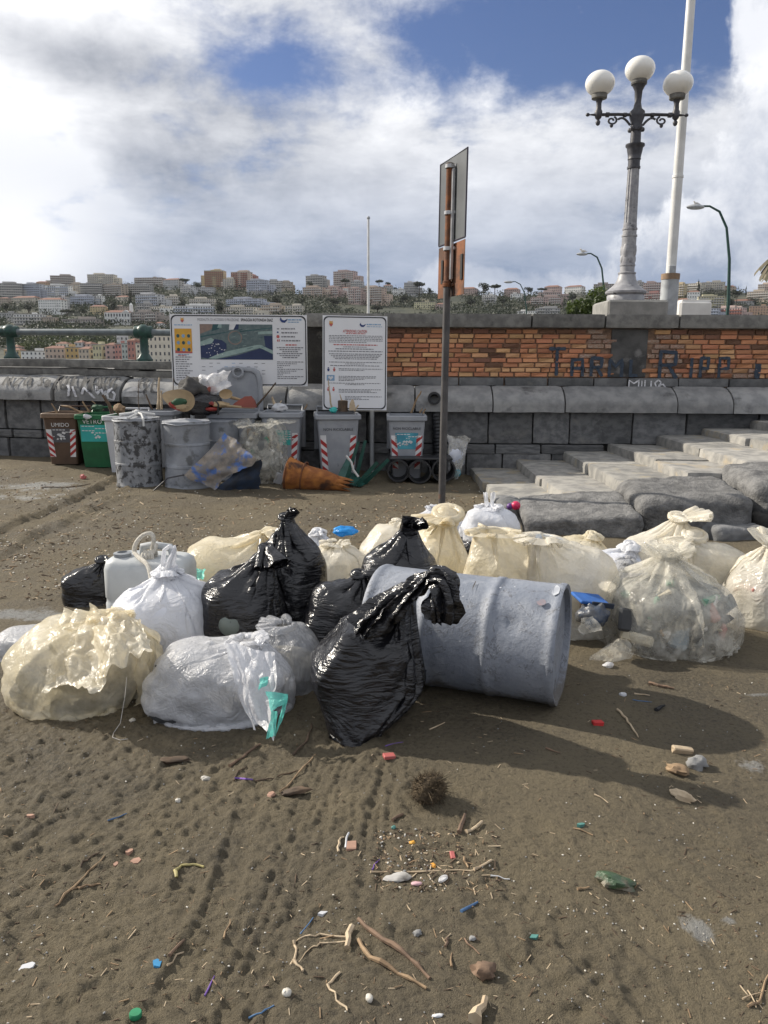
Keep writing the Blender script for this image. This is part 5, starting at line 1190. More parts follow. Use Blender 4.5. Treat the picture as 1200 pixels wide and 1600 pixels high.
def spline(pts, k=5):
    sm = []; pts = [Vector(p) for p in pts]
    for i in range(len(pts) - 1):
        for j in range(k):
            t = j / k; p0, p1, p2, p3 = pts[max(i - 1, 0)], pts[i], pts[i + 1], pts[min(i + 2, len(pts) - 1)]
            sm.append(.5 * ((2 * p1) + (p2 - p0) * t + (2 * p0 - 5 * p1 + 4 * p2 - p3) * t * t + (-p0 + 3 * p1 - 3 * p2 + p3) * t ** 3))
    return sm + [pts[-1]]
def tail(name, pts, radii, mat, parent, seed=0, n=44, folds=7, twist=5.0, rough=.3):
    """gathered, twisted end of a plastic bag: a pleated tube whose folds wind round and open out towards the tip"""
    path = spline(pts, 7); N_ = len(path); V = np.zeros((N_, n, 3)); up = None; rng = np.random.default_rng(seed); ph = rng.uniform(0, 6.28, 4)
    for i, p in enumerate(path):
        s = i / (N_ - 1); t = (path[min(i + 1, N_ - 1)] - path[max(i - 1, 0)]).normalized(); up = (Vector((0, 1, .3)) if up is None else up); a = (up - t * up.dot(t)).normalized(); up = a; b = t.cross(a)
        R_ = float(np.interp(s, np.linspace(0, 1, len(radii)), radii))
        for k in range(n):
            th = 2 * math.pi * k / n; q = th + twist * s
            r = R_ * (1 + .30 * math.cos(folds * q + ph[0]) + .16 * math.cos((folds + 4) * q + ph[1] + 3 * s) + .22 * math.cos(2 * q + ph[2])) ; V[i, k] = p + a * (r * math.cos(th)) + b * (r * math.sin(th) * .75)
    V += rough * np.mean(radii) * np.stack([fbm(V * 22 + seed + 7 * k, 3, seed + k) for k in range(3)], -1)
    return link(name, quadmesh(name, V, grid_quads(N_, n, True), mat, True, 70), parent)
# ================================================================== BACK ROW
def base_pt(u, v):
    z = 0.0
    for _ in range(6): p = G(u, v, z); z = gz(p.x, p.y)
    return p
HDG = M('grey_hdpe', (0.33, 0.345, 0.37), (0.27, 0.285, 0.31), 5, 0.5, 0.08, 60, .003, c3=(0.12, 0.12, 0.125), s3=14, t3=(.68, .76))
HDGD = M('dark_grey_hdpe', (0.10, 0.105, 0.115), (0.075, 0.08, 0.088), 5, 0.5)
HDW = M('white_hdpe', (0.58, 0.59, 0.61), (0.50, 0.51, 0.53), 4, 0.5, c3=(0.30, 0.29, 0.27), s3=8, t3=(.66, .76))
HDB = M('brown_hdpe', (0.098, 0.058, 0.036), (0.075, 0.045, 0.028), 6, 0.5, 0.05, 60, .003)
HDBR = M('brown_hdpe_rim', (0.23, 0.155, 0.10), (0.15, 0.10, 0.065), 6, 0.55)
HDGN = M('green_hdpe', (0.012, 0.125, 0.045), (0.010, 0.090, 0.034), 6, 0.45, 0.05, 60, .003)
RUBB = M('black_rubber', (0.015, 0.015, 0.016), None, 20, 0.8)
TAPE_R = M('red_reflective', (0.42, 0.03, 0.03), (0.34, 0.03, 0.03), 9, 0.5); TAPE_W = M('white_reflective', (0.72, 0.72, 0.72), (0.62, 0.62, 0.62), 9, 0.5)
TEALP = M('teal_sticker', (0.03, 0.34, 0.32), (0.04, 0.42, 0.38), 5, 0.5); BLUEP = M('blue_sticker', (0.05, 0.25, 0.34), (0.08, 0.36, 0.45), 9, 0.5)
GREYP = M('grey_sticker', (0.09, 0.09, 0.10), (0.07, 0.07, 0.08), 9, 0.5); INKW = M('white_print', (0.72, 0.72, 0.72), (0.6, 0.6, 0.6), 9, 0.6); INKB = M('dark_print', (0.03, 0.03, 0.035), None, 9, 0.6)
def rrect(w, d, r, z, n=4, cx=0, cy=0):
    o = []
    for (sx, sy, a0) in ((1, 1, 0), (-1, 1, math.pi / 2), (-1, -1, math.pi), (1, -1, 1.5 * math.pi)):
        for i in range(n + 1):
            a = a0 + i / n * math.pi / 2; o.append((cx + sx * (w / 2 - r) + r * math.cos(a), cy + sy * (d / 2 - r) + r * math.sin(a), z))
    return o
def wheelie_bin(label, u, vr, y, w, h=None, body=HDG, rim=None, rz=0.0, stripes=None, sticker=None, text=None, tcol=INKB, lid=None, dep=None, z=None, side_stripe=False):
    rim = rim or body; p = P(u, vr, y); x = p.x; z = gz(x, y) - .015 if z is None else z; h = h or p.z - z; d = dep or w * 1.08
    t = empty('wheelie_bin', (x, y + d / 2, z), rz, label, 'wheelie bin', 'wheelie bins lined up against the wall')
    wt, wb = w * 0.90, w * 0.72; dt, db = d * 0.90, d * 0.66; cyb = -0.04 * d; th = .012
    m = MB(); R = [rrect(wb, db, .035, 0.03, 4, 0, cyb), rrect(wb * 1.01, db * 1.01, .035, 0.07, 4, 0, cyb), rrect(wt, dt, .04, h - .06)]
    m.loft(R, True, False); m.loft([rrect(wt - 2 * th, dt - 2 * th, .03, h - .03), rrect(wb - 2 * th, db - 2 * th, .03, 0.12, 4, 0, cyb)], False, True)
    m.build('body', body, t, True, 35)
    m = MB(); r0, r1, r2, r3, r4 = rrect(wt - .004, dt - .004, .04, h - .075), rrect(w, d, .045, h - .060), rrect(w, d, .045, h - .008), rrect(w - .02, d - .02, .04, h), rrect(wt - 2 * th, dt - 2 * th, .03, h - .002)
    m.loft([r0, r1, r2, r3, r4, rrect(wt - 2 * th - .004, dt - 2 * th - .004, .03, h - .06)], False, False); m.build('rim', rim, t, True, 35)
    # filling of black inner liner so that the rubbish rests on something
    m = MB(); m.loft([rrect(wt - .03, dt - .03, .03, h - .09), rrect(wt - .04, dt - .04, .03, h - .085)]); m.build('liner', RUBB, t)
    for s in (-1, 1):
        m = MB(); m.lathe([(0.03, -.025), (.095, -.025), (.10, -.015), (.10, .015), (.095, .025), (.03, .025)], 18, (s * (wb / 2 - .01), cyb + db / 2 + .03, .10), R=Matrix.Rotation(math.pi / 2, 3, 'Y')); m.build('wheel', RUBB, t, True)
    m = MB(); m.tube([(-wb / 2, cyb + db / 2 + .03, .10), (wb / 2, cyb + db / 2 + .03, .10)], .012, 8); m.build('axle', IRON_D, t)
    m = MB(); m.tube([(-w * .42, d / 2 - .02, h - .02), (-w * .42, d / 2 + .05, h + .065), (w * .42, d / 2 + .05, h + .065), (w * .42, d / 2 - .02, h - .02)], .014, 8); m.build('handle', body, t, True)
    lidm = MB(); lw = w * .98
    if lid == 'up':
        c = [(-1, 0), (1, 0), (1.0, .45), (.96, .78), (.86, .92), (.66, .99), (0, 1.02), (-.66, .99), (-.86, .92), (-.96, .78), (-1.0, .45)]; LH = .60
        out = lambda k, off: [(a * lw / 2 * k, d / 2 + .03 + off + .03 * b, h + LH * (.5 + (b - .5) * k) - .02) for a, b in c]
        lidm.loft([out(1, .07), out(1, .0), out(.93, -.01), out(.84, -.005), out(.80, .025)], True, True); l_ = lidm.build('lid', rim, t, True, 40)
        k = MB(); k.lathe([(.05, -.012), (.075, -.010), (.082, .004), (.06, .012), (.05, .004)], 18, (0, d / 2 + .038, h + LH * .86), cap0=False, cap1=False, R=Matrix.Rotation(math.pi / 2, 3, 'X')); k.build('grip_recess', rim, l_, True)
    else:
        lidm.loft([rrect(lw, .05, .02, h * .42, 3, 0, d / 2 + .10), rrect(lw, .07, .03, h * .6, 3, 0, d / 2 + .10), rrect(lw, .07, .03, h + .0, 3, 0, d / 2 + .09)]); lidm.build('lid', body, t, True, 40)
    sl = ((dt - db * 1.01) / 2 - cyb) / (h - .06 - .07)      # front face lean
    def face(s, tt, l=.003):     # s across, tt height
        k = (tt - .07) / (h - .13); yy = -(db * 1.01 / 2 - cyb) * (1 - k) - dt / 2 * k; return Vector((s, yy - l, tt))
    hw = lambda tt: (wb * 1.01 + (wt - wb * 1.01) * (tt - .07) / (h - .13)) / 2
    if stripes:
        for s in stripes:
            z0, z1 = h * .18, h * .70; W = .075; m = MB(); m2 = MB(); n = 4
            e = lambda tt: s * (hw(tt) - .02 - (W if s > 0 else 0)) if s > 0 else -hw(tt) + .02
            m.add([face(e(z0), z0), face(e(z0) + W, z0), face(e(z1) + W, z1), face(e(z1), z1)], [(0, 1, 2, 3)]); m.build('reflective_strip', TAPE_W, t)
            st = (z1 - z0) / n
            for i in range(n):
                a = z0 + i * st + .01; b = a + st * .5; sk = W * .9 * s
                def q(ss, zz): zz = min(max(zz, z0), z1); return face(e(zz) + ss, zz, .005)
                m2.add([q(0, a - (sk if s < 0 else 0) * 0), q(W, a + sk), q(W, b + sk), q(0, b)], [(0, 1, 2, 3)])
            m2.build('red_bars', TAPE_R, t)
    if side_stripe:
        z0, z1 = h * .35, h * .9; m = MB(); m2 = MB(); xr = lambda zz: hw(zz) + .004
        for mm, bars in ((m, [(z0, z1, z0, z1)]), (m2, [(z0 + i * .16, z0 + i * .16 + .075, 0, 0) for i in range(int((z1 - z0) / .16))])):
            for a, b, *_ in bars:
                o = .002 if mm is m2 else 0; k = .06 if mm is m2 else 0
                mm.add([(xr(a) + o, -.20, a), (xr(a) + o, -.12, a + k), (xr(b) + o, -.12, b + k), (xr(b) + o, -.20, b)], [(0, 1, 2, 3)])
        m.build('reflective_strip', TAPE_W, t); m2.build('red_bars', TAPE_R, t)
    rx_ = -math.atan((-(db * 1.01 / 2 - cyb) + dt / 2) / (h - .13)) + math.pi / 2
    ang = math.atan2(face(0, h * .6, 0).y - face(0, h * .3, 0).y, h * .3)
    rot = (math.pi / 2 + (-ang), 0, 0)
    if sticker:
        (s0, s1, t0, t1, mt) = sticker; t0 *= h / .92; t1 *= h / .92; m = MB(); m.add([face(s0, t0), face(s1, t0), face(s1, t1), face(s0, t1)], [(0, 1, 2, 3)]); m.build('sticker', mt, t)
        m = MB(); r = random.Random(int(u))
        cx, cz = (s0 + s1) / 2, (t0 + t1) / 2 - .02
        for _ in range(16 if mt is not TEALP else 7):
            a, b = cx + r.gauss(0, (s1 - s0) * .15), cz + r.gauss(0, (t1 - t0) * .12); q = r.uniform(.008, .022)
            m.add([face(a - q, b, .006), face(a, b - q * .7, .006), face(a + q * 1.2, b + q * .2, .006), face(a + .2 * q, b + q, .006)], [(0, 1, 2, 3)])
        for i in range(4 if mt is TEALP else 2):
            zz = t1 - .025 - i * .03; a = s0 + .02 + (s1 - s0) * (0 if i % 2 == 0 else .5)
            for k in range(4): m.add([face(a + k * .045, zz, .006), face(a + k * .045 + .035, zz, .006), face(a + k * .045 + .035, zz + .011, .006), face(a + k * .045, zz + .011, .006)], [(0, 1, 2, 3)])
        m.build('sticker_print', INKW, t)['kind'] = 'stuff'
    for (s_, sx, tt, size) in (text or ()):
        me = text_mesh(s_, size, tcol); link('lettering', me, t, face(sx, tt * h / .92, .006), rot)
    return t
yb = lambda u, v: base_pt(u, v).y
wheelie_bin('brown wheelie bin with grey sticker and striped edges, leftmost of the row', 91, 646, 10.45, .52, body=HDB, rim=HDBR, stripes=(-1, 1), sticker=(-.13, .12, .42, .66, GREYP), text=[('UMIDO', 0, .72, .075)], tcol=INKW)
wheelie_bin('green glass recycling wheelie bin with teal sticker', 145, 648, 10.35, .53, body=HDGN, sticker=(-.19, .17, .47, .75, TEALP), text=[('VETRO', -.02, .80, .085)], tcol=INKW, rz=-.02)
wheelie_bin('white wheelie bin squeezed between the green bin and the blotched drum', 187, 650, 10.12, .50, body=HDW, rz=-.02)
wheelie_bin('pale grey bin behind the blotched drum with red and white strip', 238, 642, 10.42, .58, body=HDG, side_stripe=True)
wheelie_bin('grey wheelie bin heaped with rubbish, its lid standing open', 361, 646, 9.98, .66, body=HDG, lid='up', dep=.52)
wheelie_bin('grey wheelie bin with striped right edge behind the clear bag', 437, 645, 9.98, .56, body=HDG, stripes=(1,), sticker=(-.06, .12, .48, .68, TEALP), rz=0.03)
wheelie_bin('grey wheelie bin with wood on top in front of the portrait notice board', 524, 648, 9.98, .60, body=HDG, stripes=(-1, 1), text=[('NON RICICLABILE', 0, .72, .048)], rz=0.12)
wheelie_bin('grey bin with blue sticker behind the black tubes, rightmost of the row', 636, 650, 10.05, .53, body=HDG, stripes=(-1, 1), sticker=(-.15, .15, .45, .68, BLUEP), text=[('NON RICICLABILE', 0, .74, .045)])

# ---- upright drums
def drum_profile(R, H): return [(0.02, .026), (R * .90, .024), (R * .915, .004), (R * .985, .0), (R * 1.0, .010), (R * 1.0, .028), (R * .980, .036), (R * .980, H * .317), (R * 1.0, H * .322), (R * 1.0, H * .352), (R * .980, H * .357), (R * .980, H * .642), (R * 1.0, H * .647), (R * 1.0, H * .677), (R * .980, H * .682), (R * .980, H - .036), (R * 1.0, H - .028), (R * 1.0, H - .010), (R * .985, H), (R * .92, H - .004), (R * .905, H - .03), (0.02, H - .032)]
def refine(prof, k=4):
    out = []
    for (r0, z0), (r1, z1) in zip(prof[:-1], prof[1:]):
        n = max(1, int(abs(z1 - z0) / .03)); out += [(r0 + (r1 - r0) * i / n, z0 + (z1 - z0) * i / n) for i in range(n)]
    return out + [prof[-1]]
def drum_mesh(R, H, mat, dents=(), n=64, seed=0):
    mb = MB(); mb.lathe(refine(drum_profile(R, H)), n); v = np.array(mb.v); a = np.arctan2(v[:, 1], v[:, 0]); r = np.hypot(v[:, 0], v[:, 1])
    dr = 0.004 * fbm(v * 4 + seed * 9, 3, seed)
    for (a0, z0, sa, sz, dp) in dents:
        da = np.angle(np.exp(1j * (a - a0))); dr = dr - dp * np.exp(-(da / sa) ** 2 - ((v[:, 2] - z0) / sz) ** 2)
    k = np.where(r > R * .5, np.maximum(r + dr, .01) / np.maximum(r, 1e-4), 1); v[:, 0] *= k; v[:, 1] *= k; mb.v = v.tolist(); return mb
DRUM_W = M('blotched_drum', (0.30, 0.31, 0.325), (0.20, 0.21, 0.225), 9, 0.6, 0.3, 40, .006, c3=(0.050, 0.050, 0.052), s3=12, t3=(.48, .58))
DRUM_G = M('grey_drum', (0.30, 0.315, 0.34), (0.23, 0.245, 0.27), 7, 0.55, 0.3, 40, .006, c3=(0.13, 0.135, 0.14), s3=5.5, t3=(.54, .66))
DRUM_B = M('blue_grey_drum_paint', (0.255, 0.280, 0.330), (0.205, 0.228, 0.272), 6, 0.55, 0.75, 30, .010, c3=(0.345, 0.37, 0.41), s3=4, t3=(.54, .70), rr=0.3)
def upright_drum(label, u0, u1, vt, vb, mat, dents, lid=True, yoff=0.0, seed=0, tilt=0.0):
    b = base_pt((u0 + u1) / 2, vb); R = (u1 - u0) / 2 / 1200 * (b.y + .28) ; y = b.y + R + yoff; x = P((u0 + u1) / 2, vb, y).x; z = gz(x, y) - .02; H = P((u0 + u1) / 2, vt, y).z - z
    t = empty('drum', (x, y, z), .3, label, 'drum', 'grey plastic drums standing by the bins'); t.rotation_euler = (0, tilt, .3)
    drum_mesh(R, H, mat, dents, seed=seed).build('shell', mat, t, True, 50)
    if lid:
        V = np.array([(r * math.cos(a), r * math.sin(a), H - .01 + .035 * math.exp(-((r / R - .1) / .5) ** 2) - (.022 + .004 * math.sin(a * 5 + seed)) * float(sstep(.98, 1.05, np.array(r / R)))) for r in np.linspace(.01, R * 1.04, 10) for a in np.linspace(0, 2 * math.pi, 48, endpoint=False)])
        V[:, 2] += .010 * fbm(V * 11, 3, seed); link('cover', quadmesh('cover', V, grid_quads(10, 48, True), HDG, True), t)
    return t, R, H
d1, R1, H1 = upright_drum('weathered grey drum blotched with black, white cord tied over its cover', 184, 255, 652, 762, DRUM_W, ((-2.0, .5, .3, .2, .012),), seed=2)
m = MB(); m.tube([(-.10, -R1 * .9, H1 + .005), (-.02, -R1 * .5, H1 + .04), (.03, -.02, H1 + .05), (.05, R1 * .6, H1 + .03)], .016, 7); m.tube([(-.2, .02, H1 + .035), (0, -.01, H1 + .06), (.22, .04, H1 + .03)], .016, 7)
m.tube([(.02, -.05, H1 + .06), (.06, -.16, H1 + .05), (.08, -R1 * 1.0, H1 + .0), (.08, -R1 * 1.03, H1 - .09)], .013, 7); m.ellipsoid((.01, -.03, H1 + .07), (.04, .04, .03), 9, 6, None, .3, 4); m.build('tie_cord', POLEW, d1, True)
upright_drum('dented grey drum bulging inwards behind the blue rusty sheet', 259, 332, 657, 765, DRUM_G, ((-2.7, .45, .55, .16, .055), (-1.2, .62, .5, .12, .03), (-.4, .35, .5, .2, .035)), seed=5)
upright_drum('plain grey drum standing behind the dented one', 318, 377, 655, 752, DRUM_G, ((-1.0, .5, .4, .2, .02),), lid=False, yoff=.0, seed=7)

# ---- notice boards
WHP = M('sign_white', (0.74, 0.745, 0.76), (0.71, 0.715, 0.73), 3, 0.45); BRD = M('sign_border', (0.02, 0.022, 0.03), None, 3, 0.5); GREYI = M('print_grey', (0.24, 0.24, 0.26), None, 3, 0.6); REDI = M('print_red', (0.55, 0.12, 0.11), None, 3, 0.6); BLUEI = M('print_blue', (0.02, 0.05, 0.20), None, 3, 0.6); LBLUE = M('print_light_blue', (0.25, 0.42, 0.62), None, 3, .6)
SEA = M('print_sea', (0.015, 0.028, 0.085), (0.02, 0.035, 0.10), 9, 0.5); LAND = M('print_land', (0.13, 0.175, 0.175), (0.085, 0.125, 0.13), 22, 0.5); SANDP = M('print_shore', (0.30, 0.40, 0.37), (0.24, 0.33, 0.31), 16, 0.5); ROOFP = M('print_roofs', (0.26, 0.185, 0.15), (0.20, 0.15, 0.13), 20, .5); ORNG = M('print_orange', (0.62, 0.28, 0.035), (0.66, 0.38, 0.05), 4, 0.5); TREEP = M('print_teal', (0.03, 0.10, 0.11), None, 9, .5)
class Board:
    def __init__(s, label, bl, br, tl, name='notice_board'):
        s.o = Vector(bl); ex = Vector(br) - s.o; s.W = ex.length; s.ex = ex.normalized(); ez = Vector(tl) - s.o; ez -= s.ex * ez.dot(s.ex); s.H = ez.length; s.ez = ez.normalized(); s.en = s.ex.cross(s.ez)
        s.t = empty(name, s.o, 0, label, 'notice board'); s.R = Matrix((s.ex, s.ez, s.en)).transposed()
    def p(s, a, b, l=0.0): return s.ex * (a * s.W) + s.ez * (b * s.H) + s.en * l
    def rect(s, a0, a1, b0, b1, l, mat, name, parent=None):
        m = MB(); m.poly([s.p(a0, b0, l), s.p(a1, b0, l), s.p(a1, b1, l), s.p(a0, b1, l)]); return m.build(name, mat, parent or s.t)
    def polys(s, lst, name, parent=None):
        mats = []; m = MB()
        for pts, mt, l in lst:
            if mt not in mats: mats.append(mt)
            m.cur = mats.index(mt); m.poly([s.p(a, b, l) for a, b in pts])
        o = m.build(name, mats, parent or s.t); return o
    def lines(s, spec, mat, name='print_lines', seed=1):
        m = MB(); r = random.Random(seed)
        for a0, a1, b, th in spec:
            a = a0
            while a < a1 - .004:
                w = min(r.uniform(.012, .045) * (1.0 / s.W), a1 - a); m.poly([s.p(a, b, .0035), s.p(a + w, b, .0035), s.p(a + w, b + th, .0035), s.p(a, b + th, .0035)]); a += w + .008 / s.W
        o = m.build(name, mat, s.t); o['kind'] = 'stuff'; return o
    def panel(s, rr=0.05):
        m = MB(); n = 6; m.add([s.p(a, b, l) for l in (-.012, 0) for a, b in ((0, 0), (1, 0), (1, 1), (0, 1))], [(4, 5, 6, 7), (3, 2, 1, 0), (0, 1, 5, 4), (1, 2, 6, 5), (2, 3, 7, 6), (3, 0, 4, 7)]); m.build('panel', WHP, s.t)
        def loop(k):
            pts = []
            for cx, cy, a0 in ((1, 1, 0), (0, 1, 90), (0, 0, 180), (1, 0, 270)):
                for i in range(n + 1):
                    a = rad(a0 + 90 * i / n); X0 = (k + rr) if cx == 0 else s.W - k - rr; Y0 = (k + rr) if cy == 0 else s.H - k - rr
                    pts.append((X0 + rr * math.cos(a), Y0 + rr * math.sin(a)))
            return pts
        A, Bq = loop(.012), loop(.026); k = len(A); m = MB(); m.add([s.ex * x + s.ez * y + s.en * .003 for x, y in A + Bq], [(i, (i + 1) % k, k + (i + 1) % k, k + i) for i in range(k)]); m.build('border', BRD, s.t)
    def text(s, st, a, b, size, mat, align='LEFT', bold=0.0, fit=None):
        me = text_mesh(st, size, mat, align=align, bold=bold); o = link('lettering', me, s.t, s.p(a, b, .0045)); o.rotation_euler = s.R.to_euler()
        if fit:
            w = max(v.co.x for v in me.vertices) - min(v.co.x for v in me.vertices); o.scale = (fit * s.W / w, 1, 1)
        return o
    def post(s, a, z0, r=.03):
        b = s.p(a, .05, -.15); m = MB(); m.tube([(b.x, b.y, z0 - s.o.z), (b.x, b.y, s.H * .9)], r, 10); m.build('post', POLEG, s.t, True)
def whale(bd, a, b, k):
    W = k / bd.W; H = k / bd.H
    return [([(a, b), (a + .25 * W, b - .28 * H), (a + .6 * W, b - .34 * H), (a + .85 * W, b - .12 * H), (a + W, b + .15 * H), (a + .78 * W, b + .05 * H), (a + .55 * W, b - .05 * H), (a + .3 * W, b + .02 * H), (a + .12 * W, b + .34 * H)], BLUEI, .0035)]
def crest(bd, a, b, k):
    W = k / bd.W; H = k / bd.H
    return [([(a - .3 * W, b + .25 * H), (a - .3 * W, b - .1 * H), (a, b - .45 * H), (a + .3 * W, b - .1 * H), (a + .3 * W, b + .25 * H)], REDI, .0035), ([(a - .3 * W, b + .25 * H), (a - .3 * W, b + .05 * H), (a + .3 * W, b + .05 * H), (a + .3 * W, b + .25 * H)], ORNG, .0042), ([(a - .25 * W, b + .3 * H), (a + .25 * W, b + .3 * H), (a + .3 * W, b + .5 * H), (a, b + .4 * H), (a - .3 * W, b + .5 * H)], ORNG, .0035)]
yA, yB = 10.60, 10.72
bd = Board('wide landscape notice board with a beach map, behind the heaped bins', P(270, 603, yA), Vector((P(481, 608, yB).x, yB, P(270, 603, yA).z)), P(270, 490.5, yA), 'map_board'); bd.panel(.07)
bd.post(.86, 0.03); bd.post(.12, .08)
mp_ = (0.215, 0.745, 0.375, 0.865)
L_ = lambda a, b: (mp_[0] + a * (mp_[1] - mp_[0]), mp_[2] + b * (mp_[3] - mp_[2]))
def LP(pts, mt, l): return ([L_(a, b) for a, b in pts], mt, l)
MAP = [LP([(0, 0), (1, 0), (1, 1), (0, 1)], LAND, .003), LP([(0, .72), (.16, .85), (.2, 1), (0, 1)], ROOFP, .0036), LP([(.16, .8), (.26, .86), (.28, 1), (.18, 1)], TREEP, .0038),
       LP([(0, .06), (.12, .02), (.30, .16), (.36, .30), (.36, .45), (.3, .55), (.2, .58), (.15, .5), (0, .38)], SEA, .0038), LP([(0, .38), (.16, .46), (.19, .56), (.15, .62), (0, .50)], SANDP, .0042),
       LP([(.2, 0), (1, 0), (1, .15), (.86, .30), (.82, .32), (.5, .12)], SEA, .0038), LP([(.10, .03), (.2, .02), (.5, .16), (.82, .34), (1, .17), (1, .26), (.84, .42), (.78, .42), (.36, .23), (.2, .12)], SANDP, .0042),
       LP([(.90, .34), (1, .28), (1, .68), (.88, .68)], SEA, .0036), LP([(.80, .72), (1, .74), (1, .82), (.8, .80)], SANDP, .0040), LP([(.4, .84), (.5, .86), (.5, 1), (.41, 1)], INKW, .0042), LP([(.46, .84), (.53, .86), (.54, 1), (.5, 1)], SEA, .0045), LP([(.24, .9), (.30, .9), (.30, 1), (.26, 1)], SANDP, .0044), LP([(0, .62), (.4, .78), (.4, .80), (0, .66)], TREEP, .0040), LP([(.55, .78), (1, .90), (1, .92), (.55, .81)], TREEP, .0040),
       LP([(.48 + .10 * math.cos(t), .62 + .20 * math.sin(t)) for t in np.linspace(0, 6.28, 16)[:-1]], ROOFP, .0040), LP([(.48 + .085 * math.cos(t), .62 + .17 * math.sin(t)) for t in np.linspace(0, 6.28, 16)[:-1]], LAND, .0045)]
rb = random.Random(3)
for _ in range(26):
    a, b = rb.uniform(.04, .33), rb.uniform(.10, .46); MAP.append(LP([(a, b), (a + .012, b), (a + .012, b + .02), (a, b + .02)], INKW, .0047))
for _ in range(22):
    a, b = rb.uniform(.40, .85), rb.uniform(.30, .85); MAP.append(LP([(a, b), (a + .05, b + .02), (a + .05, b + .03), (a, b + .012)], SANDP if rb.random() < .4 else TREEP, .0047))
bd.polys(MAP, 'map_print')
PO = [([(.03, .46), (.155, .46), (.155, .80), (.03, .80)], ORNG, .003)]
for i in range(3):
    for j in range(3):
        cx, cy = .055 + .0385 * j, .70 - .095 * i; PO.append(([(cx + .012 * math.cos(t), cy + .026 * math.sin(t)) for t in np.linspace(0, 6.28, 9)[:-1]], LBLUE if (i + j) % 2 else TREEP, .0045))
PO.append(([(.03, .46), (.155, .46), (.155, .48), (.03, .50)], REDI, .004))
bd.polys(PO, 'poster_print'); bd.polys(crest(bd, .09, .915, .07), 'crest'); bd.polys(whale(bd, .80, .93, .11), 'whale_emblem')
bd.text('MODALITÀ DI ACCESSO E FRUIZIONE', .20, .925, .050, GREYI, fit=.30); bd.text('SPIAGGIA ROTONDA DIAZ', .515, .925, .052, INKB, bold=.001, fit=.235)
bd.lines([(.86, .96, .925, .018), (.86, .94, .895, .012)], LBLUE, seed=2)
bd.lines([(.81, .91, .80, .018), (.81, .93, .745, .018), (.81, .91, .69, .018), (.81, .95, .635, .018), (.84, .93, .0, .0)] + [(.775 + .02 * (i % 3), .97 - .02 * (i % 3), .54 - .028 * i, .014) for i in range(6)] + [(.775, .97 - .05 * (i % 4), .34 - .026 * i, .011) for i in range(10)] + [(.03, .15 - .02 * (i % 3), .40 - .032 * i, .013) for i in range(11)], GREYI, seed=4)
bd.lines([(.84, .92, .575, .018), (.05, .11, .425, .012)], REDI, seed=5); bd.lines([(.03, .16, .845, .012), (.05, .13, .435, .012)], LBLUE, seed=6)
bd.polys([([(.785 + .012 * math.cos(t), .70 + .024 * math.sin(t)) for t in np.linspace(0, 6.28, 9)[:-1]], REDI, .004), ([(.778, .63), (.785, .63), (.785, .66), (.778, .66)], REDI, .004), ([(.79, .63), (.797, .63), (.797, .66), (.79, .66)], REDI, .004), ([(.778, .75), (.79, .75), (.79, .77), (.778, .77)], BLUEI, .004), ([(.778, .80), (.795, .80), (.795, .815), (.778, .815)], GREYI, .004)], 'pictograms')
LB = []
for i in range(5):
    for j in range(9):
        if (i + j) % 3: LB.append(([(.22 + j * .055, .32 - i * .05), (.245 + j * .055, .32 - i * .05), (.245 + j * .055, .327 - i * .05), (.22 + j * .055, .327 - i * .05)], LBLUE if j in (3, 4) else GREYI, .0035))
bd.polys(LB, 'legend_marks')['kind'] = 'stuff'
n2 = Board('portrait white notice board with red headings, standing behind the bins', P(504, 640, 10.42), Vector((P(604, 643, 10.48).x, 10.48, P(504, 641, 10.42).z)), P(509.5, 492.5, 10.55), 'notice_board'); n2.panel(.06)
n2.post(.78, 0.02, .032)
n2.polys(crest(n2, .13, .91, .08), 'crest'); n2.polys(whale(n2, .57, .905, .085), 'whale_emblem'); n2.lines([(.68, .90, .905, .012), (.68, .92, .885, .006)], LBLUE, seed=8)
n2.text('ATTENZIONE | CAUTION', .5, .835, .05, REDI, 'CENTER', .001, fit=.37)
n2.lines([(.36, .66, .808, .008), (.17, .85, .688, .010)], REDI, seed=9)
sp = [(.10, .93 - (.25 if i == 4 else 0), .785 - .017 * i, .007) for i in range(5)] + [(.32, .68, .667, .007), (.2, .8, .645, .009), (.09, .93, .62, .009)] + [(.10 + .03 * i, .93 - .03 * i, .592 - .017 * i, .008) for i in range(4)] + [(.1, .92, .505, .007), (.35, .65, .488, .006), (.12, .88, .468, .008), (.25, .93, .435, .007), (.25, .65, .420, .007), (.25, .83, .355, .007), (.25, .82, .340, .007), (.25, .65, .325, .007), (.25, .5, .310, .007), (.08, .90, .282, .007), (.35, .65, .268, .007), (.25, .92, .215, .007), (.25, .75, .200, .007), (.25, .85, .186, .007), (.35, .92, .14, .007), (.35, .6, .125, .007), (.35, .72, .11, .007)]
n2.lines(sp, GREYI, seed=10)
PG = []
for a, b, mt in ((.09, .41, BLUEI), (.18, .41, REDI), (.09, .20, REDI), (.17, .20, REDI)):
    PG += [([(a - .012, b), (a + .012, b), (a + .02, b + .025), (a - .02, b + .025)], mt, .0038), ([(a + .012 * math.cos(t), b + .035 + .008 * math.sin(t)) for t in np.linspace(0, 6.28, 9)[:-1]], mt, .0038)]
PG += [([(.065, .31), (.185, .31), (.185, .37), (.065, .37)], LBLUE, .0034), ([(.125, .318), (.165, .345), (.15, .362), (.125, .35), (.10, .362), (.085, .345)], INKW, .0042)]
n2.polys(PG, 'pictograms')

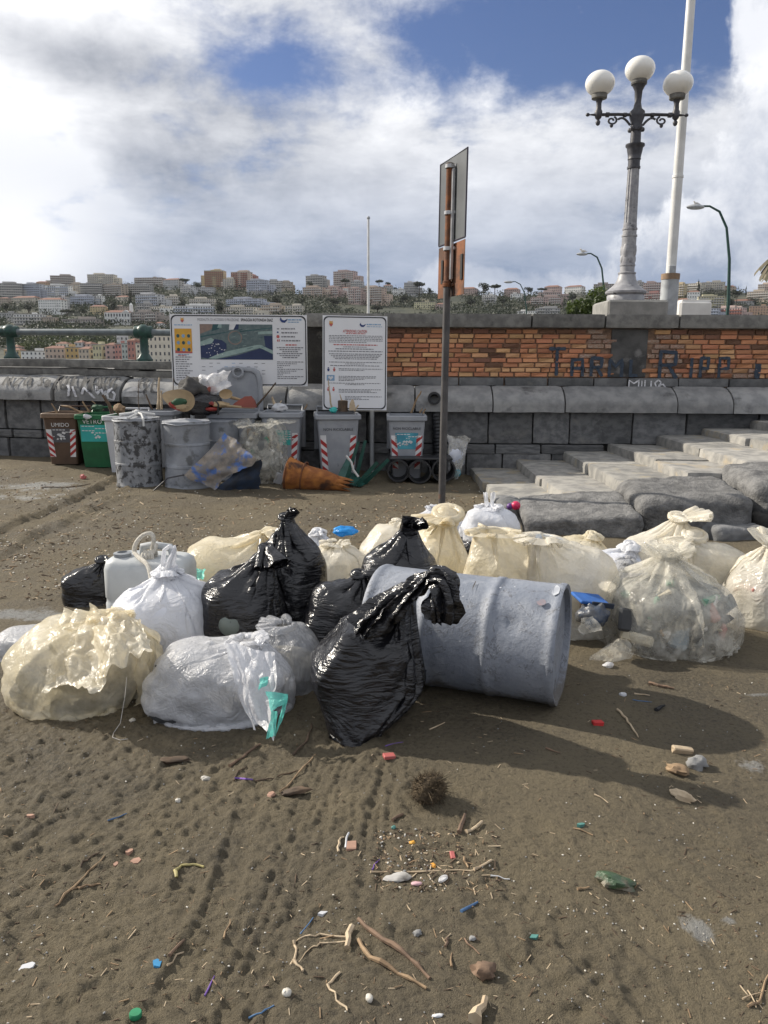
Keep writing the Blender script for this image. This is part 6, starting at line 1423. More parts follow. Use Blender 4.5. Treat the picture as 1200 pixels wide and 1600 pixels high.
# ---- rusty-backed road sign on its pole
pb_ = base_pt(690, 796); sy = pb_.y; tp = P(703.5, 250, sy); tilt = math.atan2(tp.x - pb_.x, tp.z)
sg = empty('road_sign', (pb_.x, sy, pb_.z - .03), 0, 'road sign seen from behind, two plates clamped to a rusty leaning pole', 'road sign'); sg.rotation_euler = (0, tilt, 0)
PH = tp.z - pb_.z
POLED = M('dark_pole', (0.085, 0.080, 0.078), (0.055, 0.052, 0.052), 7, 0.6, .2, 50, .004, c3=(.12, .065, .04), s3=5, t3=(.62, .72))
zc = P(700, 440, sy).z - pb_.z
m = MB(); m.lathe([(.038, 0), (.037, zc)], 14); m.build('pole', POLED, sg, True)
m = MB(); m.lathe([(.044, zc - .02), (.046, zc + .03), (.040, zc + .035), (.036, zc + .04), (.036, PH), (.01, PH + .004)], 14); m.build('rusty_pole', RUST, sg, True)
pd = Vector((.295, -.955, 0)).normalized()      # direction along the plate (nearer edge to the right)
nrm = Vector((pd.y, -pd.x, 0))                  # away from the camera side
if nrm.y < 0: nrm = -nrm
PLB_ = M('plate_back_grey', (0.095, 0.102, 0.105), (0.065, 0.071, 0.074), 3, 0.45, c3=(.13, .137, .137), s3=4, t3=(.6, .7)); EDGE = M('plate_edge', (.035, .03, .05), None, 5, .5)
ALU = M('bracket_alu', (0.55, 0.55, 0.55), (0.42, 0.42, 0.42), 8, 0.35, metal=.6)
off = nrm * .085 + Vector((-.05, 0, 0))
c0 = pd * .06
RUSTP = M('rusty_plate_paint', (0.22, 0.078, 0.027), (0.085, 0.038, 0.020), 5, 0.85, .5, 60, .006, c3=(0.045, 0.024, 0.018), s3=4, t3=(.50, .66))
def plate(z0, z1, w0, w1, mat, name, bend=0.0, edge=True):
    A = off - pd * w0; Bq = off + pd * w1
    m = MB(); n = 8; q = []
    for l in (0, .004): q.append([[A + (Bq - A) * i / n + nrm * (l + bend * math.sin(math.pi * i / n)) + Vector((0, 0, z)) for i in range(n + 1)] for z in (z0, z1)])
    for f in q: m.add(f[0] + f[1], [(i, i + 1, n + 2 + i, n + 1 + i) for i in range(n)])
    o = m.build(name, mat, sg)
    if edge:
        e = MB(); r = .012
        e.tube([A + Vector((0, 0, z0 + r)), Bq + Vector((0, 0, z0 + r)), Bq + Vector((0, 0, z1)), A + Vector((0, 0, z1)), A + Vector((0, 0, z0 + r))], .009, 6); e.build('plate_edge', EDGE, o)
    return o
zt1, zb1 = P(697, 249, sy + .25).z - pb_.z, P(694, 380, sy + .25).z - pb_.z
zb2 = P(690, 461, sy + .2).z - pb_.z
plate(zb1, zt1, .34, .36, PLB_, 'plate', 0)
p2_ = plate(zb2, zb1 - .01, .34, .36, RUSTP, 'rusty_plate', .012, False)
m = MB(); m.add([off + pd * .04 - nrm * .012 + Vector((0, 0, zb1 + .02)), off + pd * .09 - nrm * .012 + Vector((0, 0, zb1 + .02)), off + pd * .09 - nrm * .012 + Vector((0, 0, PH - .02)), off + pd * .04 - nrm * .012 + Vector((0, 0, PH - .02))], [(0, 1, 2, 3)])
m.box(off + pd * .065 - nrm * .02 + Vector((0, 0, (zb2 + PH) / 2 + .05)), (.045, .03, PH - zb2 - .22), Matrix((pd, nrm, Vector((0, 0, 1)))).transposed(), .004); m.build('rail', ALU, sg)
for zz in (PH - .03, zb1 + .28, zb1 - .06, zb2 + .11):
    m = MB(); m.lathe([(.046, -.018), (.049, -.015), (.049, .015), (.046, .018)], 16, (0, 0, zz)); m.box((pd * .045 + nrm * .05 + Vector((0, 0, zz))), (.07, .05, .028), Matrix((pd, nrm, Vector((0, 0, 1)))).transposed(), .004); m.build('clamp', ALU if zz > zb1 - .1 else RUST, sg, True)
for s in (-.22, .30):
    m = MB(); m.box(off + pd * s - nrm * .006 + Vector((0, 0, (zb2 + zb1) / 2)), (.05, .008, .24), Matrix((pd, nrm, Vector((0, 0, 1)))).transposed(), .002); m.build('slot', RUBB, p2_)

# ---- rubbish among the bins
def crumple(name, corners, n, amp, mat, seed=0, freq=5.0, parent=None, solid=0.0):
    """sheet between four corner points (bl, br, tr, tl), crumpled"""
    bl, br, tr, tl = (np.array(c, float) for c in corners); a = np.linspace(0, 1, n)[:, None, None]; b = np.linspace(0, 1, n)[None, :, None]
    V = (bl * (1 - b) + br * b) * (1 - a) + (tl * (1 - b) + tr * b) * a
    V = V + (bl - tl) * (.16 * fbm(np.concatenate([b * 5 + 0 * a, 0 * (a + b), 0 * (a + b)], -1) + seed * 2.3, 3, seed + 11))[..., None] * (1 - a) ** 2 + (br - bl) * (.10 * fbm(np.concatenate([a * 5 + 0 * b, 0 * (a + b), 0 * (a + b)], -1) + seed * 5.3, 3, seed + 12))[..., None] * (2 * b - 1) ** 3
    nr = np.cross(br - bl, tl - bl); nr /= np.linalg.norm(nr); e = np.linalg.norm(br - bl)
    q = np.concatenate([np.broadcast_to(a, V.shape[:2] + (1,)), np.broadcast_to(b, V.shape[:2] + (1,)), np.zeros(V.shape[:2] + (1,))], -1)
    V = V + nr * (amp * (1.2 * fbm(q * freq * .6 + seed * 3.7, 2, seed) + np.abs(fbm(q * freq * 1.6 + seed, 3, seed + 3)) - .3))[..., None]
    V = V + amp * .6 * np.stack([fbm(q * freq + k * 9.1 + seed, 2, seed + k) for k in range(3)], -1)
    return link(name, quadmesh(name, V, grid_quads(n, n), mat, True, 60), parent)
SHEETM = M('blue_rusty_paint', (0.32, 0.275, 0.225), (0.17, 0.16, 0.155), 7, 0.65, 0.6, 40, .01, c3=(0.075, 0.16, 0.42), s3=5.5, t3=(.50, .62))
SHEETU = M('sheet_underside', (0.018, 0.035, 0.07), (0.02, 0.022, 0.028), 5, 0.7)
sb_ = base_pt(330, 768)
o = empty('metal_sheet', sb_, 0, 'bent sheet of metal with flaking blue paint leaning on the drums', 'metal sheet')
q = [Vector(P(325, 766, sb_.y + .02)) - sb_, Vector(P(408, 714, sb_.y - .02)) - sb_, Vector(P(352, 677, sb_.y + .16)) - sb_, Vector(P(287, 741, sb_.y + .04)) - sb_]
crumple('painted_face', q, 20, .05, SHEETM, 3, 3, o)
crumple('folded_underside', [Vector(P(335, 765, sb_.y + .06)) - sb_, Vector(P(404, 764, sb_.y + .10)) - sb_, Vector(P(409, 716, sb_.y + .0)) - sb_, Vector(P(372, 735, sb_.y + .06)) - sb_], 12, .03, SHEETU, 5, 3, o)
m = MB(); m.tube([Vector(P(240, 767, sb_.y + .0)) - sb_, Vector(P(262, 747, sb_.y - .02)) - sb_, Vector(P(288, 742, sb_.y + .0)) - sb_], .009, 6); m.build('bent_rod', IRON_D, o)
place_bag('clear plastic sack of packaging slumped in front of the striped grey bin', 376, 446, 650, base_pt(410, 757).y + .26, F_CLEAR, vbase=757, ratio=.8, seed=21, frill=.16, fdir=(.3, -.3, .3), cf=1.25, hbf=.98, rn=.16, flare=1.2, crease=2.6, contents=MIX_IN, shrink=.84, lobes=(((-.05, -.05, .42), (.22, .19, .20)), ((.08, -.08, .20), (.20, .18, .16))), chunk=90, pal=(0, 4, 5, 4, 3, 0), knot=False, group='bags among the bins', nu=96, nv=64, warp=lambda V: V + .075 * np.stack([fbm(V * 4.5 + 9 * k, 3, 5 + k) for k in range(3)], -1) * sstep(.05, .2, V[..., 2:3]))
cb_ = base_pt(470, 768); o = empty('rusty_cone', cb_ + Vector((0, .2, 0)), 0, 'crushed orange rusty metal cone lying on its side before the bins', 'rusty metal cone')
RUSTO = M('orange_rust', (0.42, 0.165, 0.040), (0.22, 0.075, 0.022), 7, 0.85, .7, 40, .01, c3=(0.07, 0.032, 0.020), s3=4, t3=(.52, .66))
A_, B_ = Vector((-.17, .02, .19)), Vector((.56, -.10, .07)); ax = (B_ - A_).normalized(); sd = ax.orthogonal().normalized(); up = ax.cross(sd); rings = []; n = 26
for t in np.linspace(0, 1, 13):
    R_ = .20 * (1 - t) + .075 * t; rings.append([A_ + (B_ - A_) * t * (1 + (0.10 * math.sin(i * 1.9) if t > .9 else 0)) + (sd * math.cos(i / n * 6.283) + up * math.sin(i / n * 6.283)) * R_ * (1 + .16 * float(vnoise(np.array([t * 3, math.cos(i / n * 6.283) * 2, math.sin(i / n * 6.283) * 2]), 3))) for i in range(n)])
m = MB(); m.loft(rings, False, False); m.build('shell', RUSTO, o, True, 50)
m = MB(); m.tube([A_ + (sd * math.cos(a) + up * math.sin(a)) * .205 for a in np.linspace(0, 6.283, 25)], .014, 7); m.build('rim', RUST, o, True)
m = MB(); m.tube([A_ + ax * .20 + (sd * math.cos(a) + up * math.sin(a)) * .178 for a in np.linspace(0, 6.283, 25)], .010, 6); m.build('seam', RUST, o, True)
o = empty('white_carton', base_pt(435, 757) + Vector((.0, .05, 0)), .3, 'small torn white carton wedged left of the rusty cone', 'carton'); m = MB(); m.box((0, 0, .07), (.10, .06, .14), Euler((.1, .35, 0)), .006); m.build('body', HDW, o); m = MB(); m.box((.04, -.01, .145), (.07, .05, .006), Euler((.1, .9, 0))); m.build('flap', HDW, o)
# green plastic chair, overturned
PLG = M('green_plastic', (0.010, 0.058, 0.046), (0.016, 0.085, 0.068), 6, 0.4)
gb = base_pt(556, 762); gy = gb.y; o = empty('plastic_chair', gb + Vector((0, .15, 0)), 0, 'dark green plastic chair tipped over between two grey bins', 'chair'); oo = Vector(gb) + Vector((0, .15, 0)); q_ = lambda u, v, dy: Vector(P(u, v, gy + .15 + dy)) - oo
for nm, a, b, w in (('leg', (541, 752, -.1), (560, 690, -.12), .055), ('leg', (556, 748, .15), (571, 688, .12), .055), ('leg', (558, 758, -.15), (590, 722, -.22), .06), ('leg', (566, 758, .08), (607, 718, .0), .06)):
    p0, p1 = q_(*a), q_(*b); m = MB(); d = (p1 - p0).normalized(); s1 = d.cross(Vector((0, 1, 0))).normalized(); s2 = Vector((0, 1, 0)); rr = []
    for p, k in ((p0, 1), (p1, .7)): rr.append([p + s1 * x * w * k + s2 * y * w * k for x, y in ((-.5, -.3), (.5, -.3), (.5, .5), (.3, .5), (.3, -.1), (-.5, -.1))])
    m.loft(rr); m.build(nm, PLG, o)
crumple('seat', [q_(536, 752, -.16), q_(566, 762, -.18), q_(572, 752, .2), q_(545, 735, .2)], 8, .02, PLG, 3, 2, o)
crumple('backrest', [q_(527, 748, -.1), q_(540, 756, -.14), q_(552, 726, .2), q_(541, 716, .2)], 8, .025, PLG, 4, 2, o)
m = MB(); m.tube([q_(541, 712, -.2), q_(549, 722, -.22), q_(552, 734, -.2), q_(560, 745, -.22)], .014, 6); m.build('rope_end', POLEW, o, True)
# black triple tube
BLKP = M('black_plastic', (0.014, 0.015, 0.017), (0.024, 0.025, 0.028), 8, 0.45)
tb = base_pt(655, 757); o = empty('tube_rack', tb + Vector((0, .2, 0)), .02, 'black plastic rack of three open tubes lying in front of the right grey bin', 'tube rack'); so_ = 9.75 / 1200
for dx_, dz_, rr in ((-.275, .175, .145), (0, .165, .155), (.31, .185, .155)):
    m = MB(); R_ = Matrix.Rotation(math.pi / 2, 3, 'X'); m.lathe([(rr, -.2), (rr + .012, -.19), (rr + .012, -.165), (rr, -.16), (rr, .2), (rr - .022, .2), (rr - .022, -.2), (rr, -.2)], 28, (dx_, 0, dz_), False, False, R_); m.build('tube', BLKP, o, True, 45)
m = MB(); m.box((0.02, 0, .325), (.82, .34, .03), None, .008); m.build('deck', BLKP, o)
# corrugated pipe with an elbow
pb2 = base_pt(684, 742); o = empty('drain_pipe', pb2 + Vector((.02, .1, 0)), 0, 'black pipe with a flared elbow standing against the wall right of the bins', 'pipe'); top = P(681, 632, pb2.y + .1) - pb2
zt = top.z; tx = top.x - .02; m = MB(); r_ = []; pth = []
for i in range(40): pth.append((tx * i / 39, 0, zt * i / 39)); r_.append(.062 + .006 * (i % 2))
m.tube(pth, r_, 14); m.build('pipe', BLKP, o, True, 25)
m = MB(); ep = [(tx, 0, zt), (tx, -.02, zt + .05), (tx - .02, -.07, zt + .085), (tx - .03, -.15, zt + .09)]; m.tube(ep, [.062, .066, .07, .072], 16, False); m.lathe([(.088, 0), (.09, .03), (.062, .03), (.058, 0), (.088, 0)], 18, (tx - .033, -.17, zt + .09), False, False, Matrix.Rotation(-math.pi / 2, 3, 'X')); m.build('elbow', BLKP, o, True)
cb2 = base_pt(712, 750); o = empty('clear_bag', cb2, 0, 'torn clear plastic bag with white scraps right of the black tubes', 'plastic bag')
c_ = lambda u, v, d: Vector(P(u, v, cb2.y + d)) - cb2
crumple('film', [c_(704, 748, 0), c_(716, 748, -.02), c_(735, 684, .1), c_(697, 678, .15)], 22, .06, F_CLEAR, 2, 5, o); crumple('back_film', [c_(704, 748, .1), c_(716, 748, .12), c_(733, 690, .2), c_(698, 680, .25)], 14, .05, F_MILK, 4, 5, o)
m = MB(); m.ellipsoid(c_(712, 712, .1), (.10, .06, .10), 10, 7, None, .3, 4); m.build('scraps', WHT_IN, o, True); m = MB(); m.ellipsoid(c_(713, 740, .08), (.06, .05, .06), 10, 7, None, .3, 5); m.build('bottle', BLUEP, o, True)

# heap on the open bin, drum tops
hz = lambda u, v, y: P(u, v, y)
CANV = M('tan_canvas', (0.42, 0.31, 0.18), (0.34, 0.25, 0.15), 9, 0.85); REDP = M('red_plastic', (0.30, 0.030, 0.022), (0.22, 0.026, 0.02), 6, 0.5); TERR = M('terracotta_plastic', (0.25, 0.055, 0.032), (0.19, 0.045, 0.03), 6, .55); GRNF = M('green_fabric', (0.03, 0.09, 0.045), (0.02, 0.06, 0.03), 8, .8); GRYF = M('grey_fabric', (0.085, 0.08, 0.075), (0.045, 0.043, 0.042), 8, .85, .5, 40, .01)
c = hz(279, 628, 9.62); t = empty('sun_hat', c + Vector((0, 0, -.10)), 0, 'tan curled hat with red and green lining on top of the dented drum', 'hat')
def dish(name, ctr, rx_, ry_, h_, R_, mat, parent, n=26, curl=.25, seed=0):
    V = []
    for k in np.linspace(.02, 1, 8):
        for i in range(n):
            a = 2 * math.pi * i / n; V.append(Vector(ctr) + R_ @ Vector((rx_ * k * math.cos(a), ry_ * k * math.sin(a), h_ * (k ** 3) * (1 + curl * math.sin(2 * a + seed)))))
    return link(name, quadmesh(name, np.array([tuple(v) for v in V]), grid_quads(8, n, True), mat, True), parent)
RH = Euler((rad(58), rad(18), rad(6))).to_matrix(); dish('brim', (0, 0, .11), .20, .145, .05, RH, CANV, t, curl=.9)
m = MB(); m.ellipsoid((-.03, -.09, .05), (.09, .05, .035), 12, 7, Euler((0, .5, 0)).to_matrix(), .2, 3); m.build('red_lining', REDP, t, True); m = MB(); m.ellipsoid((.03, -.10, .10), (.10, .05, .05), 12, 7, None, .3, 5); m.build('green_lining', GRNF, t, True); m = MB(); m.ellipsoid((.06, -.11, .045), (.09, .04, .035), 10, 7, None, .2, 6); m.build('tan_lining', CANV, t, True)
def lump(name, label, cat, u, v, y, r, mat, seed, R_=None, noise=.35, n=22):
    c = hz(u, v, y); me = MB(); me.ellipsoid((0, 0, 0), r, n, int(n * .6), R_, noise, seed); vv = np.array(me.v); nn = vv / np.maximum(np.linalg.norm(vv, axis=1, keepdims=True), 1e-6); vv += nn * (min(r) * .35 * np.abs(fbm(nn * 3.2 + seed, 3, seed)))[:, None]; me.v = vv.tolist()
    return tag(me.build(name, mat, None, True, 60, loc=c), label, cat, 'rubbish heaped on the open bin')
lump('cloth_bundle', 'crumpled dark grey cloth crowning the heaped bin', 'cloth', 303, 613, 10.10, (.23, .17, .18), GRYF, 3)
lump('black_bag', 'black crumpled bag below the dark grey cloth on the heaped bin', 'plastic bag', 316, 633, 10.0, (.25, .16, .13), F_BLACK, 5)
o = lump('clear_film_wad', 'shiny clear plastic wad on top of the heaped bin', 'plastic wrap', 333, 599, 10.13, (.22, .14, .13), F_MILK, 7, Euler((0, -.5, 0)).to_matrix(), .5)
lump('red_pouch', 'dark red pouch showing under the shiny plastic wad', 'pouch', 327, 609, 10.05, (.09, .05, .05), TERR, 8)
c = hz(354, 618, 9.95); t = empty('plastic_scoop', c, 0, 'cream plastic scoop lying on the heaped bin before the open lid', 'scoop'); dish('bowl', (0, 0, 0), .085, .07, .05, Euler((rad(65), 0, 0)).to_matrix(), CANV, t, 20, 0); m = MB(); m.tube([(.05, 0, -.02), (.18, .05, -.06)], [.022, .016], 8); m.build('grip', CANV, t, True)
lump('green_scrap', 'small khaki scrap hanging over the edge of the heaped bin', 'scrap', 345, 632, 9.9, (.10, .06, .035), CANV, 12)
c = hz(380, 630, 9.92); t = empty('dustpan', c, 0, 'terracotta red dustpan lying on the heaped bin', 'dustpan'); m = MB(); m.loft([[(-.17, -.02, -.055), (.17, -.02, -.055), (.17, .03, -.05), (-.17, .03, -.05)], [(-.10, 0, .01), (.15, 0, .03), (.15, .05, .03), (-.10, .05, .01)], [(.02, .02, .085), (.10, .02, .09), (.10, .06, .09), (.02, .06, .085)]]); m.build('pan', TERR, t); m = MB(); m.tube([(-.02, -.02, -.05), (-.2, -.06, -.03)], .016, 7); m.build('handle', CANV, t, True)
c = hz(331, 638, 9.88); t = empty('toy_boot', c, 0, 'red plastic boot shaped toy on the rim of the heaped bin', 'toy'); m = MB(); m.ellipsoid((0, 0, -.01), (.09, .05, .028), 12, 7); m.build('sole', REDP, t, True); m = MB(); m.tube([(-.06, 0, .0), (-.05, 0, .05), (0, 0, .065), (.05, 0, .03)], .024, 8); m.build('loop', REDP, t, True)
STK = M('dry_wood', (0.33, 0.23, 0.135), (0.20, 0.135, 0.08), 14, 0.85, .4, 60, .004); STKD = M('dark_wood', (0.12, 0.08, 0.05), (0.07, 0.05, 0.035), 14, 0.85); STKP = M('bleached_wood', (0.52, 0.42, 0.29), (0.38, 0.29, 0.19), 16, 0.85, .4, 60, .004)
def stick3(label, pts, r, mat, name='stick', cat='stick', group='sticks poking out of the bins', k=7, wig=.0, seed=0):
    rng = random.Random(seed); a = Vector(pts[0]); full = []
    for p, q in zip(pts[:-1], pts[1:]):
        for i in range(3): full.append(Vector(p).lerp(Vector(q), i / 3) + Vector([rng.uniform(-wig, wig) for _ in range(3)]))
    full.append(Vector(pts[-1])); m = MB(); n = len(full)
    m.tube([p - a for p in full], [r * (1.0 - .45 * i / (n - 1)) * rng.uniform(.85, 1.15) for i in range(n)], k)
    return tag(m.build(name, mat, None, True, 60, loc=a), label, cat, group)
def bstick(label, y, *uv, r=.014, mat=STK, dy=.0): return stick3(label, [P(u, v, y + dy * i) for i, (u, v) in enumerate(uv)], r, mat, wig=.006, seed=uv[0][0])
bstick('short pale stick leaning out of the brown bin', 10.7, (90, 646), (80, 630)); bstick('long brown branch lying across brown and green bins', 10.65, (130, 646), (108, 636), (96, 634), r=.018)
bstick('pale straight stick leaning out of the green bin', 10.6, (140, 644), (129, 627)); bstick('dark knotted branch sticking out behind the green bin', 10.75, (176, 646), (170, 632), (160, 617), r=.03, mat=STKD); bstick('thin crooked twig between green and white bins', 10.6, (162, 640), (150, 632), (143, 626), r=.009)
bstick('tall thin bare twig standing behind the blotched drum', 10.7, (217, 640), (216, 610), (217, 594), r=.006, mat=STKD); bstick('thicker dark twig right of the tall bare one', 10.7, (238, 640), (231, 622), (228, 616), r=.012, mat=STKD)
bstick('tall pale slat standing behind the blotched drum', 10.65, (247, 640), (249, 590), r=.022, mat=STKP); bstick('shorter pale slat beside the tall pale slat', 10.62, (252, 640), (252, 610), r=.018, mat=STKP)
bstick('thin black rod standing behind the dented drum hat', 10.5, (270, 628), (271, 590), r=.008, mat=STKD)
bstick('brown cane leaning from the heaped bin toward the map board', 10.2, (400, 636), (431, 598), r=.016, mat=STKD); bstick('long lath lying along the rim of the heaped bin', 9.88, (344, 636), (398, 638), r=.010)
bstick('black umbrella shaft hooked over the heaped bin rim', 9.85, (341, 648), (341, 632), (336, 626), r=.014, mat=BLKP)
bstick('pale stake leaning left out of the striped grey bin', 10.1, (432, 640), (425, 620), r=.022, mat=STKP); bstick('pale stake crossing it in the striped grey bin', 10.12, (430, 638), (440, 626), r=.014, mat=STKP)
bstick('short cane at the right rim of the striped grey bin', 10.3, (476, 640), (480, 631), r=.012)
bstick('tall bleached stick in front of the portrait notice board', 10.2, (518, 638), (514, 610), (513, 592), r=.012, mat=STKP); bstick('thin stick right of the sawn log on the wood filled bin', 10.2, (535, 628), (531, 616), r=.010, mat=STKP)
bstick('long stick leaning out of the right grey bin', 10.3, (642, 645), (652, 622), (658, 611), r=.016); bstick('short stub beside the long stick in the right grey bin', 10.3, (656, 645), (660, 638), r=.014); bstick('second stub at the right rim of the right grey bin', 10.3, (661, 646), (665, 639), r=.014)
c = hz(536, 643, 10.2); t = empty('sawn_log', c, 0, 'upright sawn log with bark on the wood filled bin', 'log'); m = MB(); m.lathe([(.068, 0), (.064, .06), (.068, .14), (.06, .145)], 14); v = np.array(m.v); v[:, :2] *= (1 + .10 * fbm(v * 18, 2, 4))[:, None]; m.v = v.tolist(); m.build('bark', STKD, t, True); m = MB(); m.lathe([(.058, .146), (.01, .147)], 14); m.build('cut_face', STK, t)
c = hz(551, 641, 10.15); t = empty('wood_offcut', c, 0, 'pale pointed wood offcut leaning beside the sawn log', 'wood'); m = MB(); m.loft([[(-.045, -.03, 0), (.045, -.03, 0), (.045, .03, 0), (-.045, .03, 0)], [(-.04, -.02, .08), (.03, -.02, .07), (.03, .02, .07), (-.04, .02, .08)], [(-.015, -.015, .14), (.01, -.015, .14), (.01, .015, .14), (-.015, .015, .14)]]); m.build('block', STKP, t); m = MB(); m.box((.05, -.03, .03), (.02, .02, .10), Euler((0, .6, 0)), .003); m.build('splinter', STKP, t)
lump('teal_scrap', 'small teal crumpled plastic on the wood filled bin', 'plastic', 521, 641, 10.1, (.045, .03, .035), TEALP, 9)
lump('white_float', 'white foam lump below the crossed stakes in the striped bin', 'foam', 436, 637, 10.08, (.09, .06, .055), HDW, 10)
lump('brown_wood_block', 'rough brown wood chunk on the white bin', 'wood', 187, 640, 10.5, (.07, .06, .065), STK, 11)
lump('green_scrap_net', 'dark green scrap in the green bin', 'scrap', 152, 638, 10.6, (.08, .06, .045), GRNF, 13)
lump('white_scrap', 'white leaf shaped scrap hanging over the green bin rim', 'scrap', 136, 651, 10.33, (.05, .015, .03), HDW, 14)
# ================================================================== THE HEAP
ax_b = Vector((.932, -.362, 0)).normalized(); C_r = Vector((.845, 3.425, 0)); LB_, RB_ = .925, .288
tb_ = empty('fallen_drum', C_r - ax_b * (LB_ / 2) + Vector((0, 0, gz(.42, 3.6) - .012)), 0, 'big blue grey plastic drum lying on its side among the rubbish bags', 'drum')
dents = ((1.57 + .25, .42, .10, .05, .013), (1.57 - .55, .70, .16, .10, .006), (1.57 - .15, .30, .22, .16, .004), (1.2, .80, .1, .06, .005), (0.6, .55, .2, .1, .01))
mb = drum_mesh(RB_, LB_, DRUM_B, (), 72, 8); v = np.array(mb.v)
Rb = Matrix((Vector((0, 0, 1)), ax_b.cross(Vector((0, 0, 1))), ax_b)).transposed()     # local z runs along the lying axis
V2 = np.array([(Rb @ Vector(p) - ax_b * (LB_ / 2) * 0) for p in v]) - np.array(ax_b * (LB_ / 2)) + np.array((0, 0, RB_))
def dent_at(u, vv, r, d):
    """push the shell in around the spot seen at a pixel"""
    o = Vector(tb_.location); dr = ray(u, vv).normalized(); best = None
    for k in np.linspace(2.2, 5.0, 900):
        p = EYE + dr * k - o - Vector((0, 0, RB_)); q = p - ax_b * p.dot(ax_b)
        if q.length < RB_ and abs(p.dot(ax_b)) < LB_ / 2: best = p + Vector((0, 0, RB_)); break
    if best is None: return
    dd = np.linalg.norm((V2 - np.array(best)) / np.array(r), axis=1); inw = np.array((Vector((0, 0, RB_)) + ax_b * (best - Vector((0, 0, RB_))).dot(ax_b)) - best); inw /= np.linalg.norm(inw)
    V2[:] = V2 + inw * (d * np.exp(-dd ** 2))[:, None]
dent_at(795, 973, .040, .020); dent_at(800, 985, .11, .008); dent_at(800, 908, .035, .012); dent_at(750, 1003, .07, .006); dent_at(690, 1000, .12, .006); dent_at(850, 940, .08, .004); dent_at(640, 920, .09, .004)
def drum_paint():
    m, nt, b, out = new_mat('scuffed_drum_paint'); v = objvec(nt, False)
    big = tnoise(nt, v, 2.6, 6, .6, .4); mid = tnoise(nt, v, 9, 7, .65, .3); fine = tnoise(nt, v, 46, 6, .7); spk = tnoise(nt, v, 30, 3, .5, 0, (3, 9, 1)); gr = tnoise(nt, v, 5, 8, .7, 1.2, (6, 2, 2))
    c = tmix(nt, big.step(.35, .65), (0.198, 0.221, 0.268), (0.275, 0.297, 0.342)); c = tmix(nt, mid.step(.48, .75) * .6, c, (0.36, 0.38, 0.415))
    c = tmix(nt, (fine - .5).step(-.05, .25) * .35, c, (0.13, 0.145, 0.175)); c = tmix(nt, spk.step(.74, .77) * .7, c, (0.45, 0.45, 0.45)); c = tmix(nt, ((gr - .5)._op('ABSOLUTE')).step(.020, .0) * mid.step(.46, .56) * .75, c, (0.085, 0.085, 0.09))
    se = nt.nodes.new('ShaderNodeSeparateXYZ'); nt.links.new(v, se.inputs[0]); zz = X(nt, se.outputs[2]); mud = ((mid - .5) * .25 + .11 - zz).step(0, .07)
    c = tmix(nt, mud * .75, c, (0.10, 0.082, 0.058))
    nt.links.new(c, b.inputs['Base Color']); nt.links.new((.50 + (mid - .5) * .5 + mud * .3).clamp().s, b.inputs['Roughness']); add_bump(nt, b, fine * .6 + mid * .8 + big * .5, .7, .010); return m
DRUM_P = drum_paint()
mb.v = V2.tolist(); mb.build('shell', DRUM_P, tb_, True, 55)
WHS = M('chalky_scuff', (0.52, 0.54, 0.57), (0.40, 0.42, 0.46), 14, 0.8); PINKS = M('pink_scuff', (0.36, 0.20, 0.18), (0.25, 0.23, 0.26), 18, .8); DIRT = M('sand_dirt', (0.10, 0.08, 0.06), None, 14, .9)
def drum_pt(s, a, l=.002): # s along the axis from the middle, a angle from top towards the camera
    side = -ax_b.cross(Vector((0, 0, 1))); side = side if side.y < 0 else -side
    return ax_b * s + Vector((0, 0, RB_)) + (Vector((0, 0, 1)) * math.cos(a) + side * math.sin(a)) * (RB_ * 1.0 + l)
def scuff(s0, s1, a0, a1, mat, name, seed, n=10):
    r = random.Random(seed); m = MB(); pts = []
    for i in range(n): t = 2 * math.pi * i / n; k = r.uniform(.6, 1.1); pts.append(drum_pt((s0 + s1) / 2 + (s1 - s0) / 2 * k * math.cos(t), (a0 + a1) / 2 + (a1 - a0) / 2 * k * math.sin(t)))
    m.poly(pts); m.build(name, mat, tb_)
scuff(.405, .45, .02, .42, WHS, 'white_scuff', 3); scuff(.355, .40, .50, .63, PINKS, 'pink_scuff', 5)
scuff(.048, .054, .16, .52, DIRT, 'scrape', 7, 8)
m = MB()
for k_ in range(9):
    s, a = RNG.uniform(-.4, .42), RNG.uniform(.2, 1.6); m.poly([drum_pt(s + .006 * math.cos(t) * RNG.uniform(.4, 1.3), a + .016 * math.sin(t) * RNG.uniform(.4, 1.3)) for t in np.linspace(0, 6.28, 7)[:-1]])
m.build('specks', WHS, tb_)['kind'] = 'stuff'

PB = place_bag
# --- front row
PB('torn cream bag sagging open at the front left of the heap', 22, 240, 958, 3.47, F_CREAMT, vbase=1125, neck_u=165, ratio=.80, seed=31, frill=.07, fdir=(.6, -.5, -.1), cf=1.28, hbf=.90, rn=.05, flare=.4, up2=True, crease=1.8, contents=DRK_IN, shrink=.955, lobes=(((-.12, -.05, .10), (.20, .18, .10)),), chunk=22, pal=(0, 1, 2, 4), knot=False)
PB('flat milky bag with dark wet bottom at the left end of the heap', -8, 112, 965, 4.0, F_MILK, vbase=1050, ratio=.75, seed=32, frill=.10, fdir=(.7, .0, .1), neck_u=88, contents=DRK_IN, cf=1.2, hbf=.8)
wb_, _ = PB('plump white bag with knotted handle loops standing beside the jerrycan', 177, 346, 893, 4.02, F_WHITE, vbase=1030, neck_u=262, neck_v=893, ratio=.95, seed=33, up2=True, frill=.05, cf=1.10, hbf=.84, rn=.026, contents=WHT_IN, shrink=.93, slack=1.0)
c0 = P(262, 893, 4.02) - wb_.location
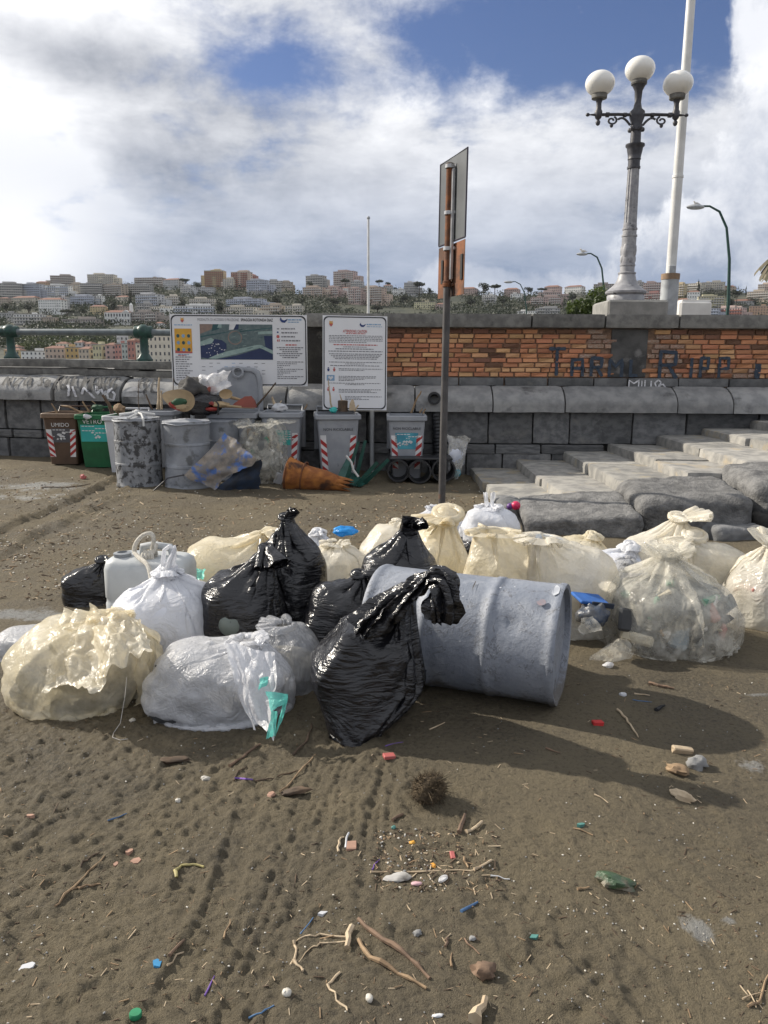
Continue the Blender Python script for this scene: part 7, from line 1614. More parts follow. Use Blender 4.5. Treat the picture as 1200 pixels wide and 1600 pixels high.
m = MB(); m.tube([c0 + Vector(p) for p in ((-.02, 0, -.01), (-.022, 0, .06), (-.012, 0, .12), (.02, -.01, .145), (.045, -.01, .13), (.04, 0, .08), (.015, 0, .0))], [.016, .013, .011, .011, .012, .013, .018], 8); m.tube([c0 + Vector(p) for p in ((.0, -.02, .0), (.02, -.02, .07), (.045, -.02, .12), (.05, -.015, .15))], [.018, .014, .012, .006], 7); m.build('handle', F_WHITE, wb_, True)
mk, _ = PB('milky white bag with a turquoise drawstring flopping open at the front', 230, 452, 992, 3.36, F_MILK, vbase=1152, neck_u=385, ratio=.80, seed=34, up2=True, crease=1.4, frill=.05, cf=1.13, hbf=.93, rn=.05, contents=DRK_IN, shrink=.95, lobes=(((-.10, -.10, .08), (.2, .16, .12)),), chunk=14, pal=(2, 1, 4), knot=False, neck_v=1003)
mo = Vector(mk.location); e_ = lambda u, v, y: Vector(P(u, v, y)) - mo
crumple('loose_mouth', [e_(385, 1128, 2.98), e_(432, 1152, 2.95), e_(432, 1020, 3.15), e_(350, 1000, 3.20)], 30, .035, F_WHITE, 3, 3, mk)
cr = bpy.data.objects[[o.name for o in COL.objects if o.get('label', '').startswith('torn cream bag')][0]]; e2 = lambda u, v, y: Vector(P(u, v, y)) - cr.location
crumple('loose_film', [e2(48, 1068, 3.16), e2(172, 1080, 3.02), e2(196, 968, 3.32), e2(100, 946, 3.52)], 44, .055, F_CREAM, 3, 2.6, cr)
crumple('loose_film', [e2(150, 1050, 3.05), e2(240, 1020, 3.10), e2(212, 962, 3.40), e2(140, 950, 3.46)], 44, .055, F_CREAM, 9, 2.8, cr)
crumple('pinched_corner', [e2(16, 1092, 3.30), e2(78, 1122, 3.16), e2(92, 1050, 3.28), e2(48, 1036, 3.42)], 24, .03, F_CREAMT, 15, 3, cr)
for nm, q in (('drawstring', [e_(416, 1154, 2.93), e_(430, 1150, 2.93), e_(434, 1110, 2.96), e_(424, 1112, 2.95)]), ('drawstring', [e_(424, 1112, 2.96), e_(448, 1098, 2.98), e_(450, 1084, 3.0), e_(415, 1080, 3.02)]), ('drawstring', [e_(404, 1078, 3.02), e_(418, 1070, 3.02), e_(420, 1056, 3.04), e_(406, 1060, 3.04)]), ('drawstring', [e_(430, 1150, 2.94), e_(444, 1118, 2.97), e_(451, 1088, 3.0), e_(444, 1086, 3.0)])): crumple(nm, q, 8, .006, F_TEAL, 5, 3, mk)
PB('grey see-through bag between the milky drawstring bag and the front black bag', 388, 502, 972, 3.60, F_GREYC, vbase=1122, ratio=.95, seed=35, frill=.06, fdir=(-.5, .3, 0), cf=1.16, hbf=.93, contents=PALE_IN, shrink=.92, rn=.04, knot=False, up2=True)
PB('wrinkled black bag at the front, its twisted neck hanging over the fallen drum', 488, 652, 915, 3.22, F_BLACK, vbase=1165, neck_u=628, neck_v=935, ratio=.95, seed=36, frill=.03, fdir=(.6, -.2, .3), flare=.2, cf=1.32, hbf=.80, rn=.045, knot=False, neck_y=.0, nu=112, nv=80, slack=1.04, up2=True, crease=1.3, warp=lambda V: np.stack([V[..., 0] * (.55 + .45 * sstep(0, .22, V[..., 2])) - .035 * (1 - sstep(0, .2, V[..., 2])), V[..., 1] - .03 * (1 - sstep(0, .2, V[..., 2])), V[..., 2]], -1))
bk = bpy.data.objects[[o.name for o in COL.objects if o.get('label', '').startswith('wrinkled black bag')][0]]; e3 = lambda u, v, y: Vector(P(u, v, y)) - bk.location
tail('twisted_neck', [e3(560, 985, 3.13), e3(600, 955, 3.13), e3(640, 925, 3.12), e3(672, 902, 3.10), e3(693, 906, 3.06), e3(694, 940, 3.03), e3(686, 972, 3.03)], [.075, .060, .045, .042, .050, .062, .050], F_BLACK, bk, 5, 56, 8, 4.0, .35)
PB('round black bag wedged between the front black bag and the drum end', 474, 592, 893, 3.82, F_BLACK, vbase=1030, neck_u=560, ratio=.9, seed=37, crease=1.4, frill=.08, fdir=(.6, .2, .2), cf=1.22, hbf=.90)
PB('tall black bag rising to a point behind the white bags', 408, 514, 806, 4.25, F_BLACK, vbase=1000, neck_u=446, ratio=.95, seed=38, frill=.05, flare=.15, fdir=(.5, 0, .6), cf=1.24, hbf=.80, nu=112, nv=80, up2=True, crease=1.4)
PB('pleated black bag leaning left against the tall pointed black bag', 312, 446, 850, 4.02, F_BLACK, vbase=1000, neck_u=415, ratio=.9, seed=39, frill=.10, fdir=(.3, -.3, .1), cf=1.30, hbf=.80, nu=112, nv=72, up2=True, crease=1.5)
PB('small black bag tied with ears behind the jerrycan on the left', 98, 182, 868, 4.92, F_BLACK, vbase=960, neck_u=158, ratio=.8, seed=40, frill=.12, fdir=(.5, 0, .5), cf=1.2, hbf=.82, flare=1.6)
tb2 = bpy.data.objects[[o.name for o in COL.objects if o.get('label', '').startswith('tall black bag')][0]]; e3 = lambda u, v, y: Vector(P(u, v, y)) - tb2.location
tail('twisted_tip', [e3(432, 862, 4.24), e3(440, 835, 4.24), e3(446, 815, 4.24), e3(449, 806, 4.25)], [.07, .045, .028, .022], F_BLACK, tb2, 6, 40, 7, 4.0, .3)
# --- jerrycan
JM = M('milky_jerrycan', (0.50, 0.52, 0.52), (0.42, 0.44, 0.45), 3, 0.45, 0.1, 40, .003, c3=(.30, .33, .34), s3=3, t3=(.55, .75)); JD = M('grey_jerrycan_cap', (.26, .28, .30), None, 8, .5)
jy = 4.45; ja, jb_ = P(170, 900, jy), P(300, 900, jy); jx = (ja.x + jb_.x) / 2; jw = jb_.x - ja.x; jz = P(240, 868, jy).z; z0 = gz(jx, jy)
j = empty('jerrycan', (jx, jy + .02, z0), -.10, 'milky grey plastic jerrycan with a rope loop standing behind the white bag', 'jerrycan'); h = jz - z0
m = MB(); d = .30; R_ = []
for z, w_, dd in ((0, .94, .94), (.015, 1, 1), (h * .35, 1, 1), (h * .37, .985, .97), (h * .42, .985, .97), (h * .44, 1, 1), (h * .84, 1, 1), (h * .93, .965, .93), (h * .98, .88, .80), (h, .78, .65)): R_.append(rrect(jw * w_, d * dd, .07 * w_, z, 6))
m.loft(R_); m.build('body', JM, j, True, 60)
m = MB(); m.lathe([(.05, 0), (.052, .03), (.03, .035), (.03, .015)], 18, (-jw * .30, -.05, h - .01)); m.build('cap', JD, j, True)
m = MB(); m.tube([(-jw * .10, 0, h - .02), (-jw * .08, 0, h + .05), (jw * .05, 0, h + .06), (jw * .25, 0, h + .05), (jw * .30, 0, h - .02)], .024, 10); m.build('handle', JM, j, True)
o_ = Vector(j.location); jr = Matrix.Rotation(.10, 3, 'Z'); f_ = lambda u, v, y: jr @ (Vector(P(u, v, y)) - o_)
ROPE = M('white_rope', (.62, .59, .52), (.45, .42, .36), 60, .85, .8, 120, .004)
m = MB(); pth = [f_(237, 908, 4.22), f_(231, 884, 4.28), f_(218, 872, 4.36), f_(210, 862, 4.42), f_(213, 848, 4.42), f_(224, 836, 4.42), f_(236, 834, 4.42), f_(240, 844, 4.42), f_(237, 860, 4.42), f_(232, 868, 4.42)]
sm = []
for i in range(len(pth) - 1):
    for k in range(4):
        t = k / 4; p0, p1, p2, p3 = pth[max(i - 1, 0)], pth[i], pth[i + 1], pth[min(i + 2, len(pth) - 1)]
        sm.append(.5 * ((2 * p1) + (p2 - p0) * t + (2 * p0 - 5 * p1 + 4 * p2 - p3) * t * t + (-p0 + 3 * p1 - 3 * p2 + p3) * t ** 3))
m.tube(sm, .0135, 8); tag(m.build('rope_loop', ROPE, None, True), 'white rope loop tied to the jerrycan handle, arching above it', 'rope').location = o_
bpy.context.view_layer.update()
ro = bpy.data.objects['rope_loop']; ro.rotation_euler = (0, 0, -.10)
m = MB()
for k in range(4):
    c = f_(226 + 5 * k, 871 - k, 4.40); m.tube([c + Vector((.0, .03 * math.cos(a), .03 * math.sin(a))) for a in np.linspace(0, 6.28, 11)], .012, 7)
m.tube([f_(238, 866, 4.38), f_(243, 858, 4.38), f_(244, 850, 4.40)], [.012, .01, .014], 7); m.build('knot', ROPE, ro, True)
# --- broken plastic in the middle
GP = M('grey_green_plastic', (0.20, 0.235, 0.215), (0.14, 0.165, 0.15), 6, 0.55, c3=(.03, .035, .03), s3=5, t3=(.58, .66))
c = P(360, 972, 3.80); t = empty('plastic_basin', (c.x, 3.80, gz(c.x, 3.80)), .2, 'grimy grey green broken basin between white and black bags', 'basin')
dish('shell', (0, 0, c.z - gz(c.x, 3.8)), .085, .085, -.05, Euler((rad(70), 0, rad(-12))).to_matrix(), GP, t, 28, .1)
crumple('turquoise_bag', [P(296, 908, 4.6), P(322, 905, 4.6), P(322, 888, 4.75), P(300, 886, 4.7)], 10, .03, F_TEAL, 3, 3); tag(bpy.data.objects['turquoise_bag'], 'turquoise plastic scrap showing between jerrycan and black bag', 'plastic bag')
# --- black bag on the far side of the drum, cream bags behind
PB('black bag with a raised twisted neck lying on top of the fallen drum end', 556, 690, 822, 4.12, F_BLACK, vbase=985, neck_u=636, ratio=.8, seed=41, frill=.07, fdir=(.5, -.3, .5), cf=1.35, hbf=.86, flare=.4, rn=.035, knot=False, crease=1.6)
PB('flattened cream bag behind the pleated black bag on the left', 278, 436, 820, 5.05, F_CREAM, vbase=930, neck_u=405, ratio=.8, seed=42, frill=.16, fdir=(.9, 0, .2), cf=1.18, hbf=.86, contents=PALE_IN, shrink=.92, rn=.05, knot=False)
PB('pale cream bag directly right of the tall pointed black bag', 470, 578, 840, 4.95, F_CREAM2, vbase=935, ratio=.9, seed=43, frill=.05, cf=1.2, hbf=.92, contents=PALE_IN, shrink=.92, rn=.04, knot=False)
PB('white bag behind the pale cream bag near the blue scrap', 462, 530, 824, 5.6, F_WHITE, vbase=900, ratio=.9, seed=44, frill=.05, cf=1.15, contents=WHT_IN, nu=72, nv=48)
PB('cream bag sloping up toward the sign pole', 562, 660, 806, 5.35, F_CREAM2, vbase=900, neck_u=632, ratio=.9, seed=45, frill=.06, cf=1.2, hbf=.92, contents=PALE_IN, rn=.04, knot=False)
PB('cream bag with a twisted yellowish collar in front of the sign pole', 640, 736, 800, 4.95, F_CREAM, vbase=930, neck_u=700, ratio=.9, seed=46, frill=.12, fdir=(-.3, -.4, .3), cf=1.25, hbf=.84, contents=PALE_IN, rn=.05)
PB('white bag at the very back of the heap touching the sign pole foot', 634, 728, 789, 5.95, F_WHITE, vbase=870, ratio=.9, seed=47, frill=.04, cf=1.15, hbf=.94, contents=WHT_IN, nu=72, nv=48, knot=False, rn=.05)
PB('black bag tucked under the white shopping bag', 700, 805, 822, 5.75, F_BLACK, vbase=880, ratio=.9, seed=48, frill=.05, cf=1.2, hbf=.95, nu=72, nv=48, knot=False, rn=.04)
ws, _ = PB('white shopping bag with upright handles sitting atop the heap near the steps', 722, 811, 788, 5.72, F_WHITE, vbase=840, neck_u=764, neck_v=791, ratio=.9, seed=49, frill=.05, cf=1.25, hbf=.92, contents=WHT_IN, shrink=.94, z0=P(765, 842, 5.72).z, rn=.05, knot=False)
c0 = P(764, 791, 5.72) - ws.location
for s in (-1, 1): crumple('handle', [c0 + Vector(p) for p in ((-.035 * s, .0, -.01), (-.005 * s, .0, -.01), (-.012 * s, 0, .105), (-.045 * s, 0, .11))], 10, .012, F_WHITE, 6 + s, 3, ws)
PB('broad cream bag behind the middle of the fallen drum', 726, 856, 826, 4.55, F_CREAM, vbase=960, neck_u=770, ratio=.85, seed=50, frill=.06, fdir=(-.3, -.2, 0), cf=1.20, hbf=.93, contents=PALE_IN, shrink=.93, rn=.09, knot=False)
PB('cream bag sagging behind the right end of the fallen drum', 826, 964, 834, 4.42, F_CREAM2, vbase=970, neck_u=848, ratio=.8, seed=51, frill=.08, fdir=(-.5, -.2, .2), cf=1.22, hbf=.90, contents=PALE_IN, shrink=.93, rn=.06, knot=False)
PB('cream bag with a ruffled collar behind the blue strip', 858, 956, 827, 5.35, F_CREAM, vbase=900, neck_u=925, ratio=.9, seed=52, frill=.06, cf=1.2, hbf=.92, contents=PALE_IN, nu=72, nv=48)
PB('cream bag on the right whose knotted tail points up over the stones', 968, 1108, 783, 5.1, F_CREAM2, vbase=920, neck_u=1062, neck_v=812, ratio=.85, seed=53, up2=True, frill=.11, fdir=(.75, 0, .7), cf=1.18, hbf=.80, contents=PALE_IN, shrink=.9, rn=.032)
PB('small white bag left of the cream bag with the upright tail', 914, 1010, 840, 4.95, F_WHITE, vbase=920, neck_u=985, ratio=.9, seed=54, frill=.07, cf=1.2, hbf=.9, contents=WHT_IN, nu=72, nv=48)
PB('small grey bag squeezed behind the big see-through bag', 940, 1016, 866, 4.68, F_GREYC, vbase=930, ratio=.9, seed=55, frill=.05, cf=1.2, hbf=.92, contents=PALE_IN, nu=72, nv=48, knot=False)
PB('big see-through bag full of mixed rubbish with a fat cream knot, right front', 936, 1148, 862, 4.27, F_CLEAR, vbase=1034, neck_u=1044, ratio=.85, seed=56, frill=.09, fdir=(.1, .2, .6), cf=1.14, hbf=.80, rn=.036, contents=MIX_IN, shrink=.86, chunk=90, nu=112, nv=80, up2=True, crease=1.3)
b56 = bpy.data.objects[[o.name for o in COL.objects if o.get('label', '').startswith('big see-through')][0]]; e_ = lambda u, v, y: Vector(P(u, v, y)) - b56.location
crumple('flat_corner', [e_(918, 1034, 3.90), e_(985, 1032, 3.90), e_(985, 1000, 4.0), e_(958, 1000, 4.02)], 14, .02, F_CLEAR, 4, 3, b56); crumple('flat_corner', [e_(1120, 1020, 3.98), e_(1150, 1017, 4.0), e_(1144, 1004, 4.04), e_(1118, 990, 4.04)], 10, .012, F_CLEAR, 6, 3, b56)
for (u, v, du, dv, mt) in ((1000, 1003, 32, 14, 0), (1095, 975, 24, 22, 4), (1035, 960, 18, 34, 3), (1118, 960, 10, 30, 6), (990, 975, 26, 30, 2), (1070, 1000, 18, 34, 7)):
    m = MB(); p = e_(u, v, 3.945 + (0 if v > 985 else .04)); s = 3.95 / 1200; m.box((0, 0, 0), (du * 1.7 * s, .03, dv * 1.3 * s), Euler((-.35, RNG.uniform(-.5, .5), RNG.uniform(-.4, .4))), .012); o = m.build('rubbish_piece', CH[mt], b56); o.location = p + Vector((0, .055, 0))
PB('pale bag behind the big see-through bag on its right', 1062, 1172, 834, 4.98, F_CREAM2, vbase=940, neck_u=1085, ratio=.85, seed=57, frill=.10, fdir=(-.8, -.2, .2), cf=1.15, hbf=.93, contents=PALE_IN, shrink=.9, rn=.04)
PB('see-through bag with pink and green rubbish cut by the right photo edge', 1137, 1268, 846, 4.62, F_CREAM2, vbase=990, neck_u=1203, ratio=.9, seed=58, frill=.10, fdir=(.2, 0, .8), cf=1.15, hbf=.84, contents=MIX_IN, shrink=.8, chunk=40, pal=(3, 6, 4, 2, 5, 3))
lump('blue_bag', 'crumpled bright blue bag scrap behind the cream bags', 'plastic bag', 538, 830, 5.5, (.085, .05, .032), F_BLUE, 15)
crumple('blue_strip', [P(836, 842, 5.0), P(884, 850, 4.98), P(878, 841, 5.05), P(838, 832, 5.1)], 8, .015, F_BLUE, 5, 3); tag(bpy.data.objects['blue_strip'], 'bright blue plastic strip lying across the cream bags', 'plastic')
t = empty('blue_crate_lid', P(922, 936, 4.1), .15, 'blue plastic lid sticking out behind the drum end', 'lid'); m = MB(); m.box((0, 0, 0), (.17, .16, .018), Euler((.05, .15, 0)), .005); m.build('lid', M('blue_lid', (.02, .12, .42)), t); m = MB(); m.box((0.04, -.08, -.012), (.13, .012, .03), Euler((.05, .15, 0)), .003); m.build('rim', M('dark_blue_lid', (.02, .03, .05)), t)
t = empty('tan_board', P(925, 948, 4.15), .1, 'tan board end under the blue lid behind the drum', 'board'); m = MB(); m.box((0, 0, -.01), (.11, .10, .05), Euler((0, .1, 0)), .004); m.build('board', STK, t); m = MB(); m.box((0, -.054, -.01), (.10, .004, .03), Euler((0, .1, 0))); m.build('edge', STKD, t)
lump('dark_bottle_bag', 'dark blue crushed bag of bottles beside the drum end', 'plastic bag', 926, 963, 4.0, (.075, .07, .065), M('navy_film', (.03, .05, .09), (.10, .10, .10), 12, .25, .5, 40, .01), 17, None, .35)
crumple('clear_scrap', [P(905, 990, 3.75), P(943, 985, 3.78), P(925, 962, 3.85), P(908, 965, 3.82)], 10, .02, F_CLEAR, 8, 3); tag(bpy.data.objects['clear_scrap'], 'clear torn plastic scrap on the sand beside the drum end', 'plastic scrap')
# pink cap with black strap near the stones
pt = P(806, 790, 6.6); t = empty('pink_ball_float', (pt.x, 6.6, pt.z), 0, 'pink red round knob on a black strap hanging before the wedge stone', 'float'); m = MB(); m.ellipsoid((0, 0, 0), (.042, .04, .04), 14, 9); m.build('knob', M('hot_pink', (.62, .02, .10), None, 6, .4), t, True); m = MB(); m.ellipsoid((-.05, .01, -.01), (.03, .03, .03), 10, 7); m.build('purple_cap', M('violet', (.12, .04, .22), None, 6, .4), t, True)
q = [Vector(P(u, v, 6.58)) - pt for u, v in ((808, 796), (812, 808), (817, 822), (820, 840))]; m = MB(); m.tube(q, [.03, .035, .03, .03], 8, True, .3); m.build('strap', RUBB, t, True)
# fishing line hanging from the torn cream bag
fl_ = [P(198, 1058, 3.2), P(195, 1090, 3.1), P(188, 1130, 3.07)] + [Vector((*G(u, v)[:2], gz(*G(u, v)[:2]) + .004)) for u, v in ((178, 1148), (176, 1158), (188, 1161), (200, 1159))]
m = MB(); m.tube(fl_, .0014, 5); tag(m.build('fishing_line', M('nylon', (.55, .53, .5), None, 5, .3), None), 'thin pale nylon line trailing from the torn cream bag', 'string')

# ================================================================== LITTER ON THE SAND
LG = 'driftwood and litter scattered on the sand'
def on_sand(u, v, lift=0.0):
    p = G(u, v)
    for _ in range(3): p = G(u, v, gz(p.x, p.y))
    return Vector((p.x, p.y, gz(p.x, p.y) + lift))
def gstick(label, uv, r, mat=STK, wig=.004, name='driftwood_stick', cat='stick'):
    pts = []
    for a, b in zip(uv[:-1], uv[1:]):
        for k in range(3): pts.append(on_sand(a[0] + (b[0] - a[0]) * k / 3, a[1] + (b[1] - a[1]) * k / 3, r * .55))
    pts.append(on_sand(*uv[-1], r * .55)); rng = random.Random(int(uv[0][0])); o = pts[0]; n = len(pts)
    m = MB(); m.tube([p - o + Vector((rng.uniform(-wig, wig), rng.uniform(-wig, wig), rng.uniform(-wig * .4, wig))) for p in pts], [.88 * r * (1 - .45 * i / (n - 1)) * rng.uniform(.68, 1.22) for i in range(n)], 6)
    return tag(m.build(name, mat, None, name not in ('driftwood_stick',), 60, loc=o), label, cat, LG)
STKR = M('reddish_wood', (0.20, 0.13, 0.085), (0.12, 0.08, 0.055), 18, .85, .5, 60, .004)
gstick('thick reddish brown stick, upper of the two long parallel ones', ((558, 1440), (600, 1472), (640, 1500), (673, 1530)), .010, STKR)
gstick('tan curved stick, lower of the two long parallel ones', ((558, 1472), (580, 1500), (620, 1522), (668, 1545)), .009, STK)
gstick('stubby reed root lying at the left of the two long sticks', ((548, 1452), (540, 1484)), .013, STKP); gstick('long dry reed running left from the stubby root', ((540, 1465), (500, 1462), (476, 1464), (460, 1472)), .0035, STKP); gstick('second thin reed running left from the stubby root', ((540, 1472), (500, 1476), (485, 1482), (468, 1504)), .003, STKP)
gstick('bent reed joint at the end of the long dry reed', ((460, 1472), (462, 1492), (452, 1512)), .005, STKP); gstick('short reed bit below the bent reed joint', ((460, 1504), (473, 1520)), .006, STKP)
gstick('forked pale twig near the bottom of the photo', ((530, 1520), (511, 1542), (528, 1562), (545, 1583)), .0045, STKP)
gstick('long straight reed lying across the litter patch', ((578, 1363), (640, 1364), (700, 1361), (748, 1360)), .004, STKP); gstick('split reed at the right end of the long straight reed', ((740, 1360), (768, 1345)), .007, STKP); gstick('short flat reed beside the split reed', ((724, 1340), (732, 1358)), .006, STK)
gstick('brown forked branch on the left sand', ((84, 1418), (112, 1390), (140, 1362), (165, 1338)), .005, STK); gstick('thin side twig of the brown forked branch', ((112, 1392), (135, 1386), (158, 1382)), .005, STK); gstick('dark curved twig above the brown branch', ((125, 1356), (140, 1340), (158, 1332)), .004, STKD)
gstick('thick driftwood stick in front of the milky bag', ((358, 1198), (378, 1186), (390, 1176), (407, 1164)), .009, STKR); gstick('straight pale stick rising to the right below the black bag', ((438, 1240), (465, 1212), (494, 1180)), .0055, STK); gstick('thin twig running left from the straight pale stick', ((400, 1222), (425, 1217), (465, 1204)), .005, STKD); gstick('dark forked root below the grey see-through bag', ((457, 1182), (473, 1166), (482, 1156), (487, 1133)), .008, STKD)
gstick('curled dark twig beside the purple shred', ((365, 1222), (372, 1205), (385, 1200)), .005, STKD)
gstick('pale curved stick right of the fallen drum', ((965, 1110), (978, 1124), (988, 1138), (997, 1153)), .007, STKP); gstick('grey brown stick stub right of the curved pale stick', ((1014, 1069), (1035, 1074), (1054, 1078)), .012, STKR); gstick('dark tube stub beside the curved pale stick', ((1024, 1111), (1038, 1105)), .011, RUBB); gstick('thin pale sliver near the drum end', ((990, 1084), (1016, 1088)), .005, STKP); gstick('small pale sliver at the left of the thin pale sliver', ((968, 1086), (978, 1086)), .006, HDW)
gstick('brown peg left of the pale peg in the middle sand', ((718, 1304), (726, 1274)), .010, STKR); gstick('flat pale peg right of the brown peg', ((727, 1303), (752, 1287)), .009, STKP); gstick('white peg by the pink brick chip', ((541, 1326), (544, 1302)), .006, HDW); gstick('pale bent peg left of the white peg', ((528, 1332), (531, 1315), (537, 1308)), .006, STKP)
gstick('orange brown curled twig at the bottom right corner', ((1168, 1574), (1188, 1566), (1200, 1524)), .005, STK); gstick('pale straw at the bottom right corner', ((1158, 1560), (1190, 1552)), .0025, STKP); gstick('second pale straw crossing at the bottom right corner', ((1168, 1548), (1182, 1576)), .0025, STKP)
gstick('blunt pale wood piece at the bottom edge, centre right', ((742, 1600), (758, 1566)), .020, STKP); gstick('thin upright twig near the bottom centre right', ((704, 1512), (707, 1488)), .004, STK); gstick('red brown thin twig right of centre near the bottom', ((724, 1466), (750, 1494)), .0035, STKR); gstick('dark stub above the two long sticks on the right', ((697, 1480), (700, 1464)), .006, STKR)
gstick('pale needle of straw in the right middle sand', ((929, 1242), (951, 1255)), .003, STKP); gstick('tan sliver below the teal chip on the right', ((896, 1294), (925, 1305)), .004, STK); gstick('blue grey straw pointing at the litter patch', ((768, 1370), (798, 1376)), .003, HDW); gstick('short brown stick below the drum middle', ((852, 1170), (876, 1178)), .005, STKR); gstick('pale twig in the shade under the drum', ((672, 1140), (694, 1130)), .004, STKP); gstick('thin dark stick in the far middle left sand', ((64, 762), (100, 762), (142, 758)), .008, STKD)
gstick('thin tan twig in the lower left middle', ((348, 1468), (362, 1438)), .004, STK); gstick('reddish twig right of the blue shard', ((264, 1496), (288, 1470)), .006, STKR); gstick('pale stick right of the reddish twig', ((262, 1508), (286, 1488)), .004, STKP); gstick('tan peg at the left of the green bottle', ((900, 1391), (921, 1389)), .005, STK); gstick('brown stub left of the fibre ball', ((612, 1284), (632, 1272)), .009, STKR)
BLU = M('blue_plastic', (.05, .11, .22), (.08, .18, .34), 9, .5); PUR = M('purple_plastic', (.16, .08, .34), None, 9, .5); CYN = M('bright_blue_plastic', (.05, .27, .52), None, 6, .45); YEL = M('yellow_plastic', (.42, .36, .14), (.30, .26, .12), 9, .6); TEA = M('teal_plastic', (.09, .26, .23), None, 6, .5); PNK = M('pink_red_plastic', (.48, .13, .12), None, 6, .5); SAL = M('salmon_tile', (.42, .25, .18), (.30, .18, .13), 14, .8); SHW = M('white_shell', (.66, .63, .56), (.46, .43, .37), 14, .6)
gstick('blue drinking straw on the left sand', ((168, 1283), (184, 1278), (198, 1272)), .004, BLU, .001, 'straw', 'straw'); gstick('blue thin straw at the bottom edge left of centre', ((388, 1590), (408, 1583), (428, 1572)), .0035, BLU, .001, 'straw', 'straw'); gstick('purple straw in the lower left', ((320, 1558), (335, 1526)), .0035, PUR, .0005, 'straw', 'straw'); gstick('blue straw above the dry reeds', ((470, 1460), (490, 1434)), .003, BLU, .001, 'straw', 'straw'); gstick('blue straw right of the litter patch', ((721, 1426), (747, 1411)), .006, BLU, .001, 'straw', 'straw'); gstick('purple wire at the left end of the long reed', ((582, 1360), (586, 1350), (593, 1344)), .003, PUR, .001, 'wire', 'wire'); gstick('purple shred beside the thick driftwood stick', ((367, 1218), (395, 1221)), .006, PUR, .003, 'shred', 'plastic'); gstick('blue violet straw below the black bag', ((602, 1165), (630, 1160)), .003, PUR, .001, 'straw', 'straw'); gstick('blue fibre strand near the dark tube stub', ((988, 1094), (1018, 1098)), .003, BLU, .002, 'strand', 'plastic')
gstick('yellow curved plastic strip on the left middle sand', ((276, 1372), (274, 1362), (284, 1354), (302, 1352), (318, 1356)), .007, YEL, .001, 'plastic_strip', 'plastic')
def chip(name, label, cat, u, v, w, d, h, mat, rz=0.0, shape='rough', seed=1, tilt=0.15, group=LG):
    s = G(u, v).y / 1200 * 1.02; p = on_sand(u, v, h * s * .28); o = None; w_, d_, h_ = w * s, d * s, h * s; m = MB(); r = random.Random(seed)
    E_ = Euler((r.uniform(-tilt, tilt), r.uniform(-tilt, tilt), rz))
    if shape == 'rough':
        m.ellipsoid((0, 0, 0), (w_ / 2, d_ / 2, h_ / 2), 16, 10, None, .35, seed); vv = np.array(m.v); q = vv / np.array((w_, d_, h_)) * 2; vv *= (1 + .22 * fbm(q * 2.6 + seed, 3, seed))[:, None]; m.v = vv.tolist(); sm = True
    elif shape == 'slab':
        vv, ff = chamfer(w_ / 2, d_ / 2, h_ / 2, min(w_, d_, h_) * .15); vv = np.array(vv); vv += np.array([[r.uniform(-1, 1) * w_ * .07, r.uniform(-1, 1) * d_ * .07, 0] for _ in vv]) * .6; m.add(vv.tolist(), ff); sm = False
    elif shape == 'shard':
        k = r.randint(4, 6); pts = [(math.cos(a + r.uniform(-.3, .3)) * w_ / 2 * r.uniform(.7, 1.1), math.sin(a) * d_ / 2 * r.uniform(.7, 1.1)) for a in np.linspace(0, 6.283, k + 1)[:-1]]; m.loft([[(x, y, -h_ / 2) for x, y in pts], [(x * .96, y * .96, h_ / 2 + .1 * h_ * math.sin(9 * x)) for x, y in pts]]); sm = False
    elif shape == 'shell':
        m.ellipsoid((0, 0, 0), (w_ / 2, d_ / 2, h_ / 2), 14, 8, None, .15, seed); vv = np.array(m.v); a = np.arctan2(vv[:, 1], vv[:, 0]); vv[:, 2] += h_ * .06 * np.sin(a * 9); m.v = vv.tolist(); sm = True
    elif shape == 'cap':
        R_ = w_ / 2; m.lathe([(R_ * .92, -h_ / 2), (R_, -h_ * .4), (R_, h_ * .3), (R_ * .9, h_ / 2), (R_ * .4, h_ * .52)], 22); sm = True
    return tag(m.build(name, mat, None, sm, 45, loc=p, rot=E_), label, cat, group)
# fibre ball with a hollow
FIB = M('sea_fibre', (0.13, 0.095, 0.055), (0.065, 0.048, 0.030), 40, .95, .9, 90, .012); p = on_sand(670, 1252); s = p.y / 1200; t = empty('fibre_clump', p, .3, 'round hollow clump of brown sea fibre with strands, middle of the foreground', 'fibre clump')
m = MB(); m.ellipsoid((0, 0, 22 * s), (28 * s, 24 * s, 24 * s), 30, 20, None, .2, 5); vv = np.array(m.v); q = vv / (25 * s); vv += (q - np.array((0, 0, .9))) * (4.5 * s * fbm(q * 3, 4, 7))[:, None]; dn = np.exp(-(((q - np.array((.25, -.95, 1.15))) / .48) ** 2).sum(1)); vv += dn[:, None] * np.array((0, 1, -.2)) * 15 * s; m.v = vv.tolist(); m.build('core', FIB, t, True, 80)
m = MB(); rr = np.random.default_rng(4)
for i in range(1100):
    d = rr.normal(size=3); d /= np.linalg.norm(d); d[2] = d[2] if d[2] > -.6 else -d[2]; a = np.array((0, 0, 22 * s)) + d * np.array((27, 23, 23)) * s; b = a + (d * .6 + rr.normal(size=3) * .7) * 10 * s; n_ = np.cross(d, rr.normal(size=3)); n_ /= np.linalg.norm(n_); m.add([a - n_ * .8 * s, a + n_ * .8 * s, b], [(0, 1, 2)])
m.build('strands', FIB, t)['kind'] = 'stuff'
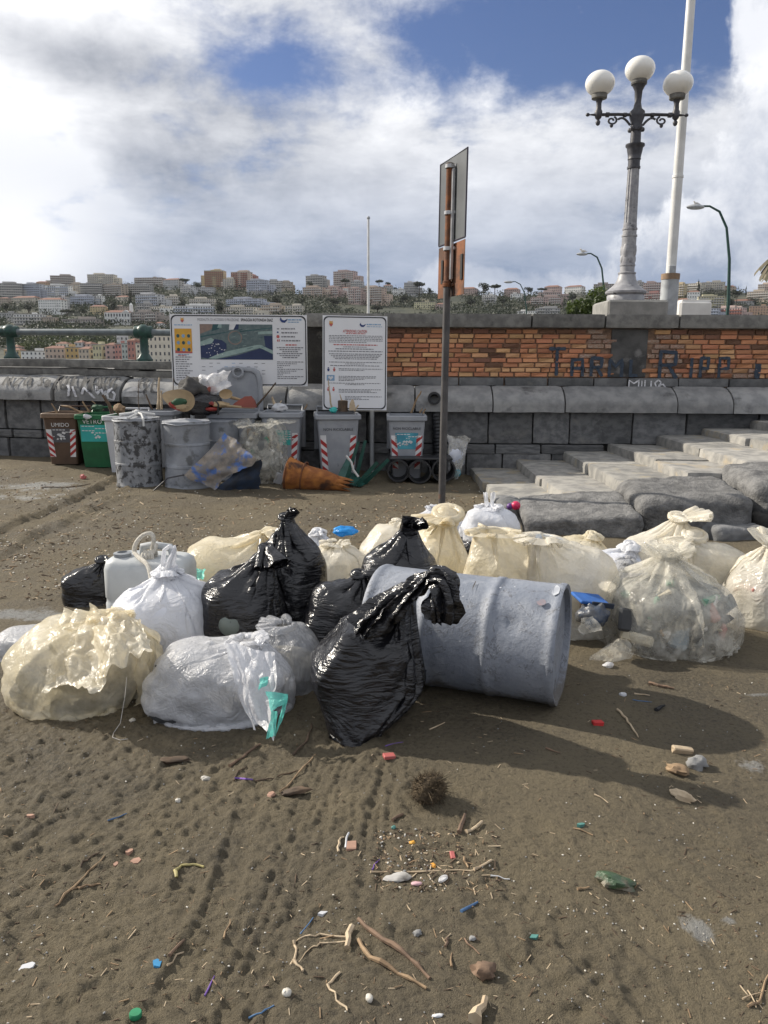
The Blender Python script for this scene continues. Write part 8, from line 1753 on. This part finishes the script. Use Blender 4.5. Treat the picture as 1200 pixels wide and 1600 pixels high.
chip('wood_block', 'pale squared wood block at the right, topmost of a small group', 'wood', 1066, 1175, 34, 12, 11, STKP, .02, 'slab', 2); chip('tan_stone', 'tan knobbly wood chunk left of the grey stone on the right', 'driftwood', 1058, 1207, 40, 24, 18, STK, -.5, 'rough', 3); chip('grey_stone', 'grey flat rock beside the tan wood chunk', 'rock', 1088, 1198, 34, 28, 24, LAVA_L, .2, 'rough', 4); chip('driftwood_knot', 'bone shaped pale driftwood below the grey rock', 'driftwood', 1066, 1247, 40, 20, 15, STKP, -.65, 'rough', 6)
GB = M('green_crushed_bottle', (0.050, 0.105, 0.040), (0.028, 0.058, 0.026), 10, .3, .6, 40, .012, c3=(.16, .135, .09), s3=16, t3=(.48, .60), coat=.3); t_ = chip('crushed_bottle', 'crushed dirty green plastic bottle on the right foreground', 'bottle', 960, 1381, 66, 36, 22, GB, -.28, 'rough', 8)
chip('driftwood_chunk', 'brown red driftwood chunk with hollow near the bottom centre right', 'driftwood', 757, 1522, 42, 30, 26, STKR, -.4, 'rough', 9); chip('bottle_cap', 'green round bottle cap near the bottom left', 'bottle cap', 212, 1588, 22, 22, 10, M('green_cap', (.02, .22, .10)), 0, 'cap', 3); chip('round_lid', 'clear round lid below the long straight reed', 'lid', 690, 1374, 22, 20, 4, F_MILK, 0, 'cap', 4, .5); chip('pink_shell', 'pale pink oval shell left of the clear lid', 'shell', 651, 1382, 20, 10, 6, M('pink_shell', (.66, .42, .45)), .1, 'shell', 5)
chip('seashell', 'white striped seashell at the bottom, left of centre', 'shell', 448, 1553, 17, 16, 12, SHW, .4, 'shell', 6); chip('seashell', 'white oval seashell at the bottom centre', 'shell', 577, 1562, 14, 17, 12, SHW, .2, 'shell', 7); chip('pebble', 'bright white oval pebble in the left middle sand', 'pebble', 321, 1218, 15, 10, 8, SHW, .1, 'rough', 8); chip('pebble', 'grey white pebble left of the two long sticks end', 'pebble', 652, 1459, 16, 12, 8, LAVA_L, .1, 'rough', 9); chip('white_paper', 'white torn paper scrap at the bottom left', 'paper', 42, 1512, 34, 20, 3, HDW, .6, 'shard', 10, .3)
chip('brick_chip', 'pink squared brick chip beside the white peg', 'brick chip', 549, 1324, 17, 22, 8, SAL, .05, 'slab', 11); chip('tile_shard', 'salmon star shaped tile shard, lower of the pair', 'tile shard', 213, 1347, 19, 20, 5, SAL, .3, 'shard', 12); chip('tile_shard', 'salmon curled tile shard, upper of the pair', 'tile shard', 202, 1330, 18, 14, 6, SAL, .9, 'shard', 14); chip('tile_shard', 'small orange tile shard left of the salmon pair', 'tile shard', 181, 1352, 10, 10, 5, SAL, .9, 'shard', 15); chip('tile_shard', 'pink oval tile shard on the far left sand', 'tile shard', 48, 1277, 19, 9, 5, SAL, .1, 'shard', 16)
chip('blue_shard', 'bright blue leaf shaped plastic shard in the lower left', 'plastic shard', 245, 1504, 17, 24, 4, CYN, .35, 'shard', 17); chip('red_shard', 'red crushed plastic bit right of the drum', 'plastic shard', 934, 1132, 18, 12, 8, M('red_bit', (.55, .03, .03)), .1, 'slab', 18); chip('pink_shard', 'coral plastic bit below the black bag', 'plastic shard', 608, 1183, 19, 13, 6, PNK, .3, 'slab', 19); chip('red_plastic', 'red pink plastic piece standing in the litter patch', 'plastic shard', 707, 1340, 8, 18, 9, PNK, .1, 'slab', 20); chip('teal_shard', 'pale teal plastic chip right of centre', 'plastic shard', 907, 1290, 17, 9, 5, TEA, .3, 'shard', 21); chip('teal_shard', 'dark teal plastic chip below the green bottle', 'plastic shard', 834, 1466, 22, 10, 6, TEA, .3, 'shard', 22); chip('teal_shard', 'tiny teal chip above the litter patch', 'plastic shard', 615, 1294, 8, 7, 5, TEA, .3, 'rough', 23); chip('orange_bit', 'yellow orange bit in the litter patch', 'plastic shard', 644, 1318, 10, 9, 6, ORNG, .3, 'rough', 24); chip('orange_bit', 'second orange bit lower in the litter patch', 'plastic shard', 677, 1354, 8, 12, 7, ORNG, .3, 'rough', 25)
chip('foam_wad', 'grey white fibrous wad below the long straight reed', 'foam', 622, 1374, 50, 22, 9, M('grey_wad', (.40, .39, .37), (.10, .09, .08), 14, .9), -.05, 'rough', 26); chip('dark_debris', 'black wet debris lying on the left middle sand', 'debris', 272, 1190, 50, 16, 9, STKD, .2, 'rough', 27); chip('dark_debris', 'dark seaweed lump behind the straight pale stick', 'debris', 462, 1238, 56, 20, 11, STKD, .1, 'rough', 28); chip('pink_tail', 'salmon plastic curl left of the dark seaweed lump', 'plastic', 424, 1244, 16, 12, 8, SAL, .6, 'rough', 29); chip('crumpled_foil', 'crumpled clear plastic ball before the big see-through bag', 'plastic', 951, 1042, 17, 14, 11, F_MILK, .2, 'rough', 30); chip('pebble', 'round white pebble under the front milky bag', 'pebble', 206, 1127, 9, 8, 7, SHW, 0, 'rough', 31); chip('white_disc', 'flat white disc right of the drum end', 'bottle cap', 973, 1086, 12, 8, 4, HDW, 0, 'cap', 32); chip('red_dot', 'small red bead on the far sand left of the blotched drum', 'bead', 130, 748, 8, 8, 8, PNK, 0, 'rough', 33); chip('white_shard', 'white bent plastic bit above the two long sticks', 'plastic shard', 504, 1428, 20, 10, 5, HDW, .3, 'shard', 34); chip('pebble', 'grey pebble below the foam wad', 'pebble', 738, 1468, 12, 10, 8, LAVA_L, .1, 'rough', 35); chip('pebble_pair', 'pale pebble left of the pink brick chip path', 'pebble', 278, 1254, 9, 9, 7, SHW, .1, 'rough', 36); chip('white_foam', 'white foam scrap at the very bottom centre right', 'foam', 684, 1588, 20, 8, 5, HDW, .1, 'rough', 37)
# tiny grit: shells, splinters, pebbles
def scatter(name, label, n, ur, vr, size, mats, seed, kind):
    rng = random.Random(seed); m = MB(); npr = np.random.default_rng(seed); UV = []
    while len(UV) < n:
        u, v = rng.uniform(*ur), rng.uniform(*vr); p = G(u, v)
        if float(fbm(np.array([[p.x * 1.5, p.y * 1.5, seed]]), 3, seed)[0]) < -.05 and rng.random() < .75: continue
        UV.append((p.x, p.y))
    xy = np.array(UV); zz = sand_h(xy[:, 0], xy[:, 1]) + sand_tracks(xy[:, 0], xy[:, 1])
    for (x, y), z in zip(xy, zz):
        s = size * rng.uniform(.5, 1.6) * (.65 + y * .09); m.cur = rng.randrange(len(mats)); c = Vector((x, y, z + s * .3)); R_ = Euler((rng.uniform(-.4, .4), rng.uniform(-.4, .4), rng.uniform(0, 6))).to_matrix()
        if kind == 'grit': rs = [[c + R_ @ Vector((s * math.cos(a) * k, s * .7 * math.sin(a) * k, h_ * s)) for a in (0, 1.3, 2.5, 3.8, 5.1)] for k, h_ in ((.7, -.4), (1, 0), (.6, .4))]; m.loft(rs)
        else:
            L = s * rng.uniform(4, 11); w = s * .35; m.loft([[c + R_ @ Vector((sx * L, a * w, b * w)) for a, b in ((-1, -1), (1, -1), (1, 1), (-1, 1))] for sx in (-.5, .1, .5)])
    tag(m.build(name, mats), label, kind='stuff')
LIT = [SHW, STKP, LAVA_L, STKD]
scatter('shell_grit', 'tiny shells and pebbles strewn over the foreground sand', 1300, (-80, 1280), (1040, 1620), .0034, [SHW, LAVA_L, STK, STKD, LAVA_L, STKD], 3, 'grit')
scatter('twig_splinters', 'tiny twigs and straw bits strewn over the foreground sand', 900, (-80, 1280), (1060, 1620), .0028, [STKP, STKD, STK, STKD], 4, 'twig')
scatter('litter_patch_grit', 'shell bits and crumbs gathered around the long straight reed', 260, (585, 780), (1300, 1400), .0045, [LAVA_L, STKD, STKP, STK, STKD, SHW, STKD], 5, 'grit')
scatter('litter_patch_twigs', 'tangle of short twigs around the long straight reed', 160, (585, 780), (1305, 1400), .0034, [STKD, STK, STKP, STKD], 9, 'twig')
scatter('far_grit', 'dry crumbs and shells strewn over the sand behind the heap', 3600, (-60, 900), (748, 950), .0062, [SHW, STK, STKD, STKP, STKD], 6, 'grit')
scatter('far_twigs', 'dry twigs and straws strewn over the sand behind the heap', 1500, (-60, 900), (748, 940), .0050, [STK, STKD, STKP], 7, 'twig')

# ================================================================== AIR
hzm = bpy.data.materials.new('haze_air'); hzm.use_nodes = True; hzm.node_tree.nodes.clear()
ho = hzm.node_tree.nodes.new('ShaderNodeOutputMaterial'); hv_ = hzm.node_tree.nodes.new('ShaderNodeVolumePrincipled'); hv_.inputs['Density'].default_value = 0.00003; hv_.inputs['Color'].default_value = (0.86, 0.90, 0.96, 1); hv_.inputs['Anisotropy'].default_value = 0.2
hzm.node_tree.links.new(hv_.outputs[0], ho.inputs['Volume'])
m = MB(); m.box((0, 250, 130), (6400, 5200, 290)); tag(m.build('haze', hzm), kind='stuff')
